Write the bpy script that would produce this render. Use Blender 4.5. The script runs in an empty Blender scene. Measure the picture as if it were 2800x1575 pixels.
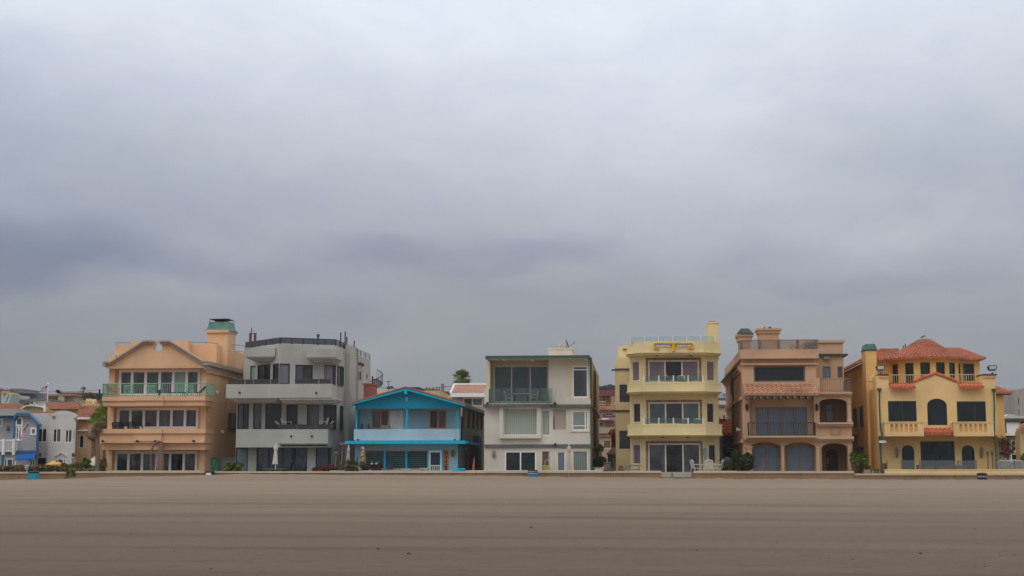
import bpy, bmesh, math, random
from mathutils import Vector, Matrix
random.seed(11)
R = math.radians
sc = bpy.context.scene
COL = sc.collection
# ---------------------------------------------------------------- camera
F = 3889.0                      # focal length in source pixels (50 mm on 36 mm)
EYE = 1.65
PITCH = math.atan(502.5/F)
YAW = math.atan(350*math.cos(PITCH)/F)
RM = Matrix.Rotation(YAW, 3, 'Z') @ Matrix.Rotation(R(90)+PITCH, 3, 'X')
camd = bpy.data.cameras.new('camera'); cam = bpy.data.objects.new('camera', camd); COL.objects.link(cam)
cam.location = (0, 0, EYE); cam.rotation_euler = RM.to_euler(); camd.lens = 50; camd.sensor_width = 36
camd.clip_end = 6000; camd.clip_start = 0.1
sc.camera = cam
def ray(px, py): return RM @ Vector(((px-1400)/F, (787.5-py)/F, -1))
def P(px, py, Y):
    d = ray(px, py); return Vector((0, 0, EYE)) + d*(Y/d.y)
ZM = [1, 0, 0]
def zoom(s, ox, oy): ZM[:] = [s, ox, oy]
def U(x, y): return ZM[1]+x/ZM[0], ZM[2]+y/ZM[0]
def W(x, y, Y): return P(*U(x, y), Y)
class Plane:
    """vertical wall plane: plan point o, horizontal direction u; n points into the building"""
    def __init__(s, o, u):
        s.o = Vector((o[0], o[1], 0)); s.u = Vector((u[0], u[1], 0)).normalized(); s.n = Vector((-s.u.y, s.u.x, 0))
    def at(s, x, y):
        d = ray(*U(x, y)); t = s.o.dot(s.n)/d.dot(s.n); p = d*t
        return (p-s.o).dot(s.u), p.z+EYE
    def r(s, x0, y0, x1, y1):
        ym = (y0+y1)/2; xm = (x0+x1)/2
        a, b = s.at(x0, ym)[0], s.at(x1, ym)[0]; c, d = s.at(xm, y1)[1], s.at(xm, y0)[1]
        return min(a, b), max(a, b), min(c, d), max(c, d)
    def pt(s, u, z, d=0): 
        p = s.o+s.u*u+s.n*d; return Vector((p.x, p.y, z))
def FY(Y): return Plane((0, Y), (1, 0))
def SR(X, Y0=0): return Plane((X, Y0), (0, 1))      # right-hand side wall
def SL(X, Y0=0): return Plane((X, Y0), (0, -1))     # left-hand side wall
def PP(a, b): return Plane((a.x, a.y), (b.x-a.x, b.y-a.y))
ORG = {}
SPLIT = set('drain_spout soffit_light pilaster post roof_rail vent wall_fitting wall_lamp wall_lantern parapet_ornament parapet_tiles gutter window_post roof_planter parapet side_band trim_band expansion_strip flue vent_pipe opening floodlight white_stripe armrest trim balcony gable_trim rafter deck_wall slope_panel'.split())
def thing(name, label, cat, loc, group=None, rotz=0, kind=None):
    o = bpy.data.objects.new(name, None); COL.objects.link(o); o.empty_display_size = .3
    o.location = loc; o.rotation_euler = (0, 0, rotz); o['label'] = label; o['category'] = cat
    if group: o['group'] = group
    if kind: o['kind'] = kind
    ORG[o] = Vector(loc); return o
def tag(o, label, cat, group=None, kind=None):
    if label: o['label'] = label
    if cat: o['category'] = cat
    if group: o['group'] = group
    if kind: o['kind'] = kind
    return o
def structure(o): o['kind'] = 'structure'; return o
class MB:
    def __init__(s): s.v = []; s.f = []; s.m = []
    def poly(s, pts, m=0):
        i = len(s.v); s.v += [Vector(p) for p in pts]; s.f.append(tuple(range(i, i+len(pts)))); s.m.append(m)
    def box(s, x0, x1, y0, y1, z0, z1, m=0):
        s.hexa([(x0,y0,z0),(x1,y0,z0),(x1,y1,z0),(x0,y1,z0),(x0,y0,z1),(x1,y0,z1),(x1,y1,z1),(x0,y1,z1)], m)
    def hexa(s, p, m=0):
        i = len(s.v); s.v += [Vector(q) for q in p]
        for f in ((0,1,2,3),(4,7,6,5),(0,4,5,1),(1,5,6,2),(2,6,7,3),(3,7,4,0)):
            s.f.append(tuple(i+k for k in f)); s.m.append(m)
    def pb(s, pl, r, d0, d1, m=0):
        u0, u1, z0, z1 = r
        s.hexa([pl.pt(u0,z0,d0),pl.pt(u1,z0,d0),pl.pt(u1,z0,d1),pl.pt(u0,z0,d1),pl.pt(u0,z1,d0),pl.pt(u1,z1,d0),pl.pt(u1,z1,d1),pl.pt(u0,z1,d1)], m)
    def zb(s, x0, y0, x1, y1, Yf, Yb, m=0):           # box whose front face covers a photo rectangle
        u0, u1, z0, z1 = FY(Yf).r(x0, y0, x1, y1); s.box(u0, u1, Yf, Yb, z0, z1, m)
    def prism(s, pts, vec, m=0):                        # pts planar loop, extruded by vec
        n = len(pts); i = len(s.v); vec = Vector(vec)
        s.v += [Vector(p) for p in pts]+[Vector(p)+vec for p in pts]
        s.f.append(tuple(range(i, i+n))); s.m.append(m)
        s.f.append(tuple(range(i+2*n-1, i+n-1, -1))); s.m.append(m)
        for k in range(n):
            l = (k+1) % n; s.f.append((i+k, i+n+k, i+n+l, i+l)); s.m.append(m)
    def zprism(s, pts, Yf, Yb, m=0): s.prism([W(x, y, Yf) for x, y in pts], (0, Yb-Yf, 0), m)
    def plan(s, pts, z0, z1, m=0): s.prism([Vector((p[0], p[1], z0)) for p in pts], (0, 0, z1-z0), m)
    def tube(s, pts, rad, n=6, m=0, cap=True):
        pts = [Vector(p) for p in pts]; k = len(pts)
        if not isinstance(rad, (list, tuple)): rad = [rad]*k
        i = len(s.v); up = Vector((0, 0, 1))
        for a, p in enumerate(pts):
            t = (pts[min(a+1, k-1)]-pts[max(a-1, 0)]).normalized()
            x = t.cross(up) if abs(t.z) < .95 else t.cross(Vector((0, 1, 0)))
            x.normalize(); y = t.cross(x)
            for j in range(n):
                an = 2*math.pi*j/n; s.v.append(p+(x*math.cos(an)+y*math.sin(an))*rad[a])
        for a in range(k-1):
            for j in range(n):
                l = (j+1) % n; s.f.append((i+a*n+j, i+a*n+l, i+(a+1)*n+l, i+(a+1)*n+j)); s.m.append(m)
        if cap:
            s.f.append(tuple(i+j for j in range(n))[::-1]); s.m.append(m)
            s.f.append(tuple(i+(k-1)*n+j for j in range(n))); s.m.append(m)
    def lathe(s, c, prof, n=14, m=0, sx=1, sy=1):
        i = len(s.v); c = Vector(c)
        for r, z in prof:
            for j in range(n):
                a = 2*math.pi*j/n; s.v.append(c+Vector((r*sx*math.cos(a), r*sy*math.sin(a), z)))
        for k in range(len(prof)-1):
            for j in range(n):
                l = (j+1) % n; s.f.append((i+k*n+j, i+k*n+l, i+(k+1)*n+l, i+(k+1)*n+j)); s.m.append(m)
        s.f.append(tuple(i+j for j in range(n))[::-1]); s.m.append(m)
        s.f.append(tuple(i+(len(prof)-1)*n+j for j in range(n))); s.m.append(m)
    def disc(s, c, r, thick, n=16, m=0, ax='y'):
        pts = [Vector(c)+Vector((r*math.cos(2*math.pi*j/n), 0, r*math.sin(2*math.pi*j/n))) for j in range(n)]
        s.prism(pts, (0, thick, 0), m)
    def holed(s, pl, r, holes, d=0, rev=.25, m=0, mr=None):
        """wall sheet with openings; holes = (u0,u1,z0,z1) or (...,'arch',rise)"""
        mr = m if mr is None else mr
        u0, u1, z0, z1 = r
        hs = [h for h in holes if h[1] > u0 and h[0] < u1]
        us = sorted({u0, u1} | {min(max(v, u0), u1) for h in hs for v in h[:2]})
        zs = sorted({z0, z1} | {min(max(v, z0), z1) for h in hs for v in h[2:4]})
        for a in range(len(us)-1):
            for b in range(len(zs)-1):
                cu, cz = (us[a]+us[a+1])/2, (zs[b]+zs[b+1])/2
                if us[a+1]-us[a] < 1e-5 or zs[b+1]-zs[b] < 1e-5: continue
                if any(h[0] < cu < h[1] and h[2] < cz < h[3] for h in hs): continue
                s.poly([pl.pt(us[a], zs[b], d), pl.pt(us[a+1], zs[b], d), pl.pt(us[a+1], zs[b+1], d), pl.pt(us[a], zs[b+1], d)], m)
        for h in hs:
            a, b, c, e = h[:4]; c = max(c, z0)
            for (q0, q1) in (((a, c), (a, e)), ((b, c), (b, e)), ((a, c), (b, c)), ((a, e), (b, e))):
                if len(h) > 4 and q0[1] == e and q1[1] == e: continue
                s.poly([pl.pt(*q0, d), pl.pt(*q1, d), pl.pt(*q1, d+rev), pl.pt(*q0, d+rev)], mr)
            if len(h) > 4:
                rise = h[5]; n = 12; cu = (a+b)/2; hw = (b-a)/2
                arc = [(cu-hw*math.cos(math.pi*k/n), e-rise+rise*math.sin(math.pi*k/n)) for k in range(n+1)]
                for k in range(n):
                    p, q = arc[k], arc[k+1]
                    s.poly([pl.pt(p[0], p[1], d), pl.pt(q[0], q[1], d), pl.pt(q[0], e, d), pl.pt(p[0], e, d)], m)
                    s.poly([pl.pt(p[0], p[1], d), pl.pt(q[0], q[1], d), pl.pt(q[0], q[1], d+rev), pl.pt(p[0], p[1], d+rev)], mr)
    def parts(s):
        """indices of faces grouped into touching pieces"""
        par = list(range(len(s.v)))
        def fd(a):
            while par[a] != a: par[a] = par[par[a]]; a = par[a]
            return a
        for f in s.f:
            for k in f[1:]: par[fd(k)] = fd(f[0])
        g = {}
        for i, f in enumerate(s.f): g.setdefault(fd(f[0]), []).append(i)
        cl = []
        for fs in g.values():
            vs = [s.v[k] for i in fs for k in s.f[i]]; lo = [min(v[a] for v in vs)-.03 for a in range(3)]; hi = [max(v[a] for v in vs)+.03 for a in range(3)]
            hit = [c for c in cl if all(c[1][a] <= hi[a] and lo[a] <= c[2][a] for a in range(3))]
            for c in hit:
                fs = fs+c[0]; lo = [min(lo[a], c[1][a]) for a in range(3)]; hi = [max(hi[a], c[2][a]) for a in range(3)]; cl.remove(c)
            cl.append((fs, lo, hi))
        return [c[0] for c in cl]
    def build(s, name, mats, parent=None, local=False, smooth=False, label=None):
        if name in SPLIT and parent is not None:
            ps = s.parts()
            if len(ps) > 1:
                for fs in ps:
                    q = MB(); mp = {}
                    for i in sorted(fs):
                        for k in s.f[i]:
                            if k not in mp: mp[k] = len(q.v); q.v.append(s.v[k])
                        q.f.append(tuple(mp[k] for k in s.f[i])); q.m.append(s.m[i])
                    o = q.build_one(name, mats, parent, local, smooth, label)
                return o
        return s.build_one(name, mats, parent, local, smooth, label)
    def build_one(s, name, mats, parent=None, local=False, smooth=False, label=None):
        me = bpy.data.meshes.new(name); off = Vector((0, 0, 0)) if (local or parent is None) else ORG[parent]
        base = None
        if parent is None and not local and s.v:           # stand-alone mesh: origin at its base
            xs = [v.x for v in s.v]; ys = [v.y for v in s.v]; zs = [v.z for v in s.v]
            base = Vector(((min(xs)+max(xs))/2, (min(ys)+max(ys))/2, min(zs))); off = base
        me.from_pydata([tuple(v-off) for v in s.v], [], s.f)
        if not isinstance(mats, (list, tuple)): mats = [mats]
        for q in mats: me.materials.append(q)
        me.polygons.foreach_set('material_index', s.m)
        bm = bmesh.new(); bm.from_mesh(me); bmesh.ops.remove_doubles(bm, verts=bm.verts, dist=1e-5) if smooth else None
        bmesh.ops.recalc_face_normals(bm, faces=bm.faces); bm.to_mesh(me); bm.free()
        if smooth:
            for p in me.polygons: p.use_smooth = True
        o = bpy.data.objects.new(name, me); COL.objects.link(o)
        if parent: o.parent = parent
        elif base is not None: o.location = base
        ORG[o] = ORG[parent] if parent else (base or Vector((0, 0, 0)))
        if label: o['label'] = label
        return o
def copy_tree(o, parent=None):
    c = o.copy(); COL.objects.link(c); c.parent = parent
    for ch in list(o.children): copy_tree(ch, c)
    return c
# ---------------------------------------------------------------- materials
def lin(c):
    f = lambda v: v/12.92 if v <= .04045 else ((v+.055)/1.055)**2.4
    return tuple(f(v/255) for v in c)+(1,)
def newmat(name):
    m = bpy.data.materials.new(name); m.use_nodes = True; nt = m.node_tree; return m, nt, nt.nodes['Principled BSDF']
def N(nt, t, **k):
    n = nt.nodes.new(t)
    for a, b in k.items():
        if a.startswith('_'): n.inputs[a[1:].replace('_', ' ')].default_value = b
        else: setattr(n, a, b)
    return n
def mixc(nt, a, b, f, mode='MIX'):
    n = N(nt, 'ShaderNodeMix', data_type='RGBA', blend_type=mode)
    for s_, v in ((6, a), (7, b), (0, f)):
        if hasattr(v, 'is_output'): nt.links.new(v, n.inputs[s_])
        else: n.inputs[s_].default_value = v
    return n.outputs[2]
def ramp(nt, fac, a, b, ca=(0,0,0,1), cb=(1,1,1,1)):
    n = N(nt, 'ShaderNodeValToRGB'); n.color_ramp.elements[0].position = a; n.color_ramp.elements[1].position = b
    n.color_ramp.elements[0].color = ca; n.color_ramp.elements[1].color = cb; nt.links.new(fac, n.inputs[0]); return n.outputs[0]
def coords(nt, scale):
    t = N(nt, 'ShaderNodeTexCoord'); mp = N(nt, 'ShaderNodeMapping'); mp.inputs['Scale'].default_value = scale
    nt.links.new(t.outputs['Object'], mp.inputs[0]); return mp.outputs[0]
def noise(nt, scale, sc3=(1,1,1), detail=4, rough=.55, dist=0):
    n = N(nt, 'ShaderNodeTexNoise'); n.inputs['Scale'].default_value = scale; n.inputs['Detail'].default_value = detail
    n.inputs['Roughness'].default_value = rough; n.inputs['Distortion'].default_value = dist
    nt.links.new(coords(nt, sc3), n.inputs['Vector']); return n.outputs['Fac']
def stucco(name, c, streak=.34, var=.14, rough=.9, dirt=(.55, .5, .44, 1)):
    m, nt, b = newmat(name); base = lin(c)
    n1 = ramp(nt, noise(nt, .45, (1,1,1), 5), .3, .7)
    c1 = mixc(nt, tuple(v*(1-var) for v in base[:3])+(1,), tuple(min(v*(1+var*.7), .95) for v in base[:3])+(1,), n1)
    st = ramp(nt, noise(nt, 2.2, (1, 1, .09), 5, .6), .52, .78)
    pa = ramp(nt, noise(nt, .25, (1, 1, .6), 3), .42, .68)
    mm = N(nt, 'ShaderNodeMath', operation='MULTIPLY'); nt.links.new(st, mm.inputs[0]); nt.links.new(pa, mm.inputs[1])
    m2 = N(nt, 'ShaderNodeMath', operation='MULTIPLY'); nt.links.new(mm.outputs[0], m2.inputs[0]); m2.inputs[1].default_value = streak*2
    c2 = mixc(nt, c1, tuple(base[k]*dirt[k] for k in range(3))+(1,), m2.outputs[0])
    nt.links.new(c2, b.inputs['Base Color']); b.inputs['Roughness'].default_value = rough
    b.inputs['Specular IOR Level'].default_value = .25
    bp = N(nt, 'ShaderNodeBump'); bp.inputs['Strength'].default_value = .25; bp.inputs['Distance'].default_value = .02
    nt.links.new(noise(nt, 14, (1,1,1), 3), bp.inputs['Height']); nt.links.new(bp.outputs[0], b.inputs['Normal'])
    return m
def plain(name, c, rough=.6, metal=0, var=.12, vs=3, spec=.4):
    m, nt, b = newmat(name); base = lin(c)
    n1 = ramp(nt, noise(nt, vs, (1,1,1), 4), .3, .7)
    nt.links.new(mixc(nt, tuple(v*(1-var) for v in base[:3])+(1,), tuple(min(v*(1+var), .95) for v in base[:3])+(1,), n1), b.inputs['Base Color'])
    b.inputs['Roughness'].default_value = rough; b.inputs['Metallic'].default_value = metal; b.inputs['Specular IOR Level'].default_value = spec
    return m
def glass(name, c, stripes=None, c2=None, scale=8, ior=1.62, amt=1.0):
    """window glass seen from outside: what hangs or stands behind it plus a clear reflecting coat"""
    m, nt, b = newmat(name); base = lin(c); alt = lin(c2) if c2 else tuple(v*.6 for v in base[:3])+(1,)
    if stripes:
        w = N(nt, 'ShaderNodeTexWave', wave_type='BANDS', bands_direction='Z' if stripes == 'h' else 'X')
        w.inputs['Scale'].default_value = scale; w.inputs['Distortion'].default_value = .35 if stripes == 'v' else 0
        w.inputs['Detail'].default_value = 1
        nt.links.new(coords(nt, (1,1,1) if stripes == 'h' else (1,.9,.02)), w.inputs[0]); f = w.outputs['Fac']
        col = mixc(nt, alt, base, f)
    else:
        f = ramp(nt, noise(nt, .8, (1.6, 1.6, .5), 3), .40, .60); col = mixc(nt, alt, base, f)
    nt.links.new(col, b.inputs['Base Color']); b.inputs['Roughness'].default_value = .35
    b.inputs['Specular IOR Level'].default_value = .1
    b.inputs['Coat Weight'].default_value = amt; b.inputs['Coat Roughness'].default_value = .02; b.inputs['Coat IOR'].default_value = ior
    bp = N(nt, 'ShaderNodeBump'); bp.inputs['Strength'].default_value = .5; bp.inputs['Distance'].default_value = .06
    nt.links.new(noise(nt, .9, (1,1,1), 2), bp.inputs['Height']); nt.links.new(bp.outputs[0], b.inputs['Coat Normal'])
    return m
def clearglass(name, tint, refl=.10, dens=.0):
    m, nt, b = newmat(name); out = nt.nodes['Material Output']; nt.nodes.remove(b)
    t = N(nt, 'ShaderNodeBsdfTransparent'); t.inputs[0].default_value = lin(tint)
    g = N(nt, 'ShaderNodeBsdfGlossy'); g.inputs['Roughness'].default_value = .03
    d = N(nt, 'ShaderNodeBsdfDiffuse'); d.inputs[0].default_value = lin(tint)
    fr = N(nt, 'ShaderNodeFresnel'); fr.inputs[0].default_value = 1.5
    ad = N(nt, 'ShaderNodeMath', operation='ADD'); nt.links.new(fr.outputs[0], ad.inputs[0]); ad.inputs[1].default_value = refl
    m1 = N(nt, 'ShaderNodeMixShader'); m1.inputs[0].default_value = dens; nt.links.new(t.outputs[0], m1.inputs[1]); nt.links.new(d.outputs[0], m1.inputs[2])
    m2 = N(nt, 'ShaderNodeMixShader'); nt.links.new(ad.outputs[0], m2.inputs[0]); nt.links.new(m1.outputs[0], m2.inputs[1]); nt.links.new(g.outputs[0], m2.inputs[2])
    nt.links.new(m2.outputs[0], out.inputs[0]); return m
def leafmat(name, c1, c2, c3=None):
    m, nt, b = newmat(name)
    n = N(nt, 'ShaderNodeObjectInfo'); g = N(nt, 'ShaderNodeNewGeometry')
    f = g.outputs['Random Per Island']
    r = N(nt, 'ShaderNodeValToRGB'); r.color_ramp.elements[0].color = lin(c1); r.color_ramp.elements[1].color = lin(c2)
    if c3:
        e = r.color_ramp.elements.new(.93); e.color = lin(c2); r.color_ramp.elements[2].position = .96; r.color_ramp.elements[2].color = lin(c3)
    nt.links.new(f, r.inputs[0]); nt.links.new(r.outputs[0], b.inputs['Base Color'])
    b.inputs['Roughness'].default_value = .6; b.inputs['Specular IOR Level'].default_value = .3
    return m
def tilemat(name, c1, c2, c3):
    m, nt, b = newmat(name)
    g = noise(nt, 4.5, (1,1,1), 3, .6); h = noise(nt, .7, (1,1,1), 3, .5)
    r = N(nt, 'ShaderNodeValToRGB'); e = r.color_ramp.elements; e[0].position = .22; e[0].color = lin(c1); e[1].position = .78; e[1].color = lin(c3)
    k = e.new(.5); k.color = lin(c2); nt.links.new(g, r.inputs[0])
    nt.links.new(mixc(nt, r.outputs[0], lin(tuple(v*.72 for v in c2)), ramp(nt, h, .5, .75)), b.inputs['Base Color'])
    b.inputs['Roughness'].default_value = .85; return m
def siding(name, c, gap=.16, axis='Z', dark=.6):
    m, nt, b = newmat(name); base = lin(c)
    w = N(nt, 'ShaderNodeTexWave', wave_type='BANDS', bands_direction=axis, wave_profile='SAW'); w.inputs['Scale'].default_value = .314/gap
    nt.links.new(coords(nt, (1,1,1)), w.inputs[0])
    f = ramp(nt, w.outputs['Fac'], .80, .97)
    c1 = mixc(nt, base, tuple(v*.86 for v in base[:3])+(1,), ramp(nt, noise(nt, 1.1, (1,1,3)), .35, .7))
    nt.links.new(mixc(nt, c1, tuple(v*dark for v in base[:3])+(1,), f), b.inputs['Base Color']); b.inputs['Roughness'].default_value = .7
    bp = N(nt, 'ShaderNodeBump'); bp.inputs['Distance'].default_value = .02; nt.links.new(w.outputs['Fac'], bp.inputs['Height']); nt.links.new(bp.outputs[0], b.inputs['Normal'])
    return m
def brickmat(name, c1, c2, mort, s=1):
    m, nt, b = newmat(name)
    t = N(nt, 'ShaderNodeTexBrick'); t.inputs['Scale'].default_value = 1; t.inputs['Brick Width'].default_value = .24*s; t.inputs['Row Height'].default_value = .08*s
    t.inputs['Mortar Size'].default_value = .01*s; t.inputs['Color1'].default_value = lin(c1); t.inputs['Color2'].default_value = lin(c2); t.inputs['Mortar'].default_value = lin(mort)
    tc = N(nt, 'ShaderNodeTexCoord'); sx = N(nt, 'ShaderNodeSeparateXYZ'); nt.links.new(tc.outputs['Object'], sx.inputs[0])
    ad = N(nt, 'ShaderNodeMath', operation='ADD'); nt.links.new(sx.outputs[0], ad.inputs[0]); nt.links.new(sx.outputs[1], ad.inputs[1])
    cx = N(nt, 'ShaderNodeCombineXYZ'); nt.links.new(ad.outputs[0], cx.inputs[0]); nt.links.new(sx.outputs[2], cx.inputs[1])
    nt.links.new(cx.outputs[0], t.inputs[0]); nt.links.new(t.outputs[0], b.inputs['Base Color']); b.inputs['Roughness'].default_value = .9
    return m
# ---------------------------------------------------------------- builders
def window(parent, pl, r, cols=(1,), fr=None, gl=None, fw=.07, rec=.14, rows=None, name='window', trim=None, tw=.1, rail=None, label=None, proud=.03):
    """r in plane coords; cols = relative widths; gl = one material or one per column. Window (frame mesh) > pane"""
    u0, u1, z0, z1 = r; tot = sum(cols); gl = gl if isinstance(gl, (list, tuple)) else [gl]*len(cols)
    mb = MB(); a, b = rec-.06, rec+.02
    mb.pb(pl, (u0, u0+fw, z0, z1), a, b); mb.pb(pl, (u1-fw, u1, z0, z1), a, b)
    mb.pb(pl, (u0+fw, u1-fw, z1-fw, z1), a, b); mb.pb(pl, (u0+fw, u1-fw, z0, z0+fw), a, b)
    pn = MB(); mats = []
    x = u0
    for k, c in enumerate(cols):
        w = (u1-u0)*c/tot; g = gl[k]
        if g not in mats: mats.append(g)
        pn.poly([pl.pt(x, z0, rec), pl.pt(x+w, z0, rec), pl.pt(x+w, z1, rec), pl.pt(x, z1, rec)], mats.index(g))
        x += w
        if k < len(cols)-1: mb.pb(pl, (x-fw*.5, x+fw*.5, z0+fw, z1-fw), a+.004, b)
    if rows:
        for q in rows:
            zz = z0+(z1-z0)*q; mb.pb(pl, (u0+fw, u1-fw, zz-fw*.4, zz+fw*.4), a+.008, b)
    if trim:
        mb.pb(pl, (u0-tw, u1+tw, z1, z1+tw), -proud, .01, 1); mb.pb(pl, (u0-tw, u0, z0, z1), -proud, .01, 1)
        mb.pb(pl, (u1, u1+tw, z0, z1), -proud, .01, 1); mb.pb(pl, (u0-tw, u1+tw, z0-tw*.8, z0), -proud-.03, .01, 1)
    o = mb.build(name, [fr, trim] if trim else fr, parent, label=label)
    p = pn.build('pane', mats, o); return o
def pickets(mb, a, b, z0, z1, step=.12, r=.012, rail=.025, m=0, post=None):
    a = Vector((a[0], a[1], 0)); b = Vector((b[0], b[1], 0)); L = (b-a).length; n = max(1, round(L/step))
    za = lambda p, z: Vector((p.x, p.y, z))
    mb.tube([za(a, z1), za(b, z1)], rail, 4, m); mb.tube([za(a, z0+.06), za(b, z0+.06)], rail*.8, 4, m)
    for k in range(n+1):
        p = a.lerp(b, k/n); rr = rail*1.2 if (k in (0, n) or (post and k % post == 0)) else r
        mb.tube([za(p, z0), za(p, z1)], rr, 4, m)
def glassrail(parent, a, b, z0, z1, n, gmat, pmat, name='railing', pr=.03, thick=.02, toprail=False, posts=True):
    """glass balustrade: posts (frame mesh) > glass_panel"""
    a = Vector((a[0], a[1], 0)); b = Vector((b[0], b[1], 0)); mb = MB(); g = MB(); u = (b-a).normalized(); nn = Vector((-u.y, u.x, 0))
    for k in range(n+1):
        p = a.lerp(b, k/n)
        if posts: mb.tube([Vector((p.x, p.y, z0)), Vector((p.x, p.y, z1+.02))], pr, 6)
    if toprail: mb.tube([Vector((a.x, a.y, z1)), Vector((b.x, b.y, z1))], .025, 5)
    if not posts: mb.tube([Vector((a.x, a.y, z0+.02)), Vector((b.x, b.y, z0+.02))], .02, 5)
    for k in range(n):
        p, q = a.lerp(b, k/n)+u*.03, a.lerp(b, (k+1)/n)-u*.03
        lo = [p-nn*thick/2, q-nn*thick/2, q+nn*thick/2, p+nn*thick/2]
        g.prism([Vector((v.x, v.y, z0+.03)) for v in lo], (0, 0, z1-z0-.04))
    o = mb.build(name, pmat, parent); g.build('glass_panel', gmat, o); return o
def tiles(mb, f, nu, nv, h=.09, seg=6, m=0, under=.12):
    """barrel tiles: f(u,v)->(point, normal); v=0 at eave, 1 at ridge"""
    i0 = len(mb.v); rows = nv*2; cols = nu*seg
    for r_ in range(rows+1):
        row = r_//2; last = (r_ % 2)
        v = (row+last)/nv if r_ < rows else 1
        v = min(v, 1)
        for c in range(cols+1):
            u = c/cols; p, n = f(u, v)
            ph = (c % seg)/seg; hh = h*abs(math.sin(math.pi*ph)) if ph else 0
            lift = .05*(1-last)
            mb.v.append(p+n*(hh+lift))
    for r_ in range(rows):
        for c in range(cols):
            a = i0+r_*(cols+1)+c; mb.f.append((a, a+1, a+cols+2, a+cols+1)); mb.m.append(m)
    j0 = len(mb.v)                                   # close the eave below the first course
    for c in range(cols+1): mb.v.append(f(c/cols, 0)[0]-Vector((0, 0, .09)))
    for c in range(cols): mb.f.append((i0+c, i0+c+1, j0+c+1, j0+c)); mb.m.append(m)
def tile_plane(mb, e0, e1, r0, r1, tile=.3, row=.4, h=.09, m=0):
    e0, e1, r0, r1 = map(Vector, (e0, e1, r0, r1)); n = (e1-e0).cross(r0-e0 if (r0-e0).length > .01 else r1-e0).normalized()
    if n.z < 0: n = -n
    nu = max(2, round((e1-e0).length/tile)); nv = max(1, round(((r0+r1)/2-(e0+e1)/2).length/row))
    tiles(mb, lambda u, v: (e0.lerp(e1, u).lerp(r0.lerp(r1, u), v), n), nu, nv, h, 5, m)
    mb.poly([e0-n*.02, e1-n*.02, r1-n*.02, r0-n*.02], m)
def foliage(mb, c, rad, n, leaf=.12, clumps=14, m=0, asp=1.6, bottom=-1.0):
    c = Vector(c); cs = []
    for _ in range(clumps):
        d = Vector((random.gauss(0,1), random.gauss(0,1), random.gauss(0,1))).normalized(); d.z = max(d.z, bottom)
        q = random.uniform(.45, .95); cs.append((Vector((d.x*rad[0]*q, d.y*rad[1]*q, d.z*rad[2]*q)), random.uniform(.22, .42)))
    for _ in range(n):
        cc, cr = random.choice(cs); d = Vector((random.gauss(0,1), random.gauss(0,1), random.gauss(0,1))).normalized()*(random.random()**.4)*cr
        p = c+cc+Vector((d.x*rad[0], d.y*rad[1], d.z*rad[2]))
        t = Vector((random.uniform(-1,1), random.uniform(-1,1), random.uniform(-.6,1))).normalized(); w = t.cross(Vector((random.random(), random.random(), random.random()))).normalized()
        s = leaf*random.uniform(.6, 1.3)
        mb.poly([p-t*s*asp*.5, p+w*s*.5, p+t*s*asp*.5, p-w*s*.5], m)
def shrub(name, label, cat, c, rad, n, mat, stem, leaf=.12, clumps=16, group=None, h0=None):
    base = Vector((c[0], c[1], (c[2]-rad[2]) if h0 is None else h0))
    t = thing(name, label, cat, base, group); f = MB(); foliage(f, c, rad, n, leaf, clumps); f.build('foliage', mat, t)
    s = MB()
    for k in range(4):
        a = k*1.7; s.tube([base+Vector((.05*math.cos(a), .05*math.sin(a), 0)), Vector(c)+Vector((rad[0]*.4*math.cos(a), rad[1]*.4*math.sin(a), rad[2]*.2))], [.04, .015], 5)
    s.build('stem', stem, t); return t
SUN = .6; EXPO = 0; HAZE = .0002
CLOUDS = [(-150,410,600,370,.62,(.68,.71,.81)),(60,690,430,120,.85,(.60,.64,.75)),(400,720,260,60,.28),(50,930,420,150,.5,(.74,.72,.75)),(2600,630,420,90,1.0,(1.14,1.13,1.11)),(1780,640,330,90,.7,(1.12,1.11,1.1)),(670,765,210,45,.4),(560,560,260,150,.2),(1000,690,220,60,.44),(1200,725,400,40,.22),(1490,700,240,50,.4),(2040,670,170,50,.2),(2400,790,420,42,.33),(2480,400,400,120,.34,(.68,.71,.82)),(690,880,430,80,.6,(.74,.76,.8))]
SAND = [(144,127,110),(153,136,118),(134,118,101)]; NEAR_SHADE = (.44,.43,.42,1)  # last tint: shading painted into the sand nearest the camera
# ---------------------------------------------------------------- palette
M = {}
M['peach'] = stucco('peach_stucco', (226,184,144), .16)
M['peach_trim'] = stucco('peach_trim', (222,178,140), .14)
M['cornice'] = stucco('weathered_cornice', (176,160,146), .5)
M['grey'] = stucco('grey_stucco', (176,176,168), .16)
M['grey_d'] = stucco('grey_stucco_dark', (140,139,140), .2)
M['lblue'] = stucco('pale_blue_stucco', (150,188,202), .22)
M['pblue'] = stucco('parapet_blue', (172,196,206), .25)
M['cyan'] = siding('cyan_boards', (0,168,206), .2, 'X', .78)
M['cyan_t'] = plain('cyan_paint', (0,172,208), .5)
M['sage'] = siding('sage_side_wall', (120,134,128), .25, 'Z', .8)
M['cream'] = stucco('white_stucco', (214,206,192), .14)
M['cream2'] = stucco('cream_stucco', (222,208,180), .16)
M['tanside'] = stucco('tan_side_stucco', (176,152,118), .3)
M['green_t'] = plain('green_trim', (62,90,78), .6)
M['band'] = plain('grey_green_band', (98,100,94), .7, var=.3, vs=1.2)
M['yellow'] = stucco('pale_yellow_stucco', (222,202,154), .14)
M['yellow_t'] = stucco('yellow_trim', (228,208,158), .12)
M['gold'] = plain('golden_paint', (226,172,30), .5)
M['mauve'] = brickmat('mosaic_tiles', (170,140,120), (120,96,84), (80,62,54), .8)
M['tan'] = stucco('rose_tan_stucco', (198,162,130), .16)
M['tan_t'] = stucco('tan_trim', (200,164,132), .14)
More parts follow.
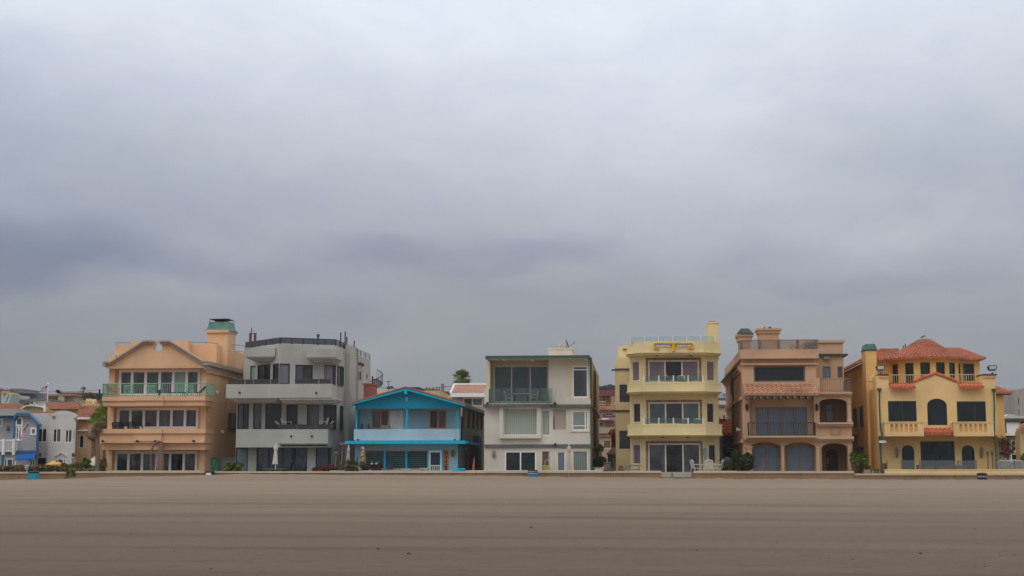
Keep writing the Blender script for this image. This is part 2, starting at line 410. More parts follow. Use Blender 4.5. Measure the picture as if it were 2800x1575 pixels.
M['ochre'] = stucco('ochre_stucco', (234,198,140), .42)
M['ochre_d'] = stucco('deep_ochre_stucco', (226,182,112), .4)
M['white_f'] = plain('white_frame', (244,238,234), .5, var=.05)
M['dark_f'] = plain('dark_frame', (52,48,50), .5)
M['green_f'] = plain('dark_green_frame', (40,64,58), .5)
M['brown_f'] = plain('bronze_frame', (120,104,94), .5)
M['orange_f'] = plain('orange_wood_frame', (206,130,84), .6)
M['cream_f'] = plain('cream_frame', (216,206,176), .5)
M['white'] = plain('white_paint', (226,224,218), .5)
M['black'] = plain('black_metal', (26,26,28), .5)
M['iron'] = plain('grey_iron', (70,72,68), .5)
M['copper'] = plain('green_copper', (88,130,118), .6, var=.3)
M['copper_d'] = plain('dark_green_copper', (58,74,70), .6, var=.3)
M['mint'] = plain('mint_paint', (132,178,152), .5)
M['gate_g'] = plain('green_gate_paint', (70,148,112), .6)
M['brick'] = brickmat('red_brick', (150,66,48), (124,52,40), (150,130,116), 1.1)
M['tile_o'] = tilemat('orange_roof_tile', (164,82,50), (194,102,66), (208,126,92))
M['tile_r'] = tilemat('red_roof_tile', (156,90,66), (186,112,86), (206,142,116))
M['tile_t'] = tilemat('tan_roof_tile', (160,112,84), (192,140,106), (208,164,132))
M['tile_p'] = tilemat('dusty_roof_tile', (140,96,80), (184,132,108), (206,158,134))
M['shing'] = tilemat('brown_shingle', (150,108,86), (166,122,98), (180,140,118))
M['wood'] = plain('weathered_wood', (120,96,80), .8, var=.3, vs=8)
M['redwood'] = plain('dark_red_wood', (70,34,26), .5, var=.3, vs=6)
M['rust'] = plain('rusty_metal', (112,70,54), .8, var=.4)
M['steel'] = plain('grey_metal', (120,122,122), .4, var=.1)
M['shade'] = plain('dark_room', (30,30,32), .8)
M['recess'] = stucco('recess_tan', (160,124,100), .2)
G = {}
G['sea'] = glass('glass_grey', (78,84,90), c2=(52,57,62))
G['dark'] = glass('glass_dark', (32,34,38), c2=(22,24,27), amt=.7)
G['smoke'] = glass('glass_smoked', (44,43,48), c2=(34,34,40), amt=.7)
G['blue'] = glass('glass_blue_vertical_blinds', (64,74,88), 'v', (42,50,62), 1.8)
G['lav'] = glass('glass_lavender_shade', (130,126,138), c2=(118,114,128), amt=.5)
G['pale'] = glass('glass_pale_green_curtain', (150,170,158), 'v', (132,152,142), 2.2, amt=.5)
G['vblind'] = glass('glass_white_vertical_blinds', (172,178,160), 'v', (142,150,138), 2.1, amt=.4)
G['hblind'] = glass('glass_white_horizontal_blinds', (150,162,156), 'h', (118,130,124), 2.6, amt=.4)
G['gblind'] = glass('glass_green_louvre_blinds', (50,92,88), 'h', (20,44,44), 2.2, amt=.6)
G['teal'] = glass('glass_teal_reflection', (78,94,96), c2=(58,72,74))
G['tealdk'] = glass('glass_dark_teal', (34,44,42), c2=(26,36,34), amt=.7)
G['mauve'] = glass('glass_mauve_screen', (128,110,118), c2=(116,100,108), amt=.5)
G['mauvedk'] = glass('glass_dark_mauve', (70,62,68), c2=(50,48,52), amt=.7)
G['curtb'] = glass('glass_blue_net_curtain', (108,120,134), 'v', (94,105,118), 1.8, amt=.7)
G['curtw'] = glass('glass_pale_net_curtain', (108,120,134), c2=(96,106,120), amt=.7)
G['brown'] = glass('glass_brown_curtain', (96,84,78), c2=(60,58,58), amt=.5)
G['ggreen'] = glass('glass_dark_green_tint', (30,38,40), c2=(22,28,30), amt=.6)
CG = {'green': clearglass('clear_green_glass', (222,236,229), .03, .03), 'pale': clearglass('pale_green_glass', (242,249,248), .03, .03), 'smoke': clearglass('smoked_glass', (150,150,158), .03, .14),
      'smokedk': clearglass('dark_smoked_glass', (96,94,104), .03, .3), 'tan': clearglass('bronze_tint_glass', (226,216,206), .03, .10), 'clear': clearglass('clear_glass', (214,220,220), .04, .08)}
BZ = 1.3                                     # level of the ground behind the sea wall
def side_mass(mb, x0, x1, Yf, Yb, z1, z0=BZ, m=0, front=False):
    """side walls, back and top of a house body (the front is a sheet with openings)"""
    a = [(x0,Yf),(x1,Yf),(x1,Yb),(x0,Yb)]
    for k in ((0,3),(1,2),(2,3))+(((0,1),) if front else ()):
        p, q = a[k[0]], a[k[1]]
        mb.poly([(p[0],p[1],z0),(q[0],q[1],z0),(q[0],q[1],z1),(p[0],p[1],z1)], m)
    mb.poly([(x0,Yf,z1),(x1,Yf,z1),(x1,Yb,z1),(x0,Yb,z1)], m)
def ext(r, z0): return (r[0], r[1], z0, r[3])
def lantern(parent, x, y, Y, mat, h=.5, name='wall_lantern'):
    c = W(x, y, Y); mb = MB(); mb.box(c.x-.05, c.x+.05, Y-.06, Y, c.z-h*.5, c.z+h*.5)
    mb.lathe((c.x, Y-.18, c.z), [(.02,h*.55),(.05,h*.4),(.13,h*.28),(.1,h*.24),(.11,-h*.1),(.07,-h*.3),(.03,-h*.4),(.01,-h*.5)], 8)
    mb.box(c.x-.02, c.x+.02, Y-.18, Y, c.z+h*.3, c.z+h*.34); return mb.build(name, mat, parent)
# ================================================================= HOUSE 1 : peach stucco
zoom(3.15, 260, 860)
H1 = thing('beach_house', 'peach stucco three-storey beach house with broken curved gable and green copper chimney cap', 'house', (P(420,1290,104).x, 106, BZ), 'colourful houses along the beach walk')
pm, pt = M['peach'], M['peach_trim']
A = FY(100); B_ = FY(100.4)
zt = A.at(500, 430)[1]; xl = A.at(105, 900)[0]; xr = A.at(955, 900)[0]
w_up, w_mid, w_lo = B_.r(203,474,905,703), B_.r(188,803,891,986), B_.r(170,1178,882,1345)
w_lo = ext(w_lo, BZ+.1)
mb = MB(); 
mb.holed(B_, (xl, xr, BZ, zt), [w_up, w_mid, w_lo], 0, .2)
side_mass(mb, xl, xr, 100, 118, zt)
pl_ = xl+.45; pr_ = xr-.42
mb.box(xl+.01, pl_, 100, 100.4, BZ, zt-.01); mb.box(pr_, xr-.01, 100, 100.4, BZ, zt-.01)
# roof-top parapets and rear volume
def px_box(x0,y0,x1,y1,Y,Yb,zb=None):
    r = FY(Y).r(x0,y0,x1,y1); mb.box(r[0], r[1], Y, Yb, zb if zb is not None else r[2], r[3])
px_box(115,345,170,440,103,104,zt-.1); px_box(170,262,312,440,103.4,103.8,zt-.1); px_box(312,226,500,440,102.6,103.0,zt-.1); px_box(660,226,800,440,102.6,103.4,zt-.1)
px_box(800,258,1046,440,103.4,109,zt-.1); px_box(1046,300,1150,480,106,112,zt-.1); px_box(1130,330,1290,500,110,117,zt-1.5)
mb.build('wall', pm, H1)
mb = MB()   # gable with keyhole notch
gp = [(100,455),(100,430),(130,405),(410,228),(524,228),(541,226),(522,262),(512,285),(514,303),(530,314),(557,313),(575,300),(580,283),(566,250),(553,226),(640,228),(920,398),(962,402),(962,455)]
mb.zprism(gp, 99.4, 99.62); mb.build('gable', pm, H1)
mb = MB()   # weathered moulding along the gable
def mould(pts, th, Yf, Yb, mat=None):
    for k in range(len(pts)-1):
        (a, b), (c, d) = pts[k], pts[k+1]; mb.zprism([(a,b),(c,d),(c,d+th),(a,b+th)], Yf, Yb)
mould([(74,400),(130,402),(412,222),(499,222)], 14, 99.0, 99.6); mould([(86,414),(132,416),(418,236),(499,236)], 17, 99.15, 99.6)
mould([(553,222),(640,222),(920,394),(968,398)], 14, 99.0, 99.6); mould([(553,236),(634,236),(915,408),(968,412)], 17, 99.15, 99.6)
xR = FY(99.0).at(968, 410)[0]; zc = FY(99.0).at(968, 398)[1]
mb.box(xr-.05, xR+.02, 99.05, 110, zc-.3, zc-.004); mb.box(xr-.05, xR-.15, 99.3, 110, zc-.62, zc-.3)
mb.box(xl-.2, xl+.05, 99.2, 112, zc-.35, zc); mb.build('cornice', M['cornice'], H1)
mb = MB(); mb.zb(100,446,966,463,99.35,100.1); mb.box(xr, xr+.12, 99.6, 117, zt-.62, zt-.42); mb.build('trim_band', pt, H1)
mb = MB(); mb.box(xR-.3, xR+.1, 110, 117.5, zc-.42, zc-.2); mb.build('gutter', M['white'], H1)
mb = MB(); r = FY(104.5).r(960,150,1140,460); mb.box(r[0], r[1], 104.5, 106.6, r[2]-.5, r[3]); r2 = FY(104.4).r(952,132,1150,155); mb.box(r2[0], r2[1], 104.35, 106.75, r2[2], r2[3])
ch = mb.build('chimney', pm, H1)
mb = MB(); cx, cy = (r[0]+r[1])/2, 105.55; z0 = FY(104.4).at(1050,140)[1]
for (a, za), (b, zb) in zip([(1.0,z0),(1.0,z0+.1),(.86,z0+.2),(.78,z0+.55)], [(1.0,z0+.1),(.86,z0+.2),(.78,z0+.55),(.76,z0+.72)]):
    mb.hexa([(cx-a,cy-a,za),(cx+a,cy-a,za),(cx+a,cy+a,za),(cx-a,cy+a,za),(cx-b,cy-b,zb),(cx+b,cy-b,zb),(cx+b,cy+b,zb),(cx-b,cy+b,zb)])
mb.build('chimney_cap', M['copper'], ch)
mb = MB()
for s in (-1,1):
    for q in (-1,1): mb.tube([(cx+s*.72,cy+q*.72,z0+.7),(cx+s*.72,cy+q*.72,z0+.94)], .02, 4)
mb.box(cx-.74, cx+.74, cy-.74, cy+.74, z0+.92, z0+.96); mb.box(cx-.4, cx+.4, cy-.4, cy+.4, z0+.72, z0+.92); mb.build('spark_arrestor', M['black'], ch)
window(H1, B_, w_up, (1,1,1.05,1,1,1), M['white_f'], [G['sea'],G['sea'],G['sea'],G['sea'],G['pale'],G['sea']], .19, .03)
window(H1, B_, w_mid, (1,1,1.05,1,1,1), M['white_f'], G['sea'], .18, .03)
window(H1, B_, w_lo, (1,1,1.05,1,1,1), M['white_f'], [G['sea']]*4+[G['dark'],G['sea']], .18, .03)
def bal1(rects, name='balcony'):
    mb = MB()
    for (x0,y0,x1,y1,Yf) in rects: mb.zb(x0,y0,x1,y1,Yf,100.6)
    return mb.build(name, pt, H1)
bal1([(60,705,950,742,98.45),(68,742,944,785,98.6),(355,742,585,786,98.42),(350,705,585,741,98.3),(72,784,938,792,98.7)])
bal1([(35,985,950,1024,98.45),(330,986,575,1024,98.3),(40,1024,945,1090,98.6),(332,1024,572,1090,98.42),(40,1090,940,1106,98.5),(62,1106,942,1166,98.9),(340,1106,575,1166,98.75)])
mb = MB()
for x in (68,366,522,851): c = W(x,1090,98.4); mb.disc((c.x, 98.2, c.z), .07, .3, 8)
mb.build('drain_spout', M['black'], H1)
# green railing
mb = MB(); a = W(66,650,98.5); b = W(958,650,98.5); z0 = FY(98.5).at(500,703)[1]; z1 = FY(98.5).at(500,594)[1]
pickets(mb, (a.x,98.55), (b.x,98.55), z0, z1, .135, .016, .03, 0, 8); pickets(mb, (a.x,98.55), (a.x,100.2), z0, z1, .135, .016, .03); pickets(mb, (b.x,98.55), (b.x,100.4), z0, z1, .135, .016, .03)
for (x0,x1) in ((252,312),(445,516),(786,850)):
    u0,u1,_,_ = FY(98.5).r(x0,600,x1,690); zz0, zz1 = z0+.2, z1-.15; cz, cu = (zz0+zz1)/2, (u0+u1)/2
    for p,q in (((u0,zz0),(u1,zz1)),((u0,zz1),(u1,zz0)),((u0,zz0),(u1,zz0)),((u0,zz1),(u1,zz1)),((u0,zz0),(u0,zz1)),((u1,zz0),(u1,zz1)),((cu-.18,cz-.18),(cu+.18,cz-.18)),((cu-.18,cz+.18),(cu+.18,cz+.18)),((cu-.18,cz-.18),(cu-.18,cz+.18)),((cu+.18,cz-.18),(cu+.18,cz+.18))):
        mb.tube([(p[0],98.5,p[1]),(q[0],98.5,q[1])], .028, 4)
mb.build('railing', M['mint'], H1)
mb = MB()   # thin roof rails
for (x0,x1,y,Y) in ((182,308,243,103.6),(800,955,238,103.6),(1150,1275,318,110.2)):
    p, q = W(x0,y,Y), W(x1,y,Y); mb.tube([p,q], .025, 4); mb.tube([p, p-Vector((0,0,.5))], .02, 4); mb.tube([q, q-Vector((0,0,.5))], .02, 4)
p = W(955,240,103.6); mb.tube([p, (p.x+2.4, 107, p.z)], .025, 4); mb.build('roof_rail', M['steel'], H1)
S = SR(xr)
window(H1, S, S.r(1145,852,1212,992), (1,), M['dark_f'], G['brown'], .05, -.04, name='side_window')
mb = MB(); 
for (x,y) in ((1040,672),(1085,1012)): u,z = S.at(x,y); c = S.pt(u,z,-.1); mb.lathe((c.x,c.y,c.z-.12), [(.05,0),(.12,.06),(.12,.18),(.05,.26)], 8)
mb.build('wall_lamp', M['white'], H1)
# ================================================================= HOUSE 2 : grey faceted
zoom(3.293, 600, 880)
H2 = thing('beach_house', 'grey stucco three-storey house with stepped balconies and smoked roof railing', 'house', (P(800,1290,104).x, 107, BZ), 'colourful houses along the beach walk')
gm = M['grey']
pA = W(220,300,103.6); pB = W(540,300,100); pC = W(1055,300,101.8); pD = Vector((pC.x, 115, 0)); 
AB = PP(pA, pB); BC = PP(pB, pC); SC = SR(pC.x)
LAB = (Vector((pB.x-pA.x, pB.y-pA.y, 0))).length; LBC = (Vector((pC.x-pB.x, pC.y-pB.y, 0))).length
ztop = BC.at(540, 200)[1]; zmid = BC.at(800, 600)[1]; zb2 = BC.at(800, 1000)[1]; zg = BC.at(700,1125)[1]
mb = MB()
hAB = [AB.r(275,396,322,560), AB.r(341,386,457,560)]; hcl = AB.r(477,376,538,562); 
hBC = [BC.r(683,387,841,566)]; hcr = BC.r(541,376,634,560); hc2 = BC.r(945,390,1053,572)
mb.holed(AB, (0, LAB, zmid-.6, ztop), hAB+[(hcl[0], LAB-.03, hcl[2], hcl[3])], 0, .15)
mb.holed(BC, (0, LBC, zmid-.6, ztop), hBC+[(.03, hcr[1], hcr[2], hcr[3]), (hc2[0], LBC-.03, hc2[2], hc2[3])], 0, .15)
s1 = SC.r(1060,395,1080,574); s2 = SC.r(1088,402,1109,580); s3 = SC.r(1132,422,1154,565)
mb.poly([(pA.x,pA.y,BZ),(pA.x,115,BZ),(pA.x,115,ztop),(pA.x,pA.y,ztop)])
mb.holed(SC, (pC.y, 115, BZ, ztop), [], 0, .1)
mb.poly([(pA.x,115,BZ),(pC.x,115,BZ),(pC.x,115,ztop),(pA.x,115,ztop)])
mb.poly([(pA.x,pA.y,ztop),(pB.x,pB.y,ztop),(pC.x,pC.y,ztop),(pC.x,115,ztop),(pA.x,115,ztop)])
# lower storeys: straight front at Y 100.8
L = FY(100.8); l0 = L.at(150,1000)[0]; l1 = pC.x-.01
lowin = [L.r(160,738,266,966), L.r(303,738,379,966), L.r(413,738,558,966), L.r(602,745,705,930), L.r(788,747,897,930), L.r(936,748,1052,970)]
grd = [ext(L.r(150,1133,257,1325), BZ+.3), ext(L.r(333,1131,790,1345), BZ+.05), ext(L.r(866,1130,1010,1322), BZ+.3)]
grd[0] = (l0+.02,)+grd[0][1:]
mb.holed(L, (l0, l1, BZ, zmid-.3), lowin+grd, 0, .18)
mb.poly([(l0,100.8,BZ),(l0,112,BZ),(l0,112,zmid-.3),(l0,100.8,zmid-.3)])
mb.poly([(l1,100.8,BZ),(l1,101.9,BZ),(l1,101.9,zmid-.3),(l1,100.8,zmid-.3)])
mb.poly([(l0,100.8,zmid-.3),(l1,100.8,zmid-.3),(l1,104,zmid-.3),(l0,104,zmid-.3)])
mb.build('wall', gm, H2)
for h, g in zip(hAB, (G['pale'], [G['brown'],G['dark']])): window(H2, AB, h, (1,) if g is G['pale'] else (1,1), M['dark_f'], g, .06, .1)
window(H2, AB, (hcl[0], LAB-.03, hcl[2], hcl[3]), (1,), M['dark_f'], G['smoke'], .06, .1)
window(H2, BC, (.03, hcr[1], hcr[2], hcr[3]), (1,), M['dark_f'], G['lav'], .07, .1)
window(H2, BC, hBC[0], (1,1), M['dark_f'], [G['sea'],G['brown']], .06, .1)
window(H2, BC, (hc2[0], LBC-.03, hc2[2], hc2[3]), (1,.25), M['dark_f'], [G['lav'],G['lav']], .07, .1)
for h in (s1,s2,s3): window(H2, SC, h, (1,), M['dark_f'], G['lav'] if h is s1 else G['smoke'], .07, -.04, name='side_window')
for i, h in enumerate(lowin): window(H2, L, h, (1,1) if i in (0,) else (1,), M['dark_f'], [[G['smoke'],G['lav']],G['sea'],G['smoke'],G['dark'],G['sea'],G['smoke']][i] if i else [G['sea'],G['smoke']], .06, .1, name='door' if i == 3 else 'window')
s4 = SC.r(1083,757,1102,972); window(H2, SC, s4, (1,), M['dark_f'], G['smoke'], .06, -.04, name='side_window')
s5 = SC.r(1190,775,1212,878); window(H2, SC, s5, (1,), M['dark_f'], G['sea'], .06, -.04, name='side_window')
window(H2, L, grd[0], (1,), M['dark_f'], G['curtb'], .06, .1); window(H2, L, grd[1], (1,1.1,1,1), M['dark_f'], G['blue'], .07, .1, name='sliding_door'); window(H2, L, grd[2], (1,.3), M['dark_f'], [G['blue'],G['smoke']], .06, .1)
def stepped(parent, x0, x1, y, y2, Yf, Yb, n, mat, inset=26):
    mb = MB(); dy = (y2-y)/n
    for k in range(n):
        mb.zb(x0+inset*k, y+dy*k, x1-inset*.45*k, y+dy*(k+1)-1.5, Yf+.15*k, Yb)
    return mb.build('corbel', mat, parent)
mb = MB(); mb.zb(235,236,500,313,100.2,104); mb.zb(780,248,1050,320,99.9,102.4); mb.build('roof_planter', gm, H2)
stepped(H2, 240, 497, 313, 352, 100.28, 103.2, 3, gm); stepped(H2, 783, 1053, 320, 361, 99.98, 102.2, 3, gm)
mb = MB(); b0 = FY(98.6); r = b0.r(60,560,1010,685); mb.box(r[0], r[1], 98.6, 98.85, r[2], r[3]); mb.box(r[0], r[0]+.25, 98.85, 103.5, r[2], r[3])
q0 = Vector((r[1], 98.6, 0)); q1 = Vector((pC.x, 101.9, 0)); mb.prism([(q0.x,q0.y,r[2]),(q1.x,q1.y,r[2]),(q1.x-.25,q1.y,r[2]),(q0.x-.25,q0.y+.2,r[2])], (0,0,r[3]-r[2]))
mb.plan([(r[0]+.2,98.8),(r[1]-.1,98.8),(pC.x-.1,101.9),(r[0]+.2,103.4)], r[2]+.01, r[2]+.2)
mb.build('balcony', gm, H2)
stepped(H2, 78, 530, 685, 724, 98.72, 101, 3, gm); stepped(H2, 540, 1050, 688, 732, 98.66, 100.9, 3, gm, 14)
mb = MB(); r_ = FY(99.6).r(148,968,975,1130); fz0, fz1 = r_[2], r_[3]
pts = [(r_[0],99.6),(r_[1],99.6)]+[(r_[1]+(pC.x+.05-r_[1])*math.sin(a), 99.6+2.3*(1-math.cos(a))) for a in (.25,.5,.8,1.1,1.35,1.57)]+[(r_[0],101.9)]
mb.plan(pts, fz0, fz1); mb.build('balcony', gm, H2)
stepped(H2, 530, 978, 1085, 1122, 99.3, 99.62, 3, gm, 12)
# smoked glass railings
za, zb = BC.at(540,197)[1], BC.at(540,141)[1]
glassrail(H2, (pA.x+.1,pA.y+.1), (pB.x,pB.y+.1), za, zb, 5, CG['smoke'], M['dark_f'], 'roof_railing', .04, toprail=True)
glassrail(H2, (pB.x+.05,pB.y+.1), (pC.x-.1,pC.y+.1), za, zb, 5, CG['smoke'], M['dark_f'], 'roof_railing', .04, toprail=True)
glassrail(H2, (pC.x-.1,pC.y+.15), (pC.x-.1,106), za, zb, 3, CG['smoke'], M['dark_f'], 'roof_railing', .04, toprail=True)
z0, z1 = r[3], b0.at(300,521)[1]; x2 = b0.at(530,540)[0]; x3 = b0.at(674,540)[0]
glassrail(H2, (r[0]+.1,98.72), (x2,98.72), z0, z1, 6, CG['smokedk'], M['dark_f'], 'balcony_railing', .025, posts=False, toprail=True)
glassrail(H2, (x3,98.72), (r[1]-.1,98.72), z0, z1, 3, CG['smokedk'], M['dark_f'], 'balcony_railing', .025, posts=False, toprail=True)
x4 = FY(99.7).at(530,950)[0]; glassrail(H2, (x4,99.7), (r_[1]+.4,99.7), fz1, FY(99.7).at(700,927)[1], 3, CG['smokedk'], M['dark_f'], 'balcony_railing', .025, posts=False, toprail=True)
glassrail(H2, (r_[1]+.45,99.75), (pC.x,101.5), fz1, FY(99.7).at(700,927)[1], 1, CG['smokedk'], M['dark_f'], 'balcony_railing', .025, posts=False, toprail=True)
mb = MB()
for (x,y,Y) in ((183,637,98.6),(873,641,98.6),(648,1031,99.6),(833,1031,99.6)): c = W(x,y,Y); mb.disc((c.x,Y-.08,c.z), .075, .12, 10)
mb.build('drain_spout', M['black'], H2)
# pilasters on the side wall
mb = MB(); xs = pC.x
for (xa, xb, yt, m) in ((1130,1190,205,0),(1196,1235,225,1)):
    ya = SC.at(xa,500)[0]; yb = SC.at(xb,500)[0]; zt_ = SC.pt(0,SC.at(xa,yt)[1]).z; mb.box(xs, xs+(.35 if m == 0 else .12), ya, yb, BZ, zt_, m)
mb.build('pilaster', [gm, M['grey_d']], H2)
mb = MB(); u0,u1,z0,z1 = SC.r(1196,228,1221,278); mb.box(xs+.12, xs+.16, u0, u1, z0, z1); u0,u1,z0,z1 = SC.r(1094,273,1118,287); mb.box(xs, xs+.04, u0, u1, z0, z1); mb.build('vent', M['iron'], H2)
mb = MB()
for (x,yt,yb) in ((1103,95,180),(1143,88,205),(1158,135,205),(1225,170,285)):
    u,_ = SC.at(x,200); zt_ = SC.at(x,yt)[1]; zb_ = SC.at(x,yb)[1]; mb.tube([(xs-.1,u,zb_-.3),(xs-.1,u,zt_)], .055, 6)
mb.build('vent_pipe', M['iron'], H2)
mb = MB(); c = W(887,200,104); mb.lathe((c.x,104,c.z-.6), [(.07,0),(.07,1.05),(.1,1.15),(.13,1.3),(.1,1.34)], 10); mb.build('flue', M['iron'], H2)
mb = MB(); c = W(285,180,106)
for dx, h in ((-.12,.66),(-.02,.7),(.24,.66),(.34,.62)): mb.box(c.x+dx-.045, c.x+dx+.045, 106, 106.1, c.z-.6, c.z+h)
mb.box(c.x-.16, c.x+.4, 106, 106.08, c.z+.62, c.z+.68); mb.tube([(c.x+.02,106,c.z),(c.x+.02,106,c.z+1.12)], .03, 6); mb.tube([(c.x-.12,106,c.z+.85),(c.x+.2,106,c.z+.83)], .02, 5); mb.build('chimney_frame', M['rust'], H2)
# rear rail and spiral stair
mb = MB(); y0 = SC.at(1235,300)[0]; y1 = 114.9; 
for y_ in (y0, (y0*2+y1)/3, (y0+2*y1)/3, y1): mb.tube([(xs-.05,y_,ztop),(xs-.05,y_,ztop+.42)], .03, 5)
for dz in (.14,.28,.42): mb.tube([(xs-.05,y0,ztop+dz),(xs-.05,y1,ztop+dz)], .025, 5)
mb.build('roof_rail', M['black'], H2)
mb = MB(); cx, cy = xs-.0, 115.9; zt_ = W(1350,425,116).z; rr = .84
pts = []
for k in range(26):
    a = R(75)-k*R(13); z = zt_-k*.085
    p = Vector((cx+rr*math.cos(a), cy+rr*math.sin(a), z)); pts.append(p); mb.tube([p, p-Vector((0,0,.85))], .014, 4)
    i1 = p-Vector((0,0,.85)); a2 = a-R(13); q = Vector((cx+rr*math.cos(a2), cy+rr*math.sin(a2), i1.z))
    mb.prism([(cx,cy,i1.z),(i1.x,i1.y,i1.z),(q.x,q.y,i1.z)], (0,0,.05))
mb.tube(pts, .03, 5); mb.tube([(cx,cy,BZ),(cx,cy,zt_-.6)], .06, 8); mb.build('spiral_stair', M['black'], H2)
mb = MB()
for (x,y) in ((1153,628),(1250,380),(1275,388)): u,z = SC.at(x,y); mb.box(xs, xs+.25, u-.15, u+.15, z-.1, z+.12)
for (x,y0_,y1_) in ((1248,450,520),(1268,450,520)): u0,u1,a_,b_2 = SC.r(x-5,y0_,x+5,y1_); mb.box(xs, xs+.05, u0, u1, a_, b_2)
for y in (478,487,496,505): u,z = SC.at(1326,y); mb.box(xs, xs+.05, u-.15, u+.15, z-.04, z+.04)
mb.build('wall_fitting', M['iron'], H2)
# ================================================================= HOUSE 3 : bright blue gabled
zoom(4.391, 920, 1000)
H4 = thing('beach_house', 'bright blue two-storey gabled house with orange roof edge and porch balcony', 'house', (P(1110,1290,104).x, 105, BZ), 'colourful houses along the beach walk')
A = FY(100); xl, xr = A.at(222,850)[0], A.at(1470,850)[0]; zpt = A.at(850,762)[1]; zpb = A.at(850,900)[1]; zbd = A.at(850,506)[1]
mb = MB(); Q = FY(101.3)
u_w1, u_d, u_w2 = Q.r(418,532,628,760), Q.r(640,540,800,760), Q.r(1112,530,1322,760)
mb.holed(Q, (xl+.02, xr-.02, zpb, zbd+.5), [u_w1,u_d,u_w2], 0, .12)
G0 = FY(100.05); g1 = ext(G0.r(338,1012,1108,1252), BZ+.5); g2 = ext(G0.r(1110,1018,1268,1258), BZ); g3 = ext(G0.r(1285,1008,1350,1250), BZ+.1)
mb.holed(G0, (xl, xr-.05, BZ, zpb), [g1,g2,g3], 0, .15)
mb.poly([(xl,100.05,BZ),(xl,116,BZ),(xl,116,zbd),(xl,100.05,zbd)]); mb.poly([(xl,116,BZ),(xr,116,BZ),(xr,116,zbd),(xl,116,zbd)])
mb.poly([(xl,100.2,zpb+.1),(xr,100.2,zpb+.1),(xr,102,zpb+.1),(xl,102,zpb+.1)])
mb.build('wall', M['lblue'], H4)
mb = MB(); S = SR(xr+.02); mb.holed(S, (100.05,116,BZ,zpb), [], 0); mb.holed(S, (101.9,116,zpb,zbd+.35), [], 0); mb.build('side_wall', M['sage'], H4)
mb = MB(); mb.box(xl-.05, xr+.05, 99.85, 100.1, zpb+.05, zpt); mb.zb(224,880,1475,898,99.7,99.9); mb.build('balcony_parapet', M['pblue'], H4)
mb = MB(); pk = W(830,275,99.3); e0 = W(140,470,99.3); e1 = W(1535,470,99.3)
gb = [W(232,505,99.95), W(232,462,99.95), W(830,300,99.95), W(1458,455,99.95), W(1458,505,99.95)]; mb.prism(gb, (0,.12,0))
n = 44; x0_, x1_ = gb[0].x, gb[-1].x; w = (x1_-x0_)/n
for k in range(n): mb.prism([(x0_+k*w,99.95,gb[0].z),(x0_+(k+1)*w-.01,99.95,gb[0].z),(x0_+(k+.8)*w,99.95,gb[0].z-.09),(x0_+(k+.2)*w,99.95,gb[0].z-.09)], (0,.12,0))
mb.build('gable', M['cyan'], H4)
mb = MB()
for (a, b) in (((128,458),(830,270)),((830,270),(1545,462))): mb.zprism([a, b, (b[0], b[1]+27), (a[0], a[1]+24)], 99.0, 99.12)
mb.zb(812,292,846,338,98.9,100); mb.build('fascia', M['cyan_t'], H4)
mb = MB(); pk = W(830,262,99.0); e0 = W(125,460,99.0); e1 = W(1550,462,99.0); e0.z -= .0
for e in (e0, e1): mb.hexa([e, pk, pk+Vector((0,18,0)), e+Vector((0,18,0)), e+Vector((0,0,.075)), pk+Vector((0,0,.075)), pk+Vector((0,18,.075)), e+Vector((0,18,.075))])
rf = mb.build('roof', M['tile_p'], H4)
mb = MB()
for e in (e0, e1): mb.hexa([e+Vector((0,-.06,0)), pk+Vector((0,-.06,0)), pk+Vector((0,0,0)), e, e+Vector((0,-.06,.08)), pk+Vector((0,-.06,.08)), pk+Vector((0,0,.08)), e+Vector((0,0,.08))])
mb.build('roof_edge', plain('orange_edge', (196,98,40), .6), rf)
mb = MB(); mb.box(e1.x-.35, e1.x+.05, 99.1, 117, e1.z-.22, e1.z-.02); mb.build('gutter', M['green_t'], H4)
mb = MB(); c = FY(104).r(325,212,440,400); mb.box(c[0], c[1], 104, 105.6, c[2]-1, c[3]); mb.box(c[0]-.06, c[1]+.06, 103.94, 105.66, c[3]-.12, c[3]); mb.build('chimney', M['brick'], H4)
for x0_, x1_ in ((230,249),(833,855),(1443,1463)):
    mb = MB(); mb.zb(x0_,500,x1_,764,99.95,100.1); mb.build('post', M['cyan_t'], H4)
mb = MB(); lo = FY(98.9).r(105,900,1545,938); mb.box(lo[0], lo[1], 98.9, 100.3, lo[2], lo[3]); mb.box(lo[1]-1.0, lo[1]+.0, 100.3, 108, lo[2]+.05, lo[3]-.02); mb.build('canopy', M['cyan_t'], H4)
window(H4, Q, u_w1, (1,.85), M['orange_f'], [G['sea'],G['brown']], .1, .08); window(H4, Q, u_w2, (1,1), M['orange_f'], [G['dark'],G['sea']], .1, .08)
mb = MB(); mb.pb(Q, u_d, .02, .1)
for a in (.12,.56):
    for b in (.08,.5): mb.pb(Q, (u_d[0]+a*(u_d[1]-u_d[0]), u_d[0]+(a+.32)*(u_d[1]-u_d[0]), u_d[2]+(b)*(u_d[3]-u_d[2]), u_d[2]+(b+.38)*(u_d[3]-u_d[2])), 0, .03)
dr = mb.build('door', M['white'], H4); mb = MB(); mb.lathe((u_d[0]+.1, 101.85, u_d[2]+.6), [(.03,0),(.05,.03),(.03,.07)], 8); mb.build('handle', M['steel'], dr)
window(H4, G0, g1, (.9,.02,.98,1), M['orange_f'], [G['gblind'],G['gblind'],G['gblind'],G['gblind']], .09, .08)
mb = MB()
for x0_, x1_ in ((566,591),(826,850),(1088,1110),(1266,1284)): mb.zb(x0_,1016,x1_,1258,99.98,100.2)
mb.build('window_post', M['cyan_t'], H4)
mb = MB(); dw = g2[1]-g2[0]; zt_ = g2[3]; D = FY(99.95)
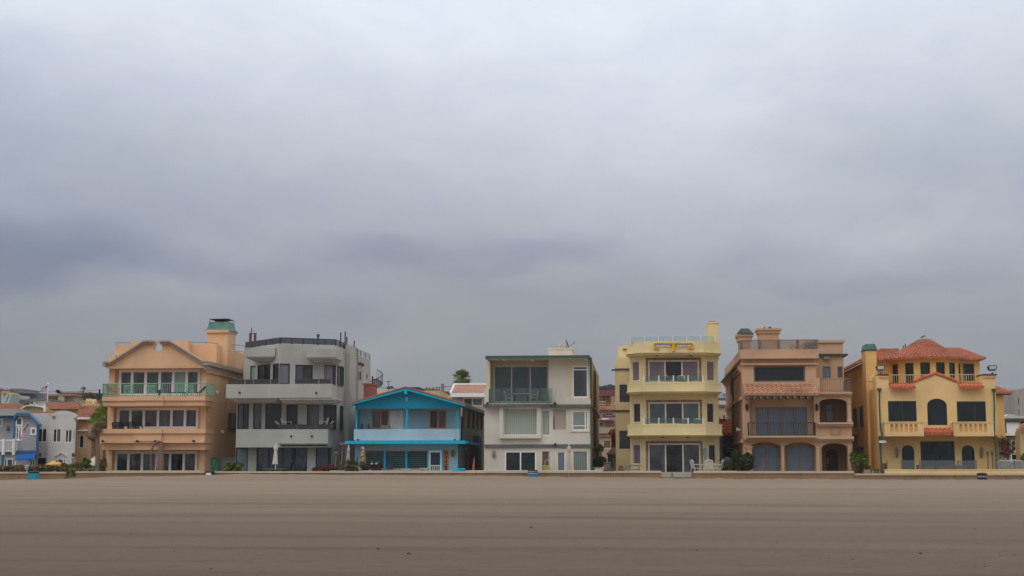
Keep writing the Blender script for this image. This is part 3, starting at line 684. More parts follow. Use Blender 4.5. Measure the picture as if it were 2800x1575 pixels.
mb.pb(D, (g2[0], g2[0]+.13, BZ, zt_), 0, .1); mb.pb(D, (g2[1]-.13, g2[1], BZ, zt_), 0, .1); mb.pb(D, (g2[0], g2[1], zt_-.14, zt_), -.004, .096)
zr = D.at(1180,1205)[1]; mb.pb(D, (g2[0], g2[1], zr, zr+.07), -.006, .08)
for k in range(1,7): x_ = g2[0]+dw*k/7; mb.pb(D, (x_-.025, x_+.025, BZ, zr), -.002, .06)
sd = mb.build('screen_door', M['white'], H4); mb = MB(); mb.pb(D, (g2[0], g2[1], BZ, zt_), .12, .14); mb.build('door_panel', glass('glass_dark_blue', (30,62,84), c2=(20,40,60), amt=.5), sd)
window(H4, G0, g3, (1,), plain('bright_orange_frame', (200,104,50), .6), G['gblind'], .13, .08, rows=(.45,.6,.8), name='sidelight')
mb = MB(); c = W(1400,1050,99.9); mb.lathe((c.x,99.85,c.z-.25), [(.03,0),(.1,.08),(.15,.2),(.17,.32),(.12,.42),(.04,.48)], 10); mb.build('wall_mask', plain('terracotta', (140,90,60), .8), H4)
mb = MB(); c = W(843,402,99.85); mb.lathe((c.x,99.85,c.z-.18), [(.02,0),(.04,.07),(.06,.16),(.08,.24),(.03,.28)], 8); mb.tube([(c.x-.07,99.85,c.z+.05),(c.x-.08,99.85,c.z+.17)], .02, 4); mb.tube([(c.x+.07,99.85,c.z+.05),(c.x+.08,99.85,c.z+.17)], .02, 4); mb.build('gable_mask', M['white'], H4)
mb = MB(); a, b = W(996,592,101.85), W(1056,662,101.85); mb.tube([a, a.lerp(b,.25), a.lerp(b,.55), b, b+(b-a)*.3], [.03,.1,.09,.03,.008], 6); mb.prism([a.lerp(b,.2), a.lerp(b,.3), a.lerp(b,.2)+Vector((.12,0,.1))], (0,.03,0)); mb.build('swordfish_ornament', plain('fish_blue_white', (150,175,205), .4), H4)
for x in (1512,1582,1638,1688,1736):
    u = S.at(x,650)[0]; zt_ = S.at(x, 530+(x-1512)*.28)[1]; zb_ = S.at(x, 745+(x-1512)*.1)[1]; window(H4, S, (u-.35,u+.35,zb_,zt_), (1,), plain('brown_side_frame', (120,72,48), .7), G['brown'], .12, -.05, name='side_window')
for x in (1548,1600): u = S.at(x,1100)[0]; window(H4, S, (u-.3,u+.3,BZ+.2,S.at(x,1020)[1]), (1,), plain('brown_side_frame', (120,80,54), .7), G['brown'], .1, -.05, name='side_window')
mb = MB()
for x in (261,1423): c = W(x,888,99.7); mb.disc((c.x,99.55,c.z), .06, .15, 8)
mb.build('drain_spout', M['black'], H4)
mb = MB(); S2 = SR(xr+.05); u0,u1,z0,z1 = S2.r(1645,845,1685,1190); mb.box(xr+.03, xr+.4, u0, u1, BZ, z1); mb.build('chase', plain('blue_grey_paint', (62,74,98), .7), H4)
# ================================================================= HOUSE 4 : white with green trim
zoom(3.449, 1290, 900)
H5 = thing('beach_house', 'white three-storey house with dark green trim, glass balcony and satellite dish', 'house', (P(1470,1290,104).x, 108, BZ), 'colourful houses along the beach walk')
cm, c2 = M['cream'], M['cream2']
A = FY(100); xl, xr = A.at(120,900)[0], A.at(1122,900)[0]; zR = A.at(700,272)[1]; z3b = A.at(600,712)[1]; z2b = A.at(600,1100)[1]
Rr = FY(102); 
mb = MB(); xm = A.at(724,500)[0]
wr = A.r(948,346,1098,648); wb = A.r(298,742,620,1003); w2 = A.r(657,758,742,1004); w3 = A.r(768,758,888,946); w4 = A.r(946,772,1098,956)
g1 = ext(A.r(311,1150,608,1335), BZ); g2 = ext(A.r(657,1148,748,1335), BZ); g3 = ext(A.r(804,1156,882,1335), BZ); g4 = ext(A.r(952,1148,1096,1335), BZ)
mb.holed(A, (xm, xr, z3b, zR), [wr], 0, .15); mb.holed(A, (xl, xr, z2b, z3b), [wb,w2,w3,w4], 0, .15); mb.holed(A, (xl, xr, BZ, z2b), [g1,g2,g3,g4], 0, .15)
mb.poly([(xl,100,BZ),(xl,121,BZ),(xl,121,z3b),(xl,100,z3b)]); mb.poly([(xl,121,BZ),(xr,121,BZ),(xr,121,zR),(xl,121,zR)])
mb.poly([(xl,100,z3b),(xm,100,z3b),(xm,102,z3b),(xl,102,z3b)]); mb.poly([(xm,100,z3b),(xm,102,z3b),(xm,102,zR),(xm,100,zR)])
mb.build('wall', cm, H5)
mb = MB(); x3l = Rr.at(160,450)[0]; gz = Rr.r(209,345,719,690); mb.holed(Rr, (x3l, xm, z3b, zR), [gz], 0, .1); mb.box(x3l, x3l+.25, 100.6, 102, z3b, zR); mb.poly([(x3l,102,z3b),(x3l,121,z3b),(x3l,121,zR),(x3l,102,zR)])
mb.zb(910,280,916,662,99.97,100.1); mb.build('upper_wall', c2, H5)
mb = MB(); S = SR(xr+.01); mb.holed(S, (100,121,BZ,zR), [], 0); mb.build('side_wall', M['tanside'], H5)
mb = MB(); f = FY(98.6).r(128,248,1112,274); xR = f[1]; mb.box(f[0], f[1], 98.6, 98.75, f[2], f[3]); mb.box(f[0], f[0]+.15, 98.75, 121.3, f[2], f[3]); mb.box(f[1]-.15, f[1], 98.75, 121.3, f[2], f[3]); mb.build('fascia', M['green_t'], H5)
mb = MB(); mb.box(f[0]+.15, f[1]-.15, 98.75, 121.2, f[2]+.02, f[3]-.03); rf = mb.build('roof', c2, H5)
mb = MB(); r = FY(108).r(723,186,945,252); mb.box(r[0], r[1], 108, 111, r[2]-1, r[3]); mb.box(r[0]-.05, r[1]+.05, 107.95, 111.05, r[3]-.04, r[3]+.06); bx = mb.build('roof_box', cm, rf)
mb = MB(); c = W(834,178,108.6); mb.lathe((c.x,108.6,r[3]), [(.09,0),(.09,.24),(.14,.26),(.15,.4),(.12,.43)], 12); mb.build('vent_cap', M['yellow_t'], rf)
zdish = r[3]
mb = MB(); c = W(893,178,108.6); mb.tube([(c.x,108.6,zdish),(c.x,108.6,zdish+.3)], .03, 6)
ctr = Vector((c.x+.02,108.6,zdish+.42)); ax = Vector((.93,-.1,.35)).normalized(); sx = ax.cross(Vector((0,0,1))).normalized(); sy = ax.cross(sx)
rings = []
for k in range(5):
    rr = .08*k; rings.append([ctr+ax*(rr*rr*.7)+sx*rr*math.cos(t)+sy*rr*math.sin(t)*1.15 for t in [i*math.pi/8 for i in range(16)]])
for k in range(4):
    for i in range(16): mb.poly([rings[k][i], rings[k][(i+1)%16], rings[k+1][(i+1)%16], rings[k+1][i]])
arm = ctr+Vector((.6,-.1,.08)); lo = Vector((c.x+.08,108.5,zdish+.14)); mb.tube([lo, arm], .018, 5); mb.tube([arm+Vector((-.04,0,-.02)), arm+Vector((.02,0,.1))], .035, 6)
mb.build('satellite_dish', plain('brown_dish', (104,76,64), .6), rf)
window(H5, Rr, gz, (1,1.05,1), M['white_f'], G['teal'], .08, .06, name='sliding_door')
window(H5, A, wr, (1,), M['white_f'], G['sea'], .1, .08, rows=(.88,), trim=c2, tw=.13)
window(H5, A, wb, (1,), M['white_f'], G['vblind'], .06, .08, trim=cm, tw=.26, proud=.3); window(H5, A, w2, (1,), M['white_f'], G['vblind'], .06, .08)
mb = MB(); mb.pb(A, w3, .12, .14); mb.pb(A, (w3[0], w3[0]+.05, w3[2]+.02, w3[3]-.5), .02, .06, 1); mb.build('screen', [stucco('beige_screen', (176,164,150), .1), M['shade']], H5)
window(H5, A, w4, (1,.22), M['white_f'], G['hblind'], .08, .08, rows=(.24,), trim=c2, tw=.13)
window(H5, A, g1, (1,1), M['white_f'], G['tealdk'], .09, .08, name='sliding_door'); window(H5, A, g2, (1,.25), M['white_f'], [G['brown'],G['pale']], .05, .08, trim=c2, tw=.1)
window(H5, A, g3, (1,), M['white_f'], G['curtw'], .07, .08, trim=cm, tw=.14, name='door'); window(H5, A, g4, (1,), M['white_f'], glass('glass_grey_green_blinds', (140,150,146), 'v', (104,116,112), 2.0, amt=.5), .06, .08, trim=c2, tw=.13)
mb = MB(); r1 = FY(99.4).r(106,705,740,728); mb.box(r1[0], r1[1], 99.4, 102, r1[2], r1[3]); mb.zb(738,709,1124,736,99.7,100.05); mb.zb(118,1086,1130,1114,99.85,100.05); mb.box(xr, xr+.12, 99.85, 121, *FY(99.85).r(118,1086,1130,1114)[2:]); mb.box(xr, xr+.12, 99.85, 121, *FY(99.7).r(740,709,1124,736)[2:]); mb.build('trim_band', M['band'], H5)
mb = MB(); mb.zb(118,560,160,705,99.45,102); mb.zb(738,660,1122,712,99.8,100.02); mb.build('parapet', cm, H5)
z0, z1 = r1[3], FY(99.5).at(400,556)[1]; xa = FY(99.5).at(162,600)[0]; xb = FY(99.5).at(762,600)[0]
glassrail(H5, (xa,99.5), (xb,99.5), z0, z1, 5, CG['green'], M['white'], 'balcony_railing', .02, posts=False)
mb = MB(); u = A.at(1127,700)[0]; mb.tube([(u,99.9,BZ),(u,99.9,zR)], .07, 6); mb.build('downpipe', M['green_t'], H5)
for x in (1155,):
    for (ya, yb) in ((405,730),(808,1110)): r = S.r(x-6,ya,x+5,yb); window(H5, S, r, (1,), plain('brown_side_frame', (110,76,56), .7), G['brown'], .1, -.05, name='side_window')
mb = MB()
for (x,y,Y) in ((783,697,99.3),(147,697,99.3),(785,1084,99.7)): c = W(x,y,Y); mb.box(c.x-.07, c.x+.07, Y, 100, c.z-.06, c.z+.06)
mb.build('drain_spout', M['black'], H5)
mb = MB()
for (x,y) in ((305,287),(570,290),(1077,283)): c = W(x,y,99.4); mb.box(c.x-.1, c.x+.1, 99.3, 99.6, c.z-.08, c.z+.04 if x < 1000 else c.z+.12)
mb.build('soffit_light', M['white'], H5)
mb = MB(); c = W(208,1175,99.9); mb.lathe((c.x,99.85,c.z-.3), [(.02,0),(.09,.1),(.12,.3),(.1,.5),(.03,.55)], 8); mb.build('wall_lantern', stucco('aged_plaster', (150,140,128), .3), H5)
# ================================================================= HOUSE 5 : pale yellow
zoom(3.15, 1640, 860)
H6 = thing('beach_house', 'pale yellow three-storey house with canted front and golden parapet ornament', 'house', (P(1830,1290,104).x, 106, BZ), 'colourful houses along the beach walk')
ym = M['yellow']
C0 = FY(100.2); a0 = C0.at(388,800)[0]; a1 = C0.at(888,800)[0]; xl = FY(101.1).at(258,800)[0]; xr = FY(101.1).at(1024,800)[0]
L1 = PP(Vector((xl,101.1,0)), Vector((a0,100.2,0))); R1 = PP(Vector((a1,100.2,0)), Vector((xr,101.1,0)))
lL = (Vector((a0-xl,.9,0))).length; lR = (Vector((xr-a1,.9,0))).length; zR = C0.at(640,300)[1]
wins = [C0.r(417,393,855,580), C0.r(420,755,862,946), ext(C0.r(417,1110,868,1345), BZ)]
lw = [L1.r(277,404,341,572), L1.r(286,764,351,931), L1.r(283,1120,350,1289)]; rw = [R1.r(921,403,989,571), R1.r(922,763,987,931), R1.r(938,1119,1000,1284)]
mb = MB(); mb.holed(C0, (a0,a1,BZ,zR), wins, 0, .15); mb.holed(L1, (0,lL,BZ,zR), lw, 0, .12); mb.holed(R1, (0,lR,BZ,zR), rw, 0, .12)
mb.poly([(xl,101.1,BZ),(xl,118,BZ),(xl,118,zR),(xl,101.1,zR)]); mb.poly([(xr,101.1,BZ),(xr,118,BZ),(xr,118,zR),(xr,101.1,zR)]); mb.poly([(xl,118,BZ),(xr,118,BZ),(xr,118,zR),(xl,118,zR)])
mb.poly([(xl,101.1,zR),(a0,100.2,zR),(a1,100.2,zR),(xr,101.1,zR),(xr,118,zR),(xl,118,zR)])
WL = FY(103.6); wl = WL.at(134,800)[0]; zW = WL.at(200,372)[1]; h1, h2 = WL.r(163,596,252,762), WL.r(161,996,249,1164)
h1 = (h1[0], xl+.3, h1[2], h1[3]); h2 = (h2[0], xl+.3, h2[2], h2[3])
mb.holed(WL, (wl, xl+.3, BZ, zW), [h1,h2], 0, .15); mb.poly([(wl,103.6,BZ),(wl,119,BZ),(wl,119,zW),(wl,103.6,zW)]); mb.poly([(wl,103.6,zW),(xl+.3,103.6,zW),(xl+.3,119,zW),(wl,119,zW)])
mb.zb(155,270,245,400,105.5,117); mb.build('wall', ym, H6)
def bandring(name, ys, front, mat):
    mb = MB()
    for (y0, y1, out) in ys:
        z0, z1 = FY(front).at(640,y1)[1], FY(front).at(640,y0)[1]; f = front-out
        mb.plan([(xl-.15-out,f+1.05),(a0-.1,f),(a1+.1,f),(xr+.15+out,f+1.05),(xr+.15+out,102.5),(xl-.15-out,102.5)], z0, z1)
    return mb.build(name, mat, H6)
bandring('parapet', [(231,318,0),(318,330,.06),(332,344,-.1)], 99.3, M['yellow_t'])
bandring('balcony', [(580,596,.02),(596,655,0),(655,664,.07),(665,676,-.1)], 99.1, M['yellow_t'])
bandring('balcony', [(944,960,.02),(960,1032,0),(1032,1040,.07),(1041,1050,-.1)], 99.1, M['yellow_t'])
for i, (r, g) in enumerate(zip(wins, ([G['mauve'],G['dark'],G['mauve']],[G['sea'],G['mauvedk'],G['teal']],[G['sea'],G['dark'],G['sea']]))):
    window(H6, C0, r, (1,1,1), M['cream_f'], g, .1, .1, trim=M['mauve'], tw=.16, name='sliding_door')
for r, p, g in list(zip(lw, (L1,)*3, (G['mauve'],G['mauvedk'],G['mauve'])))+list(zip(rw, (R1,)*3, (G['mauve'],G['mauvedk'],G['mauvedk']))): window(H6, p, r, (1,), M['cream_f'], g, .05, .08, trim=M['cream_f'], tw=.07)
for r in (h1,h2): window(H6, WL, r, (1,), M['cream_f'], G['mauvedk'], .06, .08)
for (ya, yb, zz) in ((526,581,None),(891,945,None)):
    z0, z1 = FY(99.2).at(640,yb)[1], FY(99.2).at(640,ya)[1]; xa, xb = FY(99.2).at(382,yb)[0], FY(99.2).at(889,yb)[0]; glassrail(H6, (xa,99.3), (xb,99.3), z0, z1, 4 if True else 3, CG['green'], M['white'], 'balcony_railing', .05)
z0, z1 = FY(99.5).at(640,232)[1], FY(99.5).at(640,182)[1]; xa, xb = FY(99.6).at(262,210)[0], FY(99.6).at(995,210)[0]; glassrail(H6, (xa,99.9), (xb,99.9), z0-.1, z1, 6, CG['pale'], M['white_f'], 'roof_railing', .012)
mb = MB(); r = FY(103).r(931,70,1022,250); mb.box(r[0], r[1], 103, 105, zR-.5, r[3]); mb.box(r[0]-.03, r[1]+.06, 102.95, 105.05, r[3]-.05, r[3]+.06); ch = mb.build('chimney', ym, H6)
mb = MB(); c = W(968,60,103.8); mb.box(c.x-.2, c.x+.2, 103.6, 104.2, r[3]+.06, r[3]+.13); mb.box(c.x-.26, c.x+.26, 103.5, 104.3, r[3]+.13, r[3]+.16); mb.build('chimney_cap', M['steel'], ch)
mb = MB(); Yo = 99.1
def gp(pts): mb.zprism(pts, Yo, Yo+.25)
gp([(484,242),(790,242),(790,251),(484,251)]); gp([(620,251),(648,251),(645,316),(624,316)]); 
gp([(484,242),(465,248),(459,268),(466,290),(476,293),(476,282),(472,268),(476,254)]); gp([(476,281),(512,283),(510,293),(476,293)])
gp([(790,242),(806,248),(811,268),(804,290),(794,293),(795,281),(799,268),(794,254)]); gp([(760,283),(795,281),(794,293),(762,293)]); mb.build('parapet_ornament', M['gold'], H6)
for (x0_,x1_) in ((481,606),(665,786)):
    mb = MB(); mb.zb(x0_,256,x1_,276,Yo+.12,Yo+.19); 
    for k in range(1,6): x = x0_+(x1_-x0_)*k/6; mb.zb(x-.5,256,x+.5,276,Yo+.09,Yo+.12,1)
    mb.build('glass_block', [plain('frosted_block', (232,236,230), .3), M['steel']], H6)
mb = MB(); 
for y in (472,830): a = W(132,y,103.55); mb.box(wl, xl, 103.5, 103.6, a.z-.06, a.z+.06)
a = W(103,481,103.5); mb.tube([a, (wl,103.6,a.z+.05)], .07, 6); mb.zb(200,294,236,302,105.3,105.5); mb.build('expansion_strip', M['iron'], H6)
mb = MB()
for (x,y) in ((492,351),(782,352),(540,1055),(755,1055)): c = W(x,y,99.8); mb.lathe((c.x,99.9,c.z-.05), [(.12,0),(.1,.1)], 8)
mb.build('soffit_light', M['brown_f'], H6)
mb = MB(); c = W(907,1180,100.2); p_ = [(0,-1.3),(.22,-1.0),(.15,-.5),(.24,0),(.12,.25),(.26,.42),(.0,.8),(-.26,.42),(-.12,.25),(-.24,0),(-.15,-.5),(-.22,-1.0)]; mb.prism([(c.x+a*.55,100.0,c.z+b*.5-.1) for a,b in p_], (0,.06,0)); mb.build('wall_sculpture', plain('verdigris_sculpture', (110,140,140), .5), H6)
# ================================================================= HOUSE 6 : rose tan mediterranean
zoom(3.293, 1960, 880)
H7 = thing('beach_house', 'rose tan three-storey house with arches, tiled awning roof and two roof chimneys', 'house', (P(2180,1290,104).x, 108, BZ), 'colourful houses along the beach walk')
tm, tt = M['tan'], M['tan_t']
A = FY(100); xl = A.at(232,800)[0]; xm = A.at(905,800)[0]; xr = A.at(1212,800)[0]; zR = A.at(560,252)[1]; z2 = A.at(500,1030)[1]; z3 = A.at(1000,630)[1]; zt3 = A.at(560,600)[1]
B0 = FY(100.7); wide = A.r(333,396,796,541); w4 = B0.r(350,768,817,1028)
mb = MB(); mb.holed(A, (xl, xm, zt3, zR), [wide], 0, .25)
up = A.r(296,683,876,1032); mb.holed(A, (xl, xm, z2, zt3), [(up[0],up[1],z2,up[3])], 0, .7); mb.holed(B0, (xl,xm,z2,zt3+.3), [w4], 0, .15)
# ground floor with arches
def archhole(x0,x1,ytop,rise): r = A.r(x0,ytop,x1,1345); return (r[0],r[1],BZ,r[3],'arch',rise)
gA, gB, gC = archhole(300,578,1085,.34), archhole(612,892,1085,.34), archhole(944,1182,1092,.36)
mb.holed(A, (xl, xr, BZ, z2), [gA,gB,gC], 0, .6)
# loggia
lg = A.r(925,690,1176,905); mb.holed(A, (xm, xr, z2, z3), [(lg[0],lg[1],lg[2],lg[3],'arch',.3)], 0, .5)
T = FY(103); tw1, tw2 = T.r(953,401,1027,508), T.r(1086,401,1134,506); xtr = T.at(1142,400)[0]; zTR = T.at(1020,172)[1]
mb.holed(T, (T.at(890,400)[0], xtr, z3, zTR), [tw1,tw2], 0, .12); mb.poly([(xtr,103,z3),(xtr,119,z3),(xtr,119,zTR),(xtr,103,zTR)]); mb.poly([(xm-.3,103,zTR),(xtr,103,zTR),(xtr,119,zTR),(xm-.3,119,zTR)])
mb.poly([(xl,100,BZ),(xl,119,BZ),(xl,119,zR),(xl,100,zR)]); mb.poly([(xr,100,BZ),(xr,119,BZ),(xr,119,z3),(xr,100,z3)]); mb.poly([(xl,119,BZ),(xr,119,BZ),(xr,119,z3),(xl,119,z3)]); mb.poly([(xl,119,z3),(xm,119,z3),(xm,119,zR),(xl,119,zR)])
mb.poly([(xl,100,zR),(xm,100,zR),(xm,119,zR),(xl,119,zR)]); mb.poly([(xm,100,z3),(xm,119,z3),(xm,119,zR),(xm,100,zR)]); mb.poly([(xm,100,z3),(xr,100,z3),(xr,103,z3),(xm,103,z3)])
mb.build('wall', tm, H7)
mb = MB(); Bk = FY(102); lw_ = Bk.r(977,741,1055,905); mb.holed(Bk, (xm-.1, xr-.02, z2, z3), [(lw_[0],lw_[1],lw_[2],lw_[3],'arch',(lw_[1]-lw_[0])/2)], 0, .12)
En = FY(102.2); dr_ = En.r(985,1145,1092,1345); mb.holed(En, (gC[0]-.4, gC[1]+.4, BZ, gC[3]+.1), [(dr_[0],dr_[1],BZ,dr_[3],'arch',(dr_[1]-dr_[0])*.45)], 0, .15)
gw1, gw2 = ext(FY(100.6).r(325,1118,566,1345), BZ), ext(FY(100.6).r(625,1118,876,1345), BZ); mb.holed(FY(100.6), (xl+.1, xm+.1, BZ, z2-.02), [gw1,gw2], 0, .1); mb.poly([(xm+.1,100.6,BZ),(xm+.1,102.2,BZ),(xm+.1,102.2,z2),(xm+.1,100.6,z2)])
mb.poly([(xm,100.2,z2+.02),(xr,100.2,z2+.02),(xr,102,z2+.02),(xm,102,z2+.02)]); mb.poly([(xm,100.2,z3-.02),(xr,100.2,z3-.02),(xr,102,z3-.02),(xm,102,z3-.02)]); mb.poly([(gC[0]-.3,100.6,z2-.03),(xr,100.6,z2-.03),(xr,102.2,z2-.03),(gC[0]-.3,102.2,z2-.03)])
mb.build('recess_wall', M['recess'], H7)
window(H7, A, wide, (1,), M['brown_f'], G['dark'], .1, .2); window(H7, B0, w4, (1,1,1,1), M['brown_f'], G['curtb'], .1, .1, name='sliding_door')
window(H7, FY(100.6), gw1, (1,1), M['brown_f'], [G['curtw'],G['curtb']], .1, .08, name='sliding_door'); window(H7, FY(100.6), gw2, (1,1), M['brown_f'], G['curtb'], .1, .08, name='sliding_door')
window(H7, T, tw1, (1,), M['brown_f'], G['curtw'], .06, .08); window(H7, T, tw2, (1,), M['brown_f'], G['brown'], .06, .08); window(H7, Bk, lw_, (1,), M['redwood'], G['curtw'], .05, .08, rows=(.68,))
mb = MB(); mb.pb(En, dr_, .1, .16); cxd = (dr_[0]+dr_[1])/2; mb.pb(En, (cxd-.02,cxd+.02,BZ,dr_[3]), .07, .1)
for k in range(3):
    for s in (0,1):
        a = dr_[0]+.12+s*(dr_[1]-dr_[0])*.5; b = a+(dr_[1]-dr_[0])*.5-.24; mb.pb(En, (a,b,BZ+.3+k*.65,BZ+.8+k*.65), .08, .1)
d_ = mb.build('door', M['redwood'], H7); mb = MB(); mb.tube([(dr_[0]+.12,102.2,BZ+.9),(dr_[0]+.12,102.2,BZ+1.3)], .03, 6); mb.build('handle', M['gold'], d_)
def mold(parent, x0, x1, rows, Yf, mat, name='cornice', side=0):
    mb = MB()
    for (y0,y1,o) in rows:
        u0,u1,z0,z1 = FY(Yf-o).r(x0,y0,x1,y1); mb.box(u0,u1,Yf-o,Yf+.3,z0,z1)
        if side < 0: mb.box(u0, u0+.3+o, Yf+.3, 118.5, z0, z1)
        if side > 0: mb.box(u1-.3-o, u1, Yf+.3, 118.5, z0, z1)
    return mb.build(name, mat, parent)
mold(H7, 212, 918, [(248,290,.05),(290,305,.16),(305,318,.26),(318,330,.34)], 99.9, tt, side=-1); mold(H7, 222, 914, [(372,386,.12)], 99.9, tt)
mold(H7, 246, 1236, [(1030,1056,.32),(1056,1066,.22),(1066,1076,.12)], 99.9, tt, 'balcony_slab'); mold(H7, 905, 1220, [(632,648,.26),(648,662,.14)], 99.9, tt, 'cornice', 1)
mold(H7, 906, 1230, [(905,922,.3),(922,940,.16)], 99.9, tt, 'parapet_cap'); 
mb = MB(); zc1, zc2 = T.at(1030,172)[1], T.at(1030,188)[1]; mb.box(xm-.3, xtr+.12, 102.85, 119.1, zc2, zc1+.05); mb.build('cornice', tt, H7)
mb = MB(); z_ = T.at(1040,304)[1]; mb.box(xm, xtr+.3, 102.7, 103, z_, z_+.11); mb.box(xtr, xtr+.3, 103, 106, z_, z_+.11); z5 = A.at(205,380)[1]
mb.box(xl-.42, xl-.22, 100.8, 118.5, z5-.2, z5-.05); mb.build('gutter', M['copper_d'], H7)
mb = MB(); zk = z5-.45
for dz, o in ((0,.25),(-.12,.17),(-.24,.1)): mb.box(xl-o, xl, 100.4, 118.5, z5-.32+dz, z5-.2+dz)
mb.build('eave_molding', tt, H7)
SLh = SL(xl); mb = MB(); u, _ = SLh.at(163,700); y_ = -u
mb.tube([(xl-.15,y_,z5-.3),(xl-.15,y_,BZ+.3)], .08, 6); mb.build('downpipe', M['iron'], H7)
for (x0_,y0_,x1_,y1_) in ((164,438,172,510),(133,505,139,660),(148,830,155,960),(190,800,198,900)): window(H7, SLh, SLh.r(x0_,y0_,x1_,y1_), (1,), M['brown_f'], G['dark'], .08, -.05, name='side_window')
mb = MB()
for yy in (688,1075): z_ = A.at(238,yy)[1]; mb.box(xl-.15, xl, 99.9, 119, z_-.1, z_+.12)
mb.build('side_band', tt, H7)
# tiled awning roof
mb = MB(); e0, e1 = W(250,652,98.7), W(908,652,98.7); r0, r1 = W(232,574,99.98), W(880,574,99.98); tile_plane(mb, e0, e1, r0, r1, .32, .4, .09)
mb.tube([r0+Vector((0,-.05,.06)), r1+Vector((0,-.05,.06))], .1, 8); mb.tube([r1, e1], .08, 8); rf = mb.build('awning_roof', M['tile_t'], H7)
mb = MB(); mb.box(e0.x+.05, e1.x, 98.85, 98.95, e0.z-.18, e0.z-.03)
for k in range(11): x = e0.x+.2+(e1.x-e0.x-.4)*k/10; mb.box(x-.06, x+.06, 98.7, 100, e0.z-.3, e0.z-.16)
mb.build('rafter', M['brown_f'], rf)
# columns
for (x0_,x1_,ya,yb,Y) in ((265,322,1118,1345,100.0),(580,610,1118,1345,100.0),(893,930,1118,1345,100.0),(1183,1214,1118,1345,100.0),(1175,1214,715,905,100.0)):
    c0 = FY(99.8).r(x0_,ya,x1_,yb); cx = (c0[0]+c0[1])/2; w = min((c0[1]-c0[0])/2, .22); z0 = BZ if yb > 1000 else c0[2]
    mb = MB(); mb.lathe((cx,99.85,z0), [(w*1.25,0),(w*1.25,.12),(w,.2),(w*.92,c0[3]-z0-.25),(w*1.15,c0[3]-z0-.15),(w*1.3,c0[3]-z0)], 14); mb.build('column', tt, H7)
mb = MB(); z0 = FY(99.3).at(580,1026)[1]; z1 = FY(99.3).at(580,907)[1]; xa, xb = FY(99.3).at(286,960)[0], FY(99.3).at(886,960)[0]; mb.box(xa-.1, xb+.1, 99.2, 100.3, z0-.12, z0)
pickets(mb, (xa,99.35), (xb,99.35), z0, z1, .14, .015, .03, 1, 12); pickets(mb, (xa,99.35), (xa,100.2), z0, z1, .14, .014, .03, 1); pickets(mb, (xb,99.35), (xb,100.2), z0, z1, .14, .014, .03, 1); mb.build('balcony_railing', [tt, M['iron']], H7)
mb = MB(); z0 = z3+.0; z1 = FY(99.9).at(1060,514)[1]; xa = FY(100.0).at(932,570)[0]; xb = FY(100.0).at(1200,570)[0]; pickets(mb, (xa,100.05), (xb,100.05), z0, z1, .13, .012, .025); pickets(mb, (xb,100.05), (xb,103), z0, z1, .13, .012, .025); mb.build('deck_railing', M['brown_f'], H7)
mb = MB(); mb.zb(872,508,930,632,99.9,102.9); mb.zb(932,516,1140,632,101.4,101.5); mb.build('deck_wall', tm, H7)
z0, z1 = zR, FY(100.1).at(560,163)[1]; xa, xb = FY(100.1).at(219,200)[0], FY(100.1).at(897,200)[0]
glassrail(H7, (xa,100.15), (xb,100.15), z0, z1, 4, CG['tan'], M['brown_f'], 'roof_railing', .1, toprail=True)
def chim(Y, x0,x1,yt,yb, lip, name='chimney'):
    mb = MB(); r = FY(Y).r(x0,yt,x1,yb); mb.box(r[0],r[1],Y,Y+1.6,zR-.3,r[3]); mb.box(r[0]-.1,r[1]+.1,Y-.1,Y+1.7,r[3]-lip,r[3]-lip*.4); mb.box(r[0]-.2,r[1]+.2,Y-.2,Y+1.8,r[3]-lip*.4,r[3]); return mb.build(name, tm, H7), r
c1, r = chim(101.5, 205, 305, 108, 245, .5); mb = MB(); cx = (r[0]+r[1])/2; a, b = (r[1]-r[0])/2+.2, (r[1]-r[0])/2-.12; zq = r[3]; zq2 = FY(101.4).at(255,57)[1]
mb.hexa([(cx-a,101.2,zq),(cx+a,101.2,zq),(cx+a,103.3,zq),(cx-a,103.3,zq),(cx-b,101.6,zq2),(cx+b,101.6,zq2),(cx+b,102.9,zq2),(cx-b,102.9,zq2)]); mb.build('chimney_cap', M['copper_d'], c1)
c2_, r = chim(104, 383, 560, 60, 245, .35); mb = MB(); 
for x, w in ((432,.12),(480,.3)): c = W(x,58,104.6); mb.lathe((c.x,104.8,r[3]), [(.03,0),(.03,.08),(w*.45,.1),(w*.45,.15),(.02,.2)], 8)
mb.build('flue', M['black'], c2_)
mb = MB(); c = W(985,1,100); c = W(1068,988,99.9)
for k in range(12):
    t = k*math.pi/6; mb.lathe((c.x+.3*math.cos(t), 99.95, c.z+.3*math.sin(t)-.07), [(.02,0),(.09,.07),(.02,.14)], 6, sy=.6)
mb.disc((c.x,99.88,c.z), .2, .12, 14); mb.disc((c.x,99.94,c.z), .37, .06, 20); mb.build('rosette', stucco('rosette_stone', (184,150,122), .3), H7)
lantern(H7, 270, 770, 100, M['black'], .48); lantern(H7, 900, 770, 100, M['black'], .48)
mb = MB(); c = W(988,328,102.9); mb.box(c.x-.22, c.x+.22, 102.7, 102.95, c.z-.1, c.z+.12); mb.build('floodlight', M['steel'], H7)
u, z = SLh.at(215,970); mb = MB(); mb.lathe((xl-.22,-u,z-.1), [(.03,0),(.1,.05),(.11,.16),(.04,.22)], 10); mb.tube([(xl,-u,z),(xl-.3,-u,z-.1)], .04, 5); mb.build('wall_lamp', M['white'], H7)
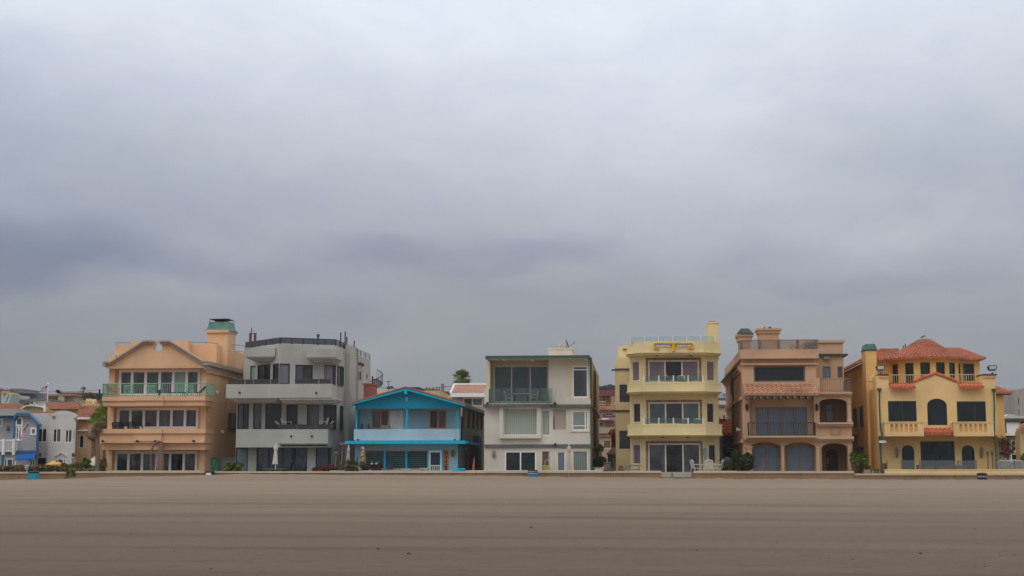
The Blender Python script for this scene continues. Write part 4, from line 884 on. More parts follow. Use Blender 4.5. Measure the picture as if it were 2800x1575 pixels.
# ================================================================= HOUSE 7 : ochre mission style
zoom(3.3706, 2290, 900)
H8 = thing('beach_house', 'ochre yellow mission house with red tiled round turret roof and dark green windows', 'house', (P(2560,1290,104).x, 108, BZ), 'colourful houses along the beach walk')
om, od = M['ochre'], M['ochre_d']
A = FY(100); xl = A.at(372,900)[0]; xr = A.at(1475,900)[0]; zp = A.at(900,540)[1]; zpier = A.at(900,426)[1]; zb = A.at(900,985)[1]
a1 = A.r(828,640,1010,885); arch1 = (a1[0],a1[1],a1[2],a1[3],'arch',.47); q1 = A.r(467,662,729,857); q2 = A.r(1101,665,1369,859)
Gd = FY(100.7); s1 = Gd.r(595,1068,710,1345); s1 = (s1[0],s1[1],BZ,s1[3],'arch',.38); s2 = Gd.r(1148,1070,1266,1345); s2 = (s2[0],s2[1],BZ,s2[3],'arch',.38); gd = ext(Gd.r(768,1033,1084,1345), BZ)
mb = MB(); mb.holed(A, (xl, xr, zb, zp), [q1,q2,arch1], 0, .15); mb.poly([(xl,100,zb),(xr,100,zb),(xr,100.7,zb),(xl,100.7,zb)])
# corner piers and pediment
pL, pR = A.at(470,480)[0], A.at(1338,480)[0]; mb.box(xl, pL, 100, 101.6, zp, zpier); mb.box(pR, xr, 100, 101.6, zp, zpier)
mb.zprism([(708,541),(708,486),(905,416),(1107,486),(1107,541)], 100.001, 100.5)
mb.box(pL+.01, pR-.01, 100.02, 100.3, zp-.05, zp+.02); mb.poly([(xl,100.3,zp-.3),(xr,100.3,zp-.3),(xr,108,zp-.3),(xl,108,zp-.3)])
Sx = SR(xr); mb.poly([(xr,100,BZ),(xr,112,BZ),(xr,112,zp),(xr,100,zp)])
mb.zprism([(290,480),(300,440),(345,415),(345,480)], 101.6, 102.4)
mb.build('wall', om, H8)
mb = MB(); mb.holed(Gd, (xl, xr-.01, BZ, zb), [s1,s2,gd], 0, .15); mb.build('ground_floor_wall', om, H8)
# left rear body
XL = FY(104).at(262,800)[0]; Lb = FY(104); mb = MB(); zL = SL(XL).pt(0, SL(XL).at(150,365)[1]).z
mb.box(XL, xl+.2, 104, 119.5, BZ, zL+.1); mb.poly([(xl,100,BZ),(xl,104,BZ),(xl,104,zp),(xl,100,zp)]); 
RB = FY(107); wr = RB.r(1465,596,1545,1345); mb.box(xr-.5, wr[1], 107, 119, RB.at(1500,1000)[1], RB.at(1500,590)[1]); mb.build('side_wall', od, H8)
SLl = SL(XL)
for (x0_,y0_,x1_,y1_) in ((160,725,180,905),(220,708,241,897),(196,1088,212,1125),(228,1088,244,1125)): window(H8, SLl, SLl.r(x0_,y0_,x1_,y1_), (1,), M['green_f'], G['dark'], .08, -.05, name='side_window')
mb = MB(); r = FY(104).r(230,205,328,1300); mb.box(XL-.02+.0, XL+(r[1]-r[0]), 103.2, 105, BZ, r[3]); ch = mb.build('chimney', od, H8); cx = XL+(r[1]-r[0])/2; zq = r[3]; w = (r[1]-r[0])/2
mb = MB(); mb.box(cx-w-.04, cx+w+.04, 103.16, 105.04, zq-.02, zq+.06); mb.hexa([(cx-w-.05,103.1,zq+.06),(cx+w+.05,103.1,zq+.06),(cx+w+.05,105.1,zq+.06),(cx-w-.05,105.1,zq+.06),(cx-w+.06,103.3,zq+.48),(cx+w-.06,103.3,zq+.48),(cx+w-.06,104.9,zq+.48),(cx-w+.06,104.9,zq+.48)]); mb.build('chimney_cap', plain('mid_green_copper', (66,106,94), .6, var=.3), ch)
# third storey: wings and round bay
T = FY(106); tl, tr = T.at(300,380)[0], T.at(1312,380)[0]; zte = T.at(700,282)[1]; ztb = zp-.4; BY = 107.2
bc = Vector((T.at(815,380)[0], BY, 0)); br = T.at(1160,380)[0]-bc.x; yf = 103.6
wing = T.r(1158,318,1262,478); mb = MB(); mb.holed(T, (tl,tr,ztb,zte), [wing], 0, .15); mb.poly([(tl,106,ztb),(tl,119,ztb),(tl,119,zte),(tl,106,zte)]); mb.poly([(tr,106,ztb),(tr,119,ztb),(tr,119,zte),(tr,106,zte)])
ry = BY-yf
def bay(u): 
    t = math.pi*(1-u); return Vector((bc.x+br*math.cos(t), BY-ry*math.sin(t), 0))
zs0 = FY(103.8).at(815,415)[1]; zs1 = FY(103.8).at(815,306)[1]; zsill = zs0-.9
cuts = [(.055,.085),(.13,.20),(.27,.345),(.40,.48),(.53,.61),(.655,.73),(.79,.85),(.89,.93)]
bayw = []
segs = sorted({0,1}|{v for c in cuts for v in c})
zbt = FY(103.4).at(815,252)[1]-.02
for k in range(len(segs)-1):
    u0, u1 = segs[k], segs[k+1]; p, q = bay(u0), bay(u1); hole = (u0,u1) in cuts; pl = PP(p, q); Lq = (q-p).length
    if hole: mb.holed(pl, (0,Lq,ztb,zbt), [(.0,Lq,zsill,zs1)], 0, .12); bayw.append((pl,(0,Lq,zsill,zs1)))
    else:
        for j in range(2):
            p_, q_ = bay(u0+(u1-u0)*j/2), bay(u0+(u1-u0)*(j+1)/2); mb.poly([(p_.x,p_.y,ztb),(q_.x,q_.y,ztb),(q_.x,q_.y,zbt),(p_.x,p_.y,zbt)])
mb.build('upper_wall', od, H8)
window(H8, T, wing, (.3,1), M['green_f'], [G['teal'],G['ggreen']], .06, .1)
for pl, r in bayw: window(H8, pl, r, (1,), M['green_f'], G['ggreen'], .06, .1)
# turret and side roofs
ap = W(803,78,107.2); ez = FY(103.4).at(815,252)[1]-.06; er = br+.55; ery = ry+.55
def cone(u, v):
    t = math.pi*(1.12-1.24*u); e = Vector((bc.x+er*math.cos(t), BY-ery*math.sin(t), ez)); p = e.lerp(ap, v*.86); p.z -= .1*math.sin(math.pi*v)
    n = Vector((math.cos(t)*.5, -math.sin(t)*.5, .8)).normalized(); return p, n
mb = MB(); tiles(mb, cone, 34, 12, .07, 5); mb.poly([cone(k/24,0)[0]-Vector((0,0,.03)) for k in range(25)])
def hip(e0, e1, r0, r1, **k): tile_plane(mb, e0, e1, r0, r1, .26, .36, .075)
LE = W(85,355,116); e0 = Vector((tl-.5,105.5,zte)); e1 = Vector((bc.x-er*.9,105.5,zte)); rz = W(400,190,109.5); r0 = Vector((rz.x,109.5,rz.z)); r1 = Vector((W(565,182,109.5).x,109.5,rz.z)); hip(e0, e1, r0, r1)
e2 = Vector((W(1180,272,105.5).x,105.5,zte)); e3 = Vector((W(1362,258,105.5).x,105.5,zte+.05)); rz2 = W(1135,182,109.5); hip(e2, e3, Vector((W(1000,172,109.5).x,109.5,rz2.z)), Vector((rz2.x,109.5,rz2.z)))
hip(e3, Vector((e3.x,118.5,zte)), Vector((rz2.x,109.5,rz2.z)), Vector((rz2.x,115,rz2.z)))
hip(Vector((tl-.5,118.5,zte)), e0, Vector((r0.x,115,rz.z)), r0)
zl2 = zL; hip(Vector((XL-.45,119.5,zl2+.0)), Vector((XL-.45,104.8,zl2)), Vector((XL+1.2,119.5,zl2+.75)), Vector((XL+1.2,104.8,zl2+.75)))
er0 = RB.at(1460,590); re = wr[1]+.5; ze = RB.at(1500,583)[1]; hip(Vector((xr-.3,106.5,ze)), Vector((re,106.5,ze-.05)), Vector((xr-.5,109.5,ze+1.35)), Vector((xr-.2,109.5,ze+1.35)))
hip(Vector((re,106.5,ze)), Vector((re,119,ze)), Vector((xr-.2,109.5,ze+1.35)), Vector((xr-.2,116,ze+1.35)))
for p, q in ((e0,r0),(r0,r1),(e3,Vector((rz2.x,109.5,rz2.z))),(Vector((rz2.x,109.5,rz2.z)),Vector((W(1000,172,109.5).x,109.5,rz2.z)))): mb.tube([p+Vector((0,0,.0)), q+Vector((0,0,.0))], .09, 7)
rf = mb.build('roof', M['tile_r'], H8)
mb = MB(); 
for k in range(16):
    t0, t1 = k*math.pi/8, (k+1)*math.pi/8; f = lambda t: Vector((bc.x+er*math.cos(t), BY-ery*math.sin(t), ez)).lerp(ap, .84); mb.poly([f(t0)+Vector((0,0,.03)), f(t1)+Vector((0,0,.03)), ap+Vector((0,0,.1))])
mb.build('roof_cap', stucco('grey_mortar', (150,150,140), .3), rf)
mb = MB(); mb.tube([ap+Vector((-.3,-.1,-.02)), ap+Vector((-.02,0,.14)), ap+Vector((.06,0,.1))], .04, 6); c = W(605,160,110); mb.tube([(c.x,110,c.z-.6),(c.x,110,c.z+.08)], .04, 5); mb.tube([(c.x+.16,110,c.z-.6),(c.x+.16,110,c.z+.22)], .04, 5); mb.build('flue', M['black'], rf)
mb = MB()
zz = [((pL+.05, W(710,541,100).x-.02)), ((W(1107,541,100).x+.02, pR-.05))]
for x0_, x1_ in zz: tile_plane(mb, (x0_,99.4,A.at(800,541)[1]), (x1_,99.4,A.at(800,541)[1]), (x0_,100.3,A.at(800,505)[1]), (x1_,100.3,A.at(800,505)[1]), .27, .9, .08)
c0, c1_, c2_ = W(700,482,99.9), W(905,404,99.9), W(1112,482,99.9)
for p, q in ((c0,c1_),(c2_,c1_)):
    n = 7
    for k in range(n): mb.tube([p.lerp(q,k/n)+Vector((0,.1,0)), p.lerp(q,(k+1.08)/n)+Vector((0,.1,0))], [.13,.11], 8)
mb.build('parapet_tiles', M['tile_o'], H8)
mb = MB(); b1 = FY(99.2); x0_, x1_ = b1.at(796,945)[0], b1.at(1070,945)[0]; tile_plane(mb, (x0_,99.1,b1.at(930,964)[1]), (x1_,99.1,b1.at(930,964)[1]), (x0_,100,b1.at(930,922)[1]), (x1_,100,b1.at(930,922)[1]), .27, .8, .08); mb.build('sill_tiles', M['tile_o'], H8)
mb = MB(); mb.box(x0_-.1, x1_+.1, 99.3, 100.02, b1.at(930,985)[1], b1.at(930,968)[1]); mb.build('sill', om, H8)
for (x0_,x1_,nx) in ((433,796,(487,532,576,620,664,709)),(1070,1441,(1124,1170,1214,1260,1306,1350))):
    mb = MB(); F_ = FY(99.0); r = F_.r(x0_,862,x1_,985); hs = []
    for x in nx: q = F_.r(x,874,x+29,947); hs.append((q[0],q[1],q[2],q[3],'arch',.1))
    mb.holed(F_, r, hs, 0, .12); mb.box(r[0],r[1],99.12,99.3,r[2]+.01,r[3]-.01,1); mb.box(r[0]+.001,r[0]+.25,99.3,100,r[2],r[3]); mb.box(r[1]-.25,r[1]-.001,99.3,100,r[2],r[3]); mb.box(r[0],r[1],99.02,100,r[2]-.03,r[2]+.12); mb.box(r[0]-.04,r[1]+.04,98.95,99.35,r[3],r[3]+.07); mb.build('balcony', [om, od], H8)
window(H8, A, q1, (1,1), M['green_f'], G['ggreen'], .07, .1); window(H8, A, q2, (1.6,1), M['green_f'], G['ggreen'], .07, .1); window(H8, A, a1, (1,), M['green_f'], G['ggreen'], .05, .1)
window(H8, Gd, s1[:4], (1,), M['green_f'], G['ggreen'], .06, .1); window(H8, Gd, s2[:4], (1,), M['green_f'], G['ggreen'], .06, .1); window(H8, Gd, gd, (1,1), M['green_f'], G['ggreen'], .09, .1, name='sliding_door')
for x0_, x1_ in ((340,471),(1334,1466)): mb = MB(); r = FY(99.9).r(x0_,418,x1_,426); mb.box(r[0]+(.3 if x0_ < 400 else 0),r[1],99.8,101.7,r[2],r[3]+.04); r2 = FY(99.92).r(x0_+3,426,x1_-3,446); mb.box(r2[0]+(.3 if x0_ < 400 else 0),r2[1],99.88,101.65,r2[2],r2[3],1); mb.build('pier_cap', [M['iron'], om], H8)
for cxp in (395,1425):
    mb = MB(); c = W(cxp,358,100.6); mb.tube([(c.x,100.6,zpier),(c.x,100.6,c.z-.3)], .06, 6); mb.box(c.x-.16, c.x+.16, 100.5, 100.7, zpier, zpier+.1)
    mb.prism([(c.x+a*.58,100.45,c.z+b*.6) for a,b in ((-.45,-.22),(-.55,.15),(-.4,.3),(.4,.3),(.55,.15),(.45,-.22),(.3,-.32),(-.3,-.32))], (0,.3,0)); fl = mb.build('floodlight', M['iron'], H8)
    mb = MB(); mb.box(c.x-.22, c.x+.22, 100.4, 100.46, c.z-.1, c.z+.12); mb.build('lens', plain('frosted_lens', (190,196,190), .3), fl)
for (pts) in ([(385,560),(387,700),(398,930),(415,975),(396,1000),(400,1150),(405,1332)], [(1440,565),(1446,700),(1446,930),(1442,990),(1456,1020),(1462,1150),(1470,1300)]):
    mb = MB(); P_ = [W(x,y,99.85) for x,y in pts]; mb.tube(P_, .055, 6); c = P_[0]; mb.lathe((c.x,99.8,c.z-.22), [(.05,0),(.07,.1),(.15,.2),(.16,.33),(.12,.34)], 8); c = P_[3]; mb.lathe((c.x,99.8,c.z-.2), [(.06,0),(.1,.12),(.11,.3),(.07,.36)], 8); mb.build('downpipe', M['green_t'], H8)
for x in (545,1326): lantern(H8, x, 1138, 100.7, stucco('aged_stone_lamp', (140,130,116), .3), .72)
mb = MB(); z0 = zp-.3; z1 = FY(101).at(900,418)[1]; pickets(mb, (pL,101.3), (pR,101.3), z0+.15, z1, .16, .018, .03, 0, 7); mb.build('terrace_railing', plain('pale_railing', (176,170,140), .5), H8)
mb = MB(); c = W(415,1035,99.6); mb.box(c.x-.25, c.x+.25, 99.5, 99.7, c.z-.1, c.z+.06); mb.tube([(c.x-.1,99.6,c.z),(c.x-.2,100.7,c.z)], .03, 5); mb.build('security_camera', M['white'], H8)
mb = MB(); z_ = SL(XL).at(160,960)[1]; u = SL(XL).at(160,960)[0]; mb.box(XL-.5, XL, -u-1.2, -u+1.2, z_-.12, z_+.2); mb.build('side_canopy', M['tile_r'], H8)
mb = MB(); z_ = RB.at(1500,588)[1]; mb.box(xr-.3, wr[1]+.45, 106.6, 107, z_-.16, z_); mb.build('gutter', M['green_t'], H8)
# ================================================================= ground, sand, wall
EDGE = [(-400,1313),(0,1313),(100,1313),(230,1309),(300,1305),(500,1302),(560,1299),(700,1297),(900,1299),(1100,1300),(1300,1302),(1440,1304),(1700,1306),(1800,1308),(2000,1310),(2200,1311),(2500,1312),(3200,1313)]
EX = [(P(a,b,92.9).x, P(a,b,92.9).z) for a,b in EDGE]
def edgez(x):
    if x <= EX[0][0]: return EX[0][1]
    for (a,za),(b,zb) in zip(EX, EX[1:]):
        if x <= b: return za+(zb-za)*(x-a)/(b-a)
    return EX[-1][1]
from mathutils import noise as mn
def sandz(x, y):
    t = min(max((y-18)/72, 0), 1); z = .98*t
    k = min(max((y-84)/8.9, 0), 1); k = k*k*(3-2*k)
    z = z*(1-k)+edgez(x)*k
    z += .05*k*mn.noise(Vector((x*.55, y*.4, 3)))+.08*k*abs(mn.noise(Vector((x*1.3, y*1.2, 7))))+.02*k*mn.noise(Vector((x*5, y*3, 7)))
    z += .03*mn.noise(Vector((x*.05, y*.22, 1)))*(1-k)
    # shallow raked ridges parallel to the shore
    for yc, a, wd, am in ((31,.9,.8,.035),(42,1.3,1.1,.04),(53.5,1.6,1.2,.04),(65,2,1.6,.045),(74,2,2,.05)):
        c = yc+a*mn.noise(Vector((x*.03, yc, 0)))+x*.012; z += am*math.exp(-((y-c)/wd)**2)
    return z
ys = [-400,-150,-40,0,10,15]+[18+.2*k for k in range(60)]+[30+.5*k for k in range(46)]+[53+.75*k for k in range(42)]+[84.4+.25*k for k in range(36)]
xs = [-900,-300,-120]+[-70+.8*k for k in range(60)]+[-22+.16*k for k in range(290)]+[24.6+.7*k for k in range(56)]+[90,300,900]
v = [(x,y,sandz(x,y)) for y in ys for x in xs]; nx = len(xs)
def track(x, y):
    """rake tracks along the beach: ridge shade painted as dark lines, plus short dashes"""
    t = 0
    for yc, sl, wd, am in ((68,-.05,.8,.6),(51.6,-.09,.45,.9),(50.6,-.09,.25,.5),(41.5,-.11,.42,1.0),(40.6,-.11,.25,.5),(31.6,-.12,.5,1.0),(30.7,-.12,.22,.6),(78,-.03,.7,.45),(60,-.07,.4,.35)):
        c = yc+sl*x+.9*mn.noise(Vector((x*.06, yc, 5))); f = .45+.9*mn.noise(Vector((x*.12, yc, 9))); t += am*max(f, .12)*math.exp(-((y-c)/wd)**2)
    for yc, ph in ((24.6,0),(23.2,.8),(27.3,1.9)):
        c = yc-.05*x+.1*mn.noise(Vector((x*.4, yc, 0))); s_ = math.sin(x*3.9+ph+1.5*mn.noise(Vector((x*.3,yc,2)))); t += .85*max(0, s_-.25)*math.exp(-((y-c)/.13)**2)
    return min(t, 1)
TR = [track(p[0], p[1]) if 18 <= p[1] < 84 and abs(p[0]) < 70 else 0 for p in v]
f = [(j*nx+i, j*nx+i+1, (j+1)*nx+i+1, (j+1)*nx+i) for j in range(len(ys)-1) for i in range(nx-1)]
me = bpy.data.meshes.new('sand'); me.from_pydata(v, [], f); at_ = me.attributes.new('ridge_shade_track', 'FLOAT', 'POINT'); at_.data.foreach_set('value', TR)
for p in me.polygons: p.use_smooth = True
m, nt, b = newmat('beach_sand')
n_big = ramp(nt, noise(nt, .16, (.10,1,1), 5, .6, .4), .34, .68); n_str = ramp(nt, noise(nt, .55, (.07,1,1), 5, .65, .6), .5, .72); n_fine = noise(nt, 5, (1,1,1), 6, .7)
base = mixc(nt, lin(SAND[0]), lin(SAND[1]), n_big); base = mixc(nt, base, lin(SAND[2]), n_str)
fr = ramp(nt, n_fine, .3, .75, (.86,.86,.86,1), (1.1,1.1,1.1,1)); base = mixc(nt, base, fr, 1.0, 'MULTIPLY')
# shading gradient painted into the sand colour, darker towards the camera
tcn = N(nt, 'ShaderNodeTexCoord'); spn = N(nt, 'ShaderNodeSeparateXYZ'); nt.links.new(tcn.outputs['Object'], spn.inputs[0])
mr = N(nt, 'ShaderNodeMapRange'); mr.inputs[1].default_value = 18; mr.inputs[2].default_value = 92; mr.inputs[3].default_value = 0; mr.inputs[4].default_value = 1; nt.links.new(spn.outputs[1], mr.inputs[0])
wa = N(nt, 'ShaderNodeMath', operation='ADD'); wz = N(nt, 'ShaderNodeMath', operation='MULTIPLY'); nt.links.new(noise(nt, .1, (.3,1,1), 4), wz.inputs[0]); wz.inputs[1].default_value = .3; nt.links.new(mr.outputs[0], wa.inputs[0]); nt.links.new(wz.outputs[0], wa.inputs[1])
base = mixc(nt, base, ramp(nt, wa.outputs[0], .1, 1.05, NEAR_SHADE, (1,1,1,1)), 1.0, 'MULTIPLY')
an = N(nt, 'ShaderNodeAttribute', attribute_name='ridge_shade_track'); base = mixc(nt, base, (.66,.62,.56,1), mixc(nt, (0,0,0,1), an.outputs['Color'], .8), 'MULTIPLY')  # shade of the raked ridges and the dash marks, multiplied into the colour
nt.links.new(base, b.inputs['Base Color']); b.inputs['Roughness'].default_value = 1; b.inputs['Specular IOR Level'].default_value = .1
bp = N(nt, 'ShaderNodeBump'); bp.inputs['Strength'].default_value = .7; bp.inputs['Distance'].default_value = .05; nt.links.new(noise(nt, 1.6, (.5,1.4,1), 8, .7), bp.inputs['Height']); nt.links.new(bp.outputs[0], b.inputs['Normal'])
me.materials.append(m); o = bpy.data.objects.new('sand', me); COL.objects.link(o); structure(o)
def terr(y): return BZ-.02+max(0, min(y, 650)-135)*.066 - max(0, y-650)*.004
mb = MB(); ys = [93.2,110,135,160,200,250,320,420,520,650,900,1500,4000]; xs = [-4000,-1200,-500,-250,-120,-60,0,60,120,250,500,1200,4000]
for j in range(len(ys)-1):
    for i in range(len(xs)-1): mb.poly([(xs[i],ys[j],terr(ys[j])),(xs[i+1],ys[j],terr(ys[j])),(xs[i+1],ys[j+1],terr(ys[j+1])),(xs[i],ys[j+1],terr(ys[j+1]))])
structure(mb.build('hillside', plain('dry_ground', (120,112,92), .95, var=.3, vs=.2)))
mb = MB(); mb.box(-140, 120, 93.35, 97.2, BZ-.03, BZ+.01); structure(mb.build('beach_walk', plain('concrete_path', (168,160,148), .9, vs=.8)))
# sea wall
m_face = stucco('sea_wall_stucco', (150,122,92), .4); m_cap = stucco('sea_wall_cap', (196,180,156), .35)
def seawall(px0, px1, ytop, label, grp='sea wall along the beach walk'):
    a, b_, = P(px0,1300,93).x, P(px1,1300,93).x; zt = P(1400,ytop,93).z
    t = thing('sea_wall', label, 'wall', ((a+b_)/2, 93.1, .4), grp)
    mb = MB(); n_ = max(1, round((b_-a)/3.1)); L_ = (b_-a)/n_
    for k in range(n_): mb.box(a+k*L_+(.012 if k else 0), a+(k+1)*L_-(.012 if k < n_-1 else 0), 93.02+(.012 if k%3 == 1 else 0), 93.3, .3, zt-.12)
    mb.build('wall_face', m_face, t)
    mb = MB(); mb.box(a, b_, 92.95, 93.36, zt-.12, zt); mb.build('cap', m_cap, t)
seawall(-900, 176, 1290, 'low tan sea wall below the hedge and blue-awning house, left end')
seawall(207, 1808, 1288.5, 'long low tan sea wall with pale cap in front of the peach to white houses')
seawall(1896, 2336, 1289, 'low tan sea wall in front of the rose tan house with arches')
seawall(2337, 3600, 1294.5, 'low tan sea wall under the ochre garden wall, right end')
t = thing('beach_ramp', 'pale concrete gateway between two stretches of sea wall before the yellow house', 'ramp', (P(1852,1300,93.6).x, 93.7, .9))
x0, x1 = P(1808,1300,93).x, P(1896,1300,93).x; xm_ = P(1838,1300,93).x; xm2 = P(1893,1300,93).x
cm_ = stucco('ramp_concrete', (176,166,150), .3); mb = MB(); mb.box(x0+.01, x1-.01, 93.9, 94.1, .6, P(1400,1290.5,94).z); mb.prism([(x0+.01,93.0,1.02),(x0+.01,93.9,1.02),(x0+.01,93.9,1.3)], (x1-x0-.02,0,0)); mb.build('ramp_wall', cm_, t)
mb = MB(); 
for x in (xm_, xm2): mb.box(x-.05, x+.05, 92.93, 93.2, .8, P(1400,1292,93).z)
mb.build('post', stucco('ramp_post', (120,110,98), .3), t)
# patio walls
def patiowall(name, px0, px1, ytop, Y, mat, label, grp=None):
    a, b_ = P(px0,1290,Y).x, P(px1,1290,Y).x; mb = MB(); mb.box(a, b_, Y, Y+.2, BZ, P(1400,ytop,Y).z-.06); mb.box(a-.03, b_+.03, Y-.03, Y+.23, P(1400,ytop,Y).z-.06, P(1400,ytop,Y).z)
    return tag(mb.build(name, mat), label, 'wall', grp)
patiowall('patio_wall', 903, 942, 1286.5, 97.4, M['pblue'], 'short pale blue patio wall left of the spiky plants at the grey house')
patiowall('patio_wall', 985, 1250, 1286.5, 97.4, M['pblue'], 'low pale blue patio wall in front of the bright blue house')
patiowall('patio_wall', 1272, 1660, 1286, 97.4, M['cream'], 'low white patio wall in front of the white house with green trim')
patiowall('patio_wall', 1680, 1806, 1287.5, 97.4, M['yellow_t'], 'low pale yellow patio wall left of the concrete gateway')
patiowall('patio_wall', 1900, 2015, 1287.5, 97.4, M['yellow_t'], 'low pale yellow patio wall under the white plastic patio set')
patiowall('patio_wall', 2016, 2334, 1288, 97.4, M['tan_t'], 'low tan patio wall in front of the arched rose tan house')
patiowall('patio_wall', 296, 545, 1286.5, 97.4, M['peach_trim'], 'low peach patio wall in front of the peach house')
patiowall('garden_wall', 2420, 3000, 1283.5, 96, M['ochre'], 'cream ochre garden wall carrying the glass fence of the mission house')
t = thing('glass_fence', 'glass windscreen fence with dark posts along the mission house terrace', 'fence', (P(2600,1283,96.1).x, 96.1, P(1400,1283.5,96).z))
zoom(3.3706, 2290, 900); Fp = FY(96.1); zf = P(1400,1283.5,96).z; pos = [458,588,758,1107,1280,1455,1632,1800]
for x in pos: mb = MB(); u = Fp.at(x,1250)[0]; mb.box(u-.035, u+.035, 96.07, 96.15, zf-.02, Fp.at(x,1206)[1]); mb.build('post', M['brown_f'], t)
for a, b_, yt in ((590,712,1208),(762,1085,1210),(1112,1278,1210),(1460,1628,1216),(1640,1796,1218)):
    mb = MB(); r = Fp.r(a,yt,b_,1288); mb.box(r[0], r[1], 96.1, 96.115, zf+.02, r[3]); mb.build('glass_panel', CG['clear'], t)
# small separate things beside the peach house
zoom(3.15, 260, 860)
Y = 101.5; r = FY(Y).r(981,1232,1064,1350); t = thing('garden_gate', 'bright green wooden side gate right of the peach house', 'gate', ((r[0]+r[1])/2, Y, BZ))
mb = MB(); mb.box(r[0], r[1], Y, Y+.06, BZ, r[3]); mb.build('board_panel', plain('green_gate_boards', (96,176,140), .6), t); mb = MB(); w_ = r[1]-r[0]
for q in ((0,.12),(w_-.12,w_)): mb.box(r[0]+q[0], r[0]+q[1], Y-.04, Y-.001, BZ, r[3])
mb.box(r[0]+.12, r[1]-.12, Y-.04, Y-.001, r[3]-.14, r[3]); mb.tube([(r[0]+.15,Y-.03,r[3]-.2),((r[0]+r[1])/2,Y-.03,BZ+.5),(r[1]-.15,Y-.03,r[3]-.2)], .04, 4); mb.build('gate_frame', plain('green_frame_paint', (60,130,98), .6), t)
r = FY(102).r(1068,1232,1222,1350); mb = MB(); mb.box(r[0], r[1]+1.2, 102, 102.2, BZ, r[3]-.08); mb.box(r[0]-.05, r[1]+1.2, 101.9, 102.3, r[3]-.08, r[3]); tag(mb.build('side_wall_fence', M['grey_d']), 'short grey tan wall between the green gate and the grey house', 'wall')
# driftwood palm-log sculpture
t = thing('driftwood_sculpture', 'tall weathered driftwood post with a curved branch before the peach house', 'sculpture', (W(560,1330,98.2).x, 98.2, BZ))
mb = MB(); pts = [W(x,y,98.2) for x,y in ((558,1345),(562,1280),(566,1200),(568,1130),(570,1097))]; mb.tube(pts, [.3,.26,.2,.17,.14], 8); mb.tube([W(x,y,98.15) for x,y in ((575,1345),(578,1260),(576,1180),(575,1100))], [.16,.13,.1,.07], 6); mb.build('post', M['wood'], t)
mb = MB(); mb.tube([W(x,y,98.1) for x,y in ((570,1100),(548,1094),(525,1105),(503,1130),(488,1165),(477,1215),(480,1250),(483,1345))], [.08,.09,.09,.08,.08,.07,.06,.05], 7); mb.build('branch', M['wood'], t)
# ================================================================= furniture prototypes
def chair(name, label, cat, loc, rotz, mat, group=None, s=1.0):
    t = thing(name, label, cat, loc, group, rotz); 
    mb = MB(); mb.box(-.24*s,.24*s,-.24*s,.22*s,.41*s,.45*s); mb.build('seat', mat, t, True)
    mb = MB()
    for k in range(5): x = (-.2+.1*k)*s; mb.hexa([(x-.035*s,.2*s,.45*s),(x+.035*s,.2*s,.45*s),(x+.035*s,.23*s,.45*s),(x-.035*s,.23*s,.45*s),(x-.035*s,.32*s,.9*s),(x+.035*s,.32*s,.9*s),(x+.035*s,.35*s,.9*s),(x-.035*s,.35*s,.9*s)])
    mb.tube([(-.26*s,.3*s,.78*s),(-.2*s,.34*s,.9*s),(0,.35*s,.94*s),(.2*s,.34*s,.9*s),(.26*s,.3*s,.78*s)], .03*s, 5); mb.build('backrest', mat, t, True)
    for sx in (-1,1):
        mb = MB(); mb.tube([(sx*.26*s,.28*s,.66*s),(sx*.28*s,-.2*s,.66*s),(sx*.27*s,-.24*s,.6*s)], .025*s, 5); mb.build('armrest', mat, t, True)
        for sy in (-1,1): mb = MB(); mb.tube([(sx*.25*s,sy*.22*s,.64*s if sy < 0 else .45*s),(sx*.27*s,sy*.26*s,0)], [.025*s,.02*s], 5); mb.build('leg', mat, t, True)
    return t
def place(proto, loc, rotz, label): c = copy_tree(proto); c.location = loc; c.rotation_euler = (0,0,rotz); c['label'] = label; return c
def table(name, label, loc, r, h, mat, group=None):
    t = thing(name, label, 'table', loc, group); mb = MB(); mb.lathe((0,0,h-.04), [(r,0),(r,.04)], 18); mb.build('table_top', mat, t, True)
    for k in range(4): a = .8+k*math.pi/2; mb = MB(); mb.tube([(r*.5*math.cos(a),r*.5*math.sin(a),h-.04),(r*.75*math.cos(a),r*.75*math.sin(a),0)], .02, 5); mb.build('leg', mat, t, True)
    return t
def closed_umbrella(label, x, ytop, ybot, Y, mat, wd=.28, base=BZ, group='folded patio umbrellas'):
    tp = W(x,ytop,Y); bt = W(x,ybot,Y); t = thing('patio_umbrella', label, 'umbrella', (tp.x, Y, base), group)
    mb = MB(); mb.tube([(tp.x,Y,base),(tp.x,Y,tp.z)], .03, 6); mb.build('pole', M['white'], t)
    mb = MB(); n = 16; H = tp.z-bt.z; prof = [(.02,0),(wd*.75,-.12*H),(wd*.8,-.25*H),(wd*.5,-.32*H),(wd*.85,-.8*H),(wd,-1*H),(wd*.4,-.97*H)]
    i = len(mb.v)
    for r_, z in prof:
        for j in range(n): a = 2*math.pi*j/n; q = r_*(1 if j%2 else .7); mb.v.append(Vector((tp.x+q*math.cos(a)+.04*z/H, Y+q*math.sin(a), tp.z+z)))
    for k in range(len(prof)-1):
        for j in range(n): l = (j+1)%n; mb.f.append((i+k*n+j,i+k*n+l,i+(k+1)*n+l,i+(k+1)*n+j)); mb.m.append(0)
    mb.build('canopy', mat, t); mb = MB(); mb.lathe((tp.x,Y,tp.z), [(.03,0),(.05,.05),(.01,.12)], 8); mb.build('finial', M['white'], t); return t
canv = plain('off_white_canvas', (206,198,186), .9); canv2 = plain('pinkish_canvas', (196,178,172), .9); canv3 = plain('lavender_canvas', (176,164,176), .9)
plast = plain('white_plastic', (206,200,188), .5); blackm = M['black']
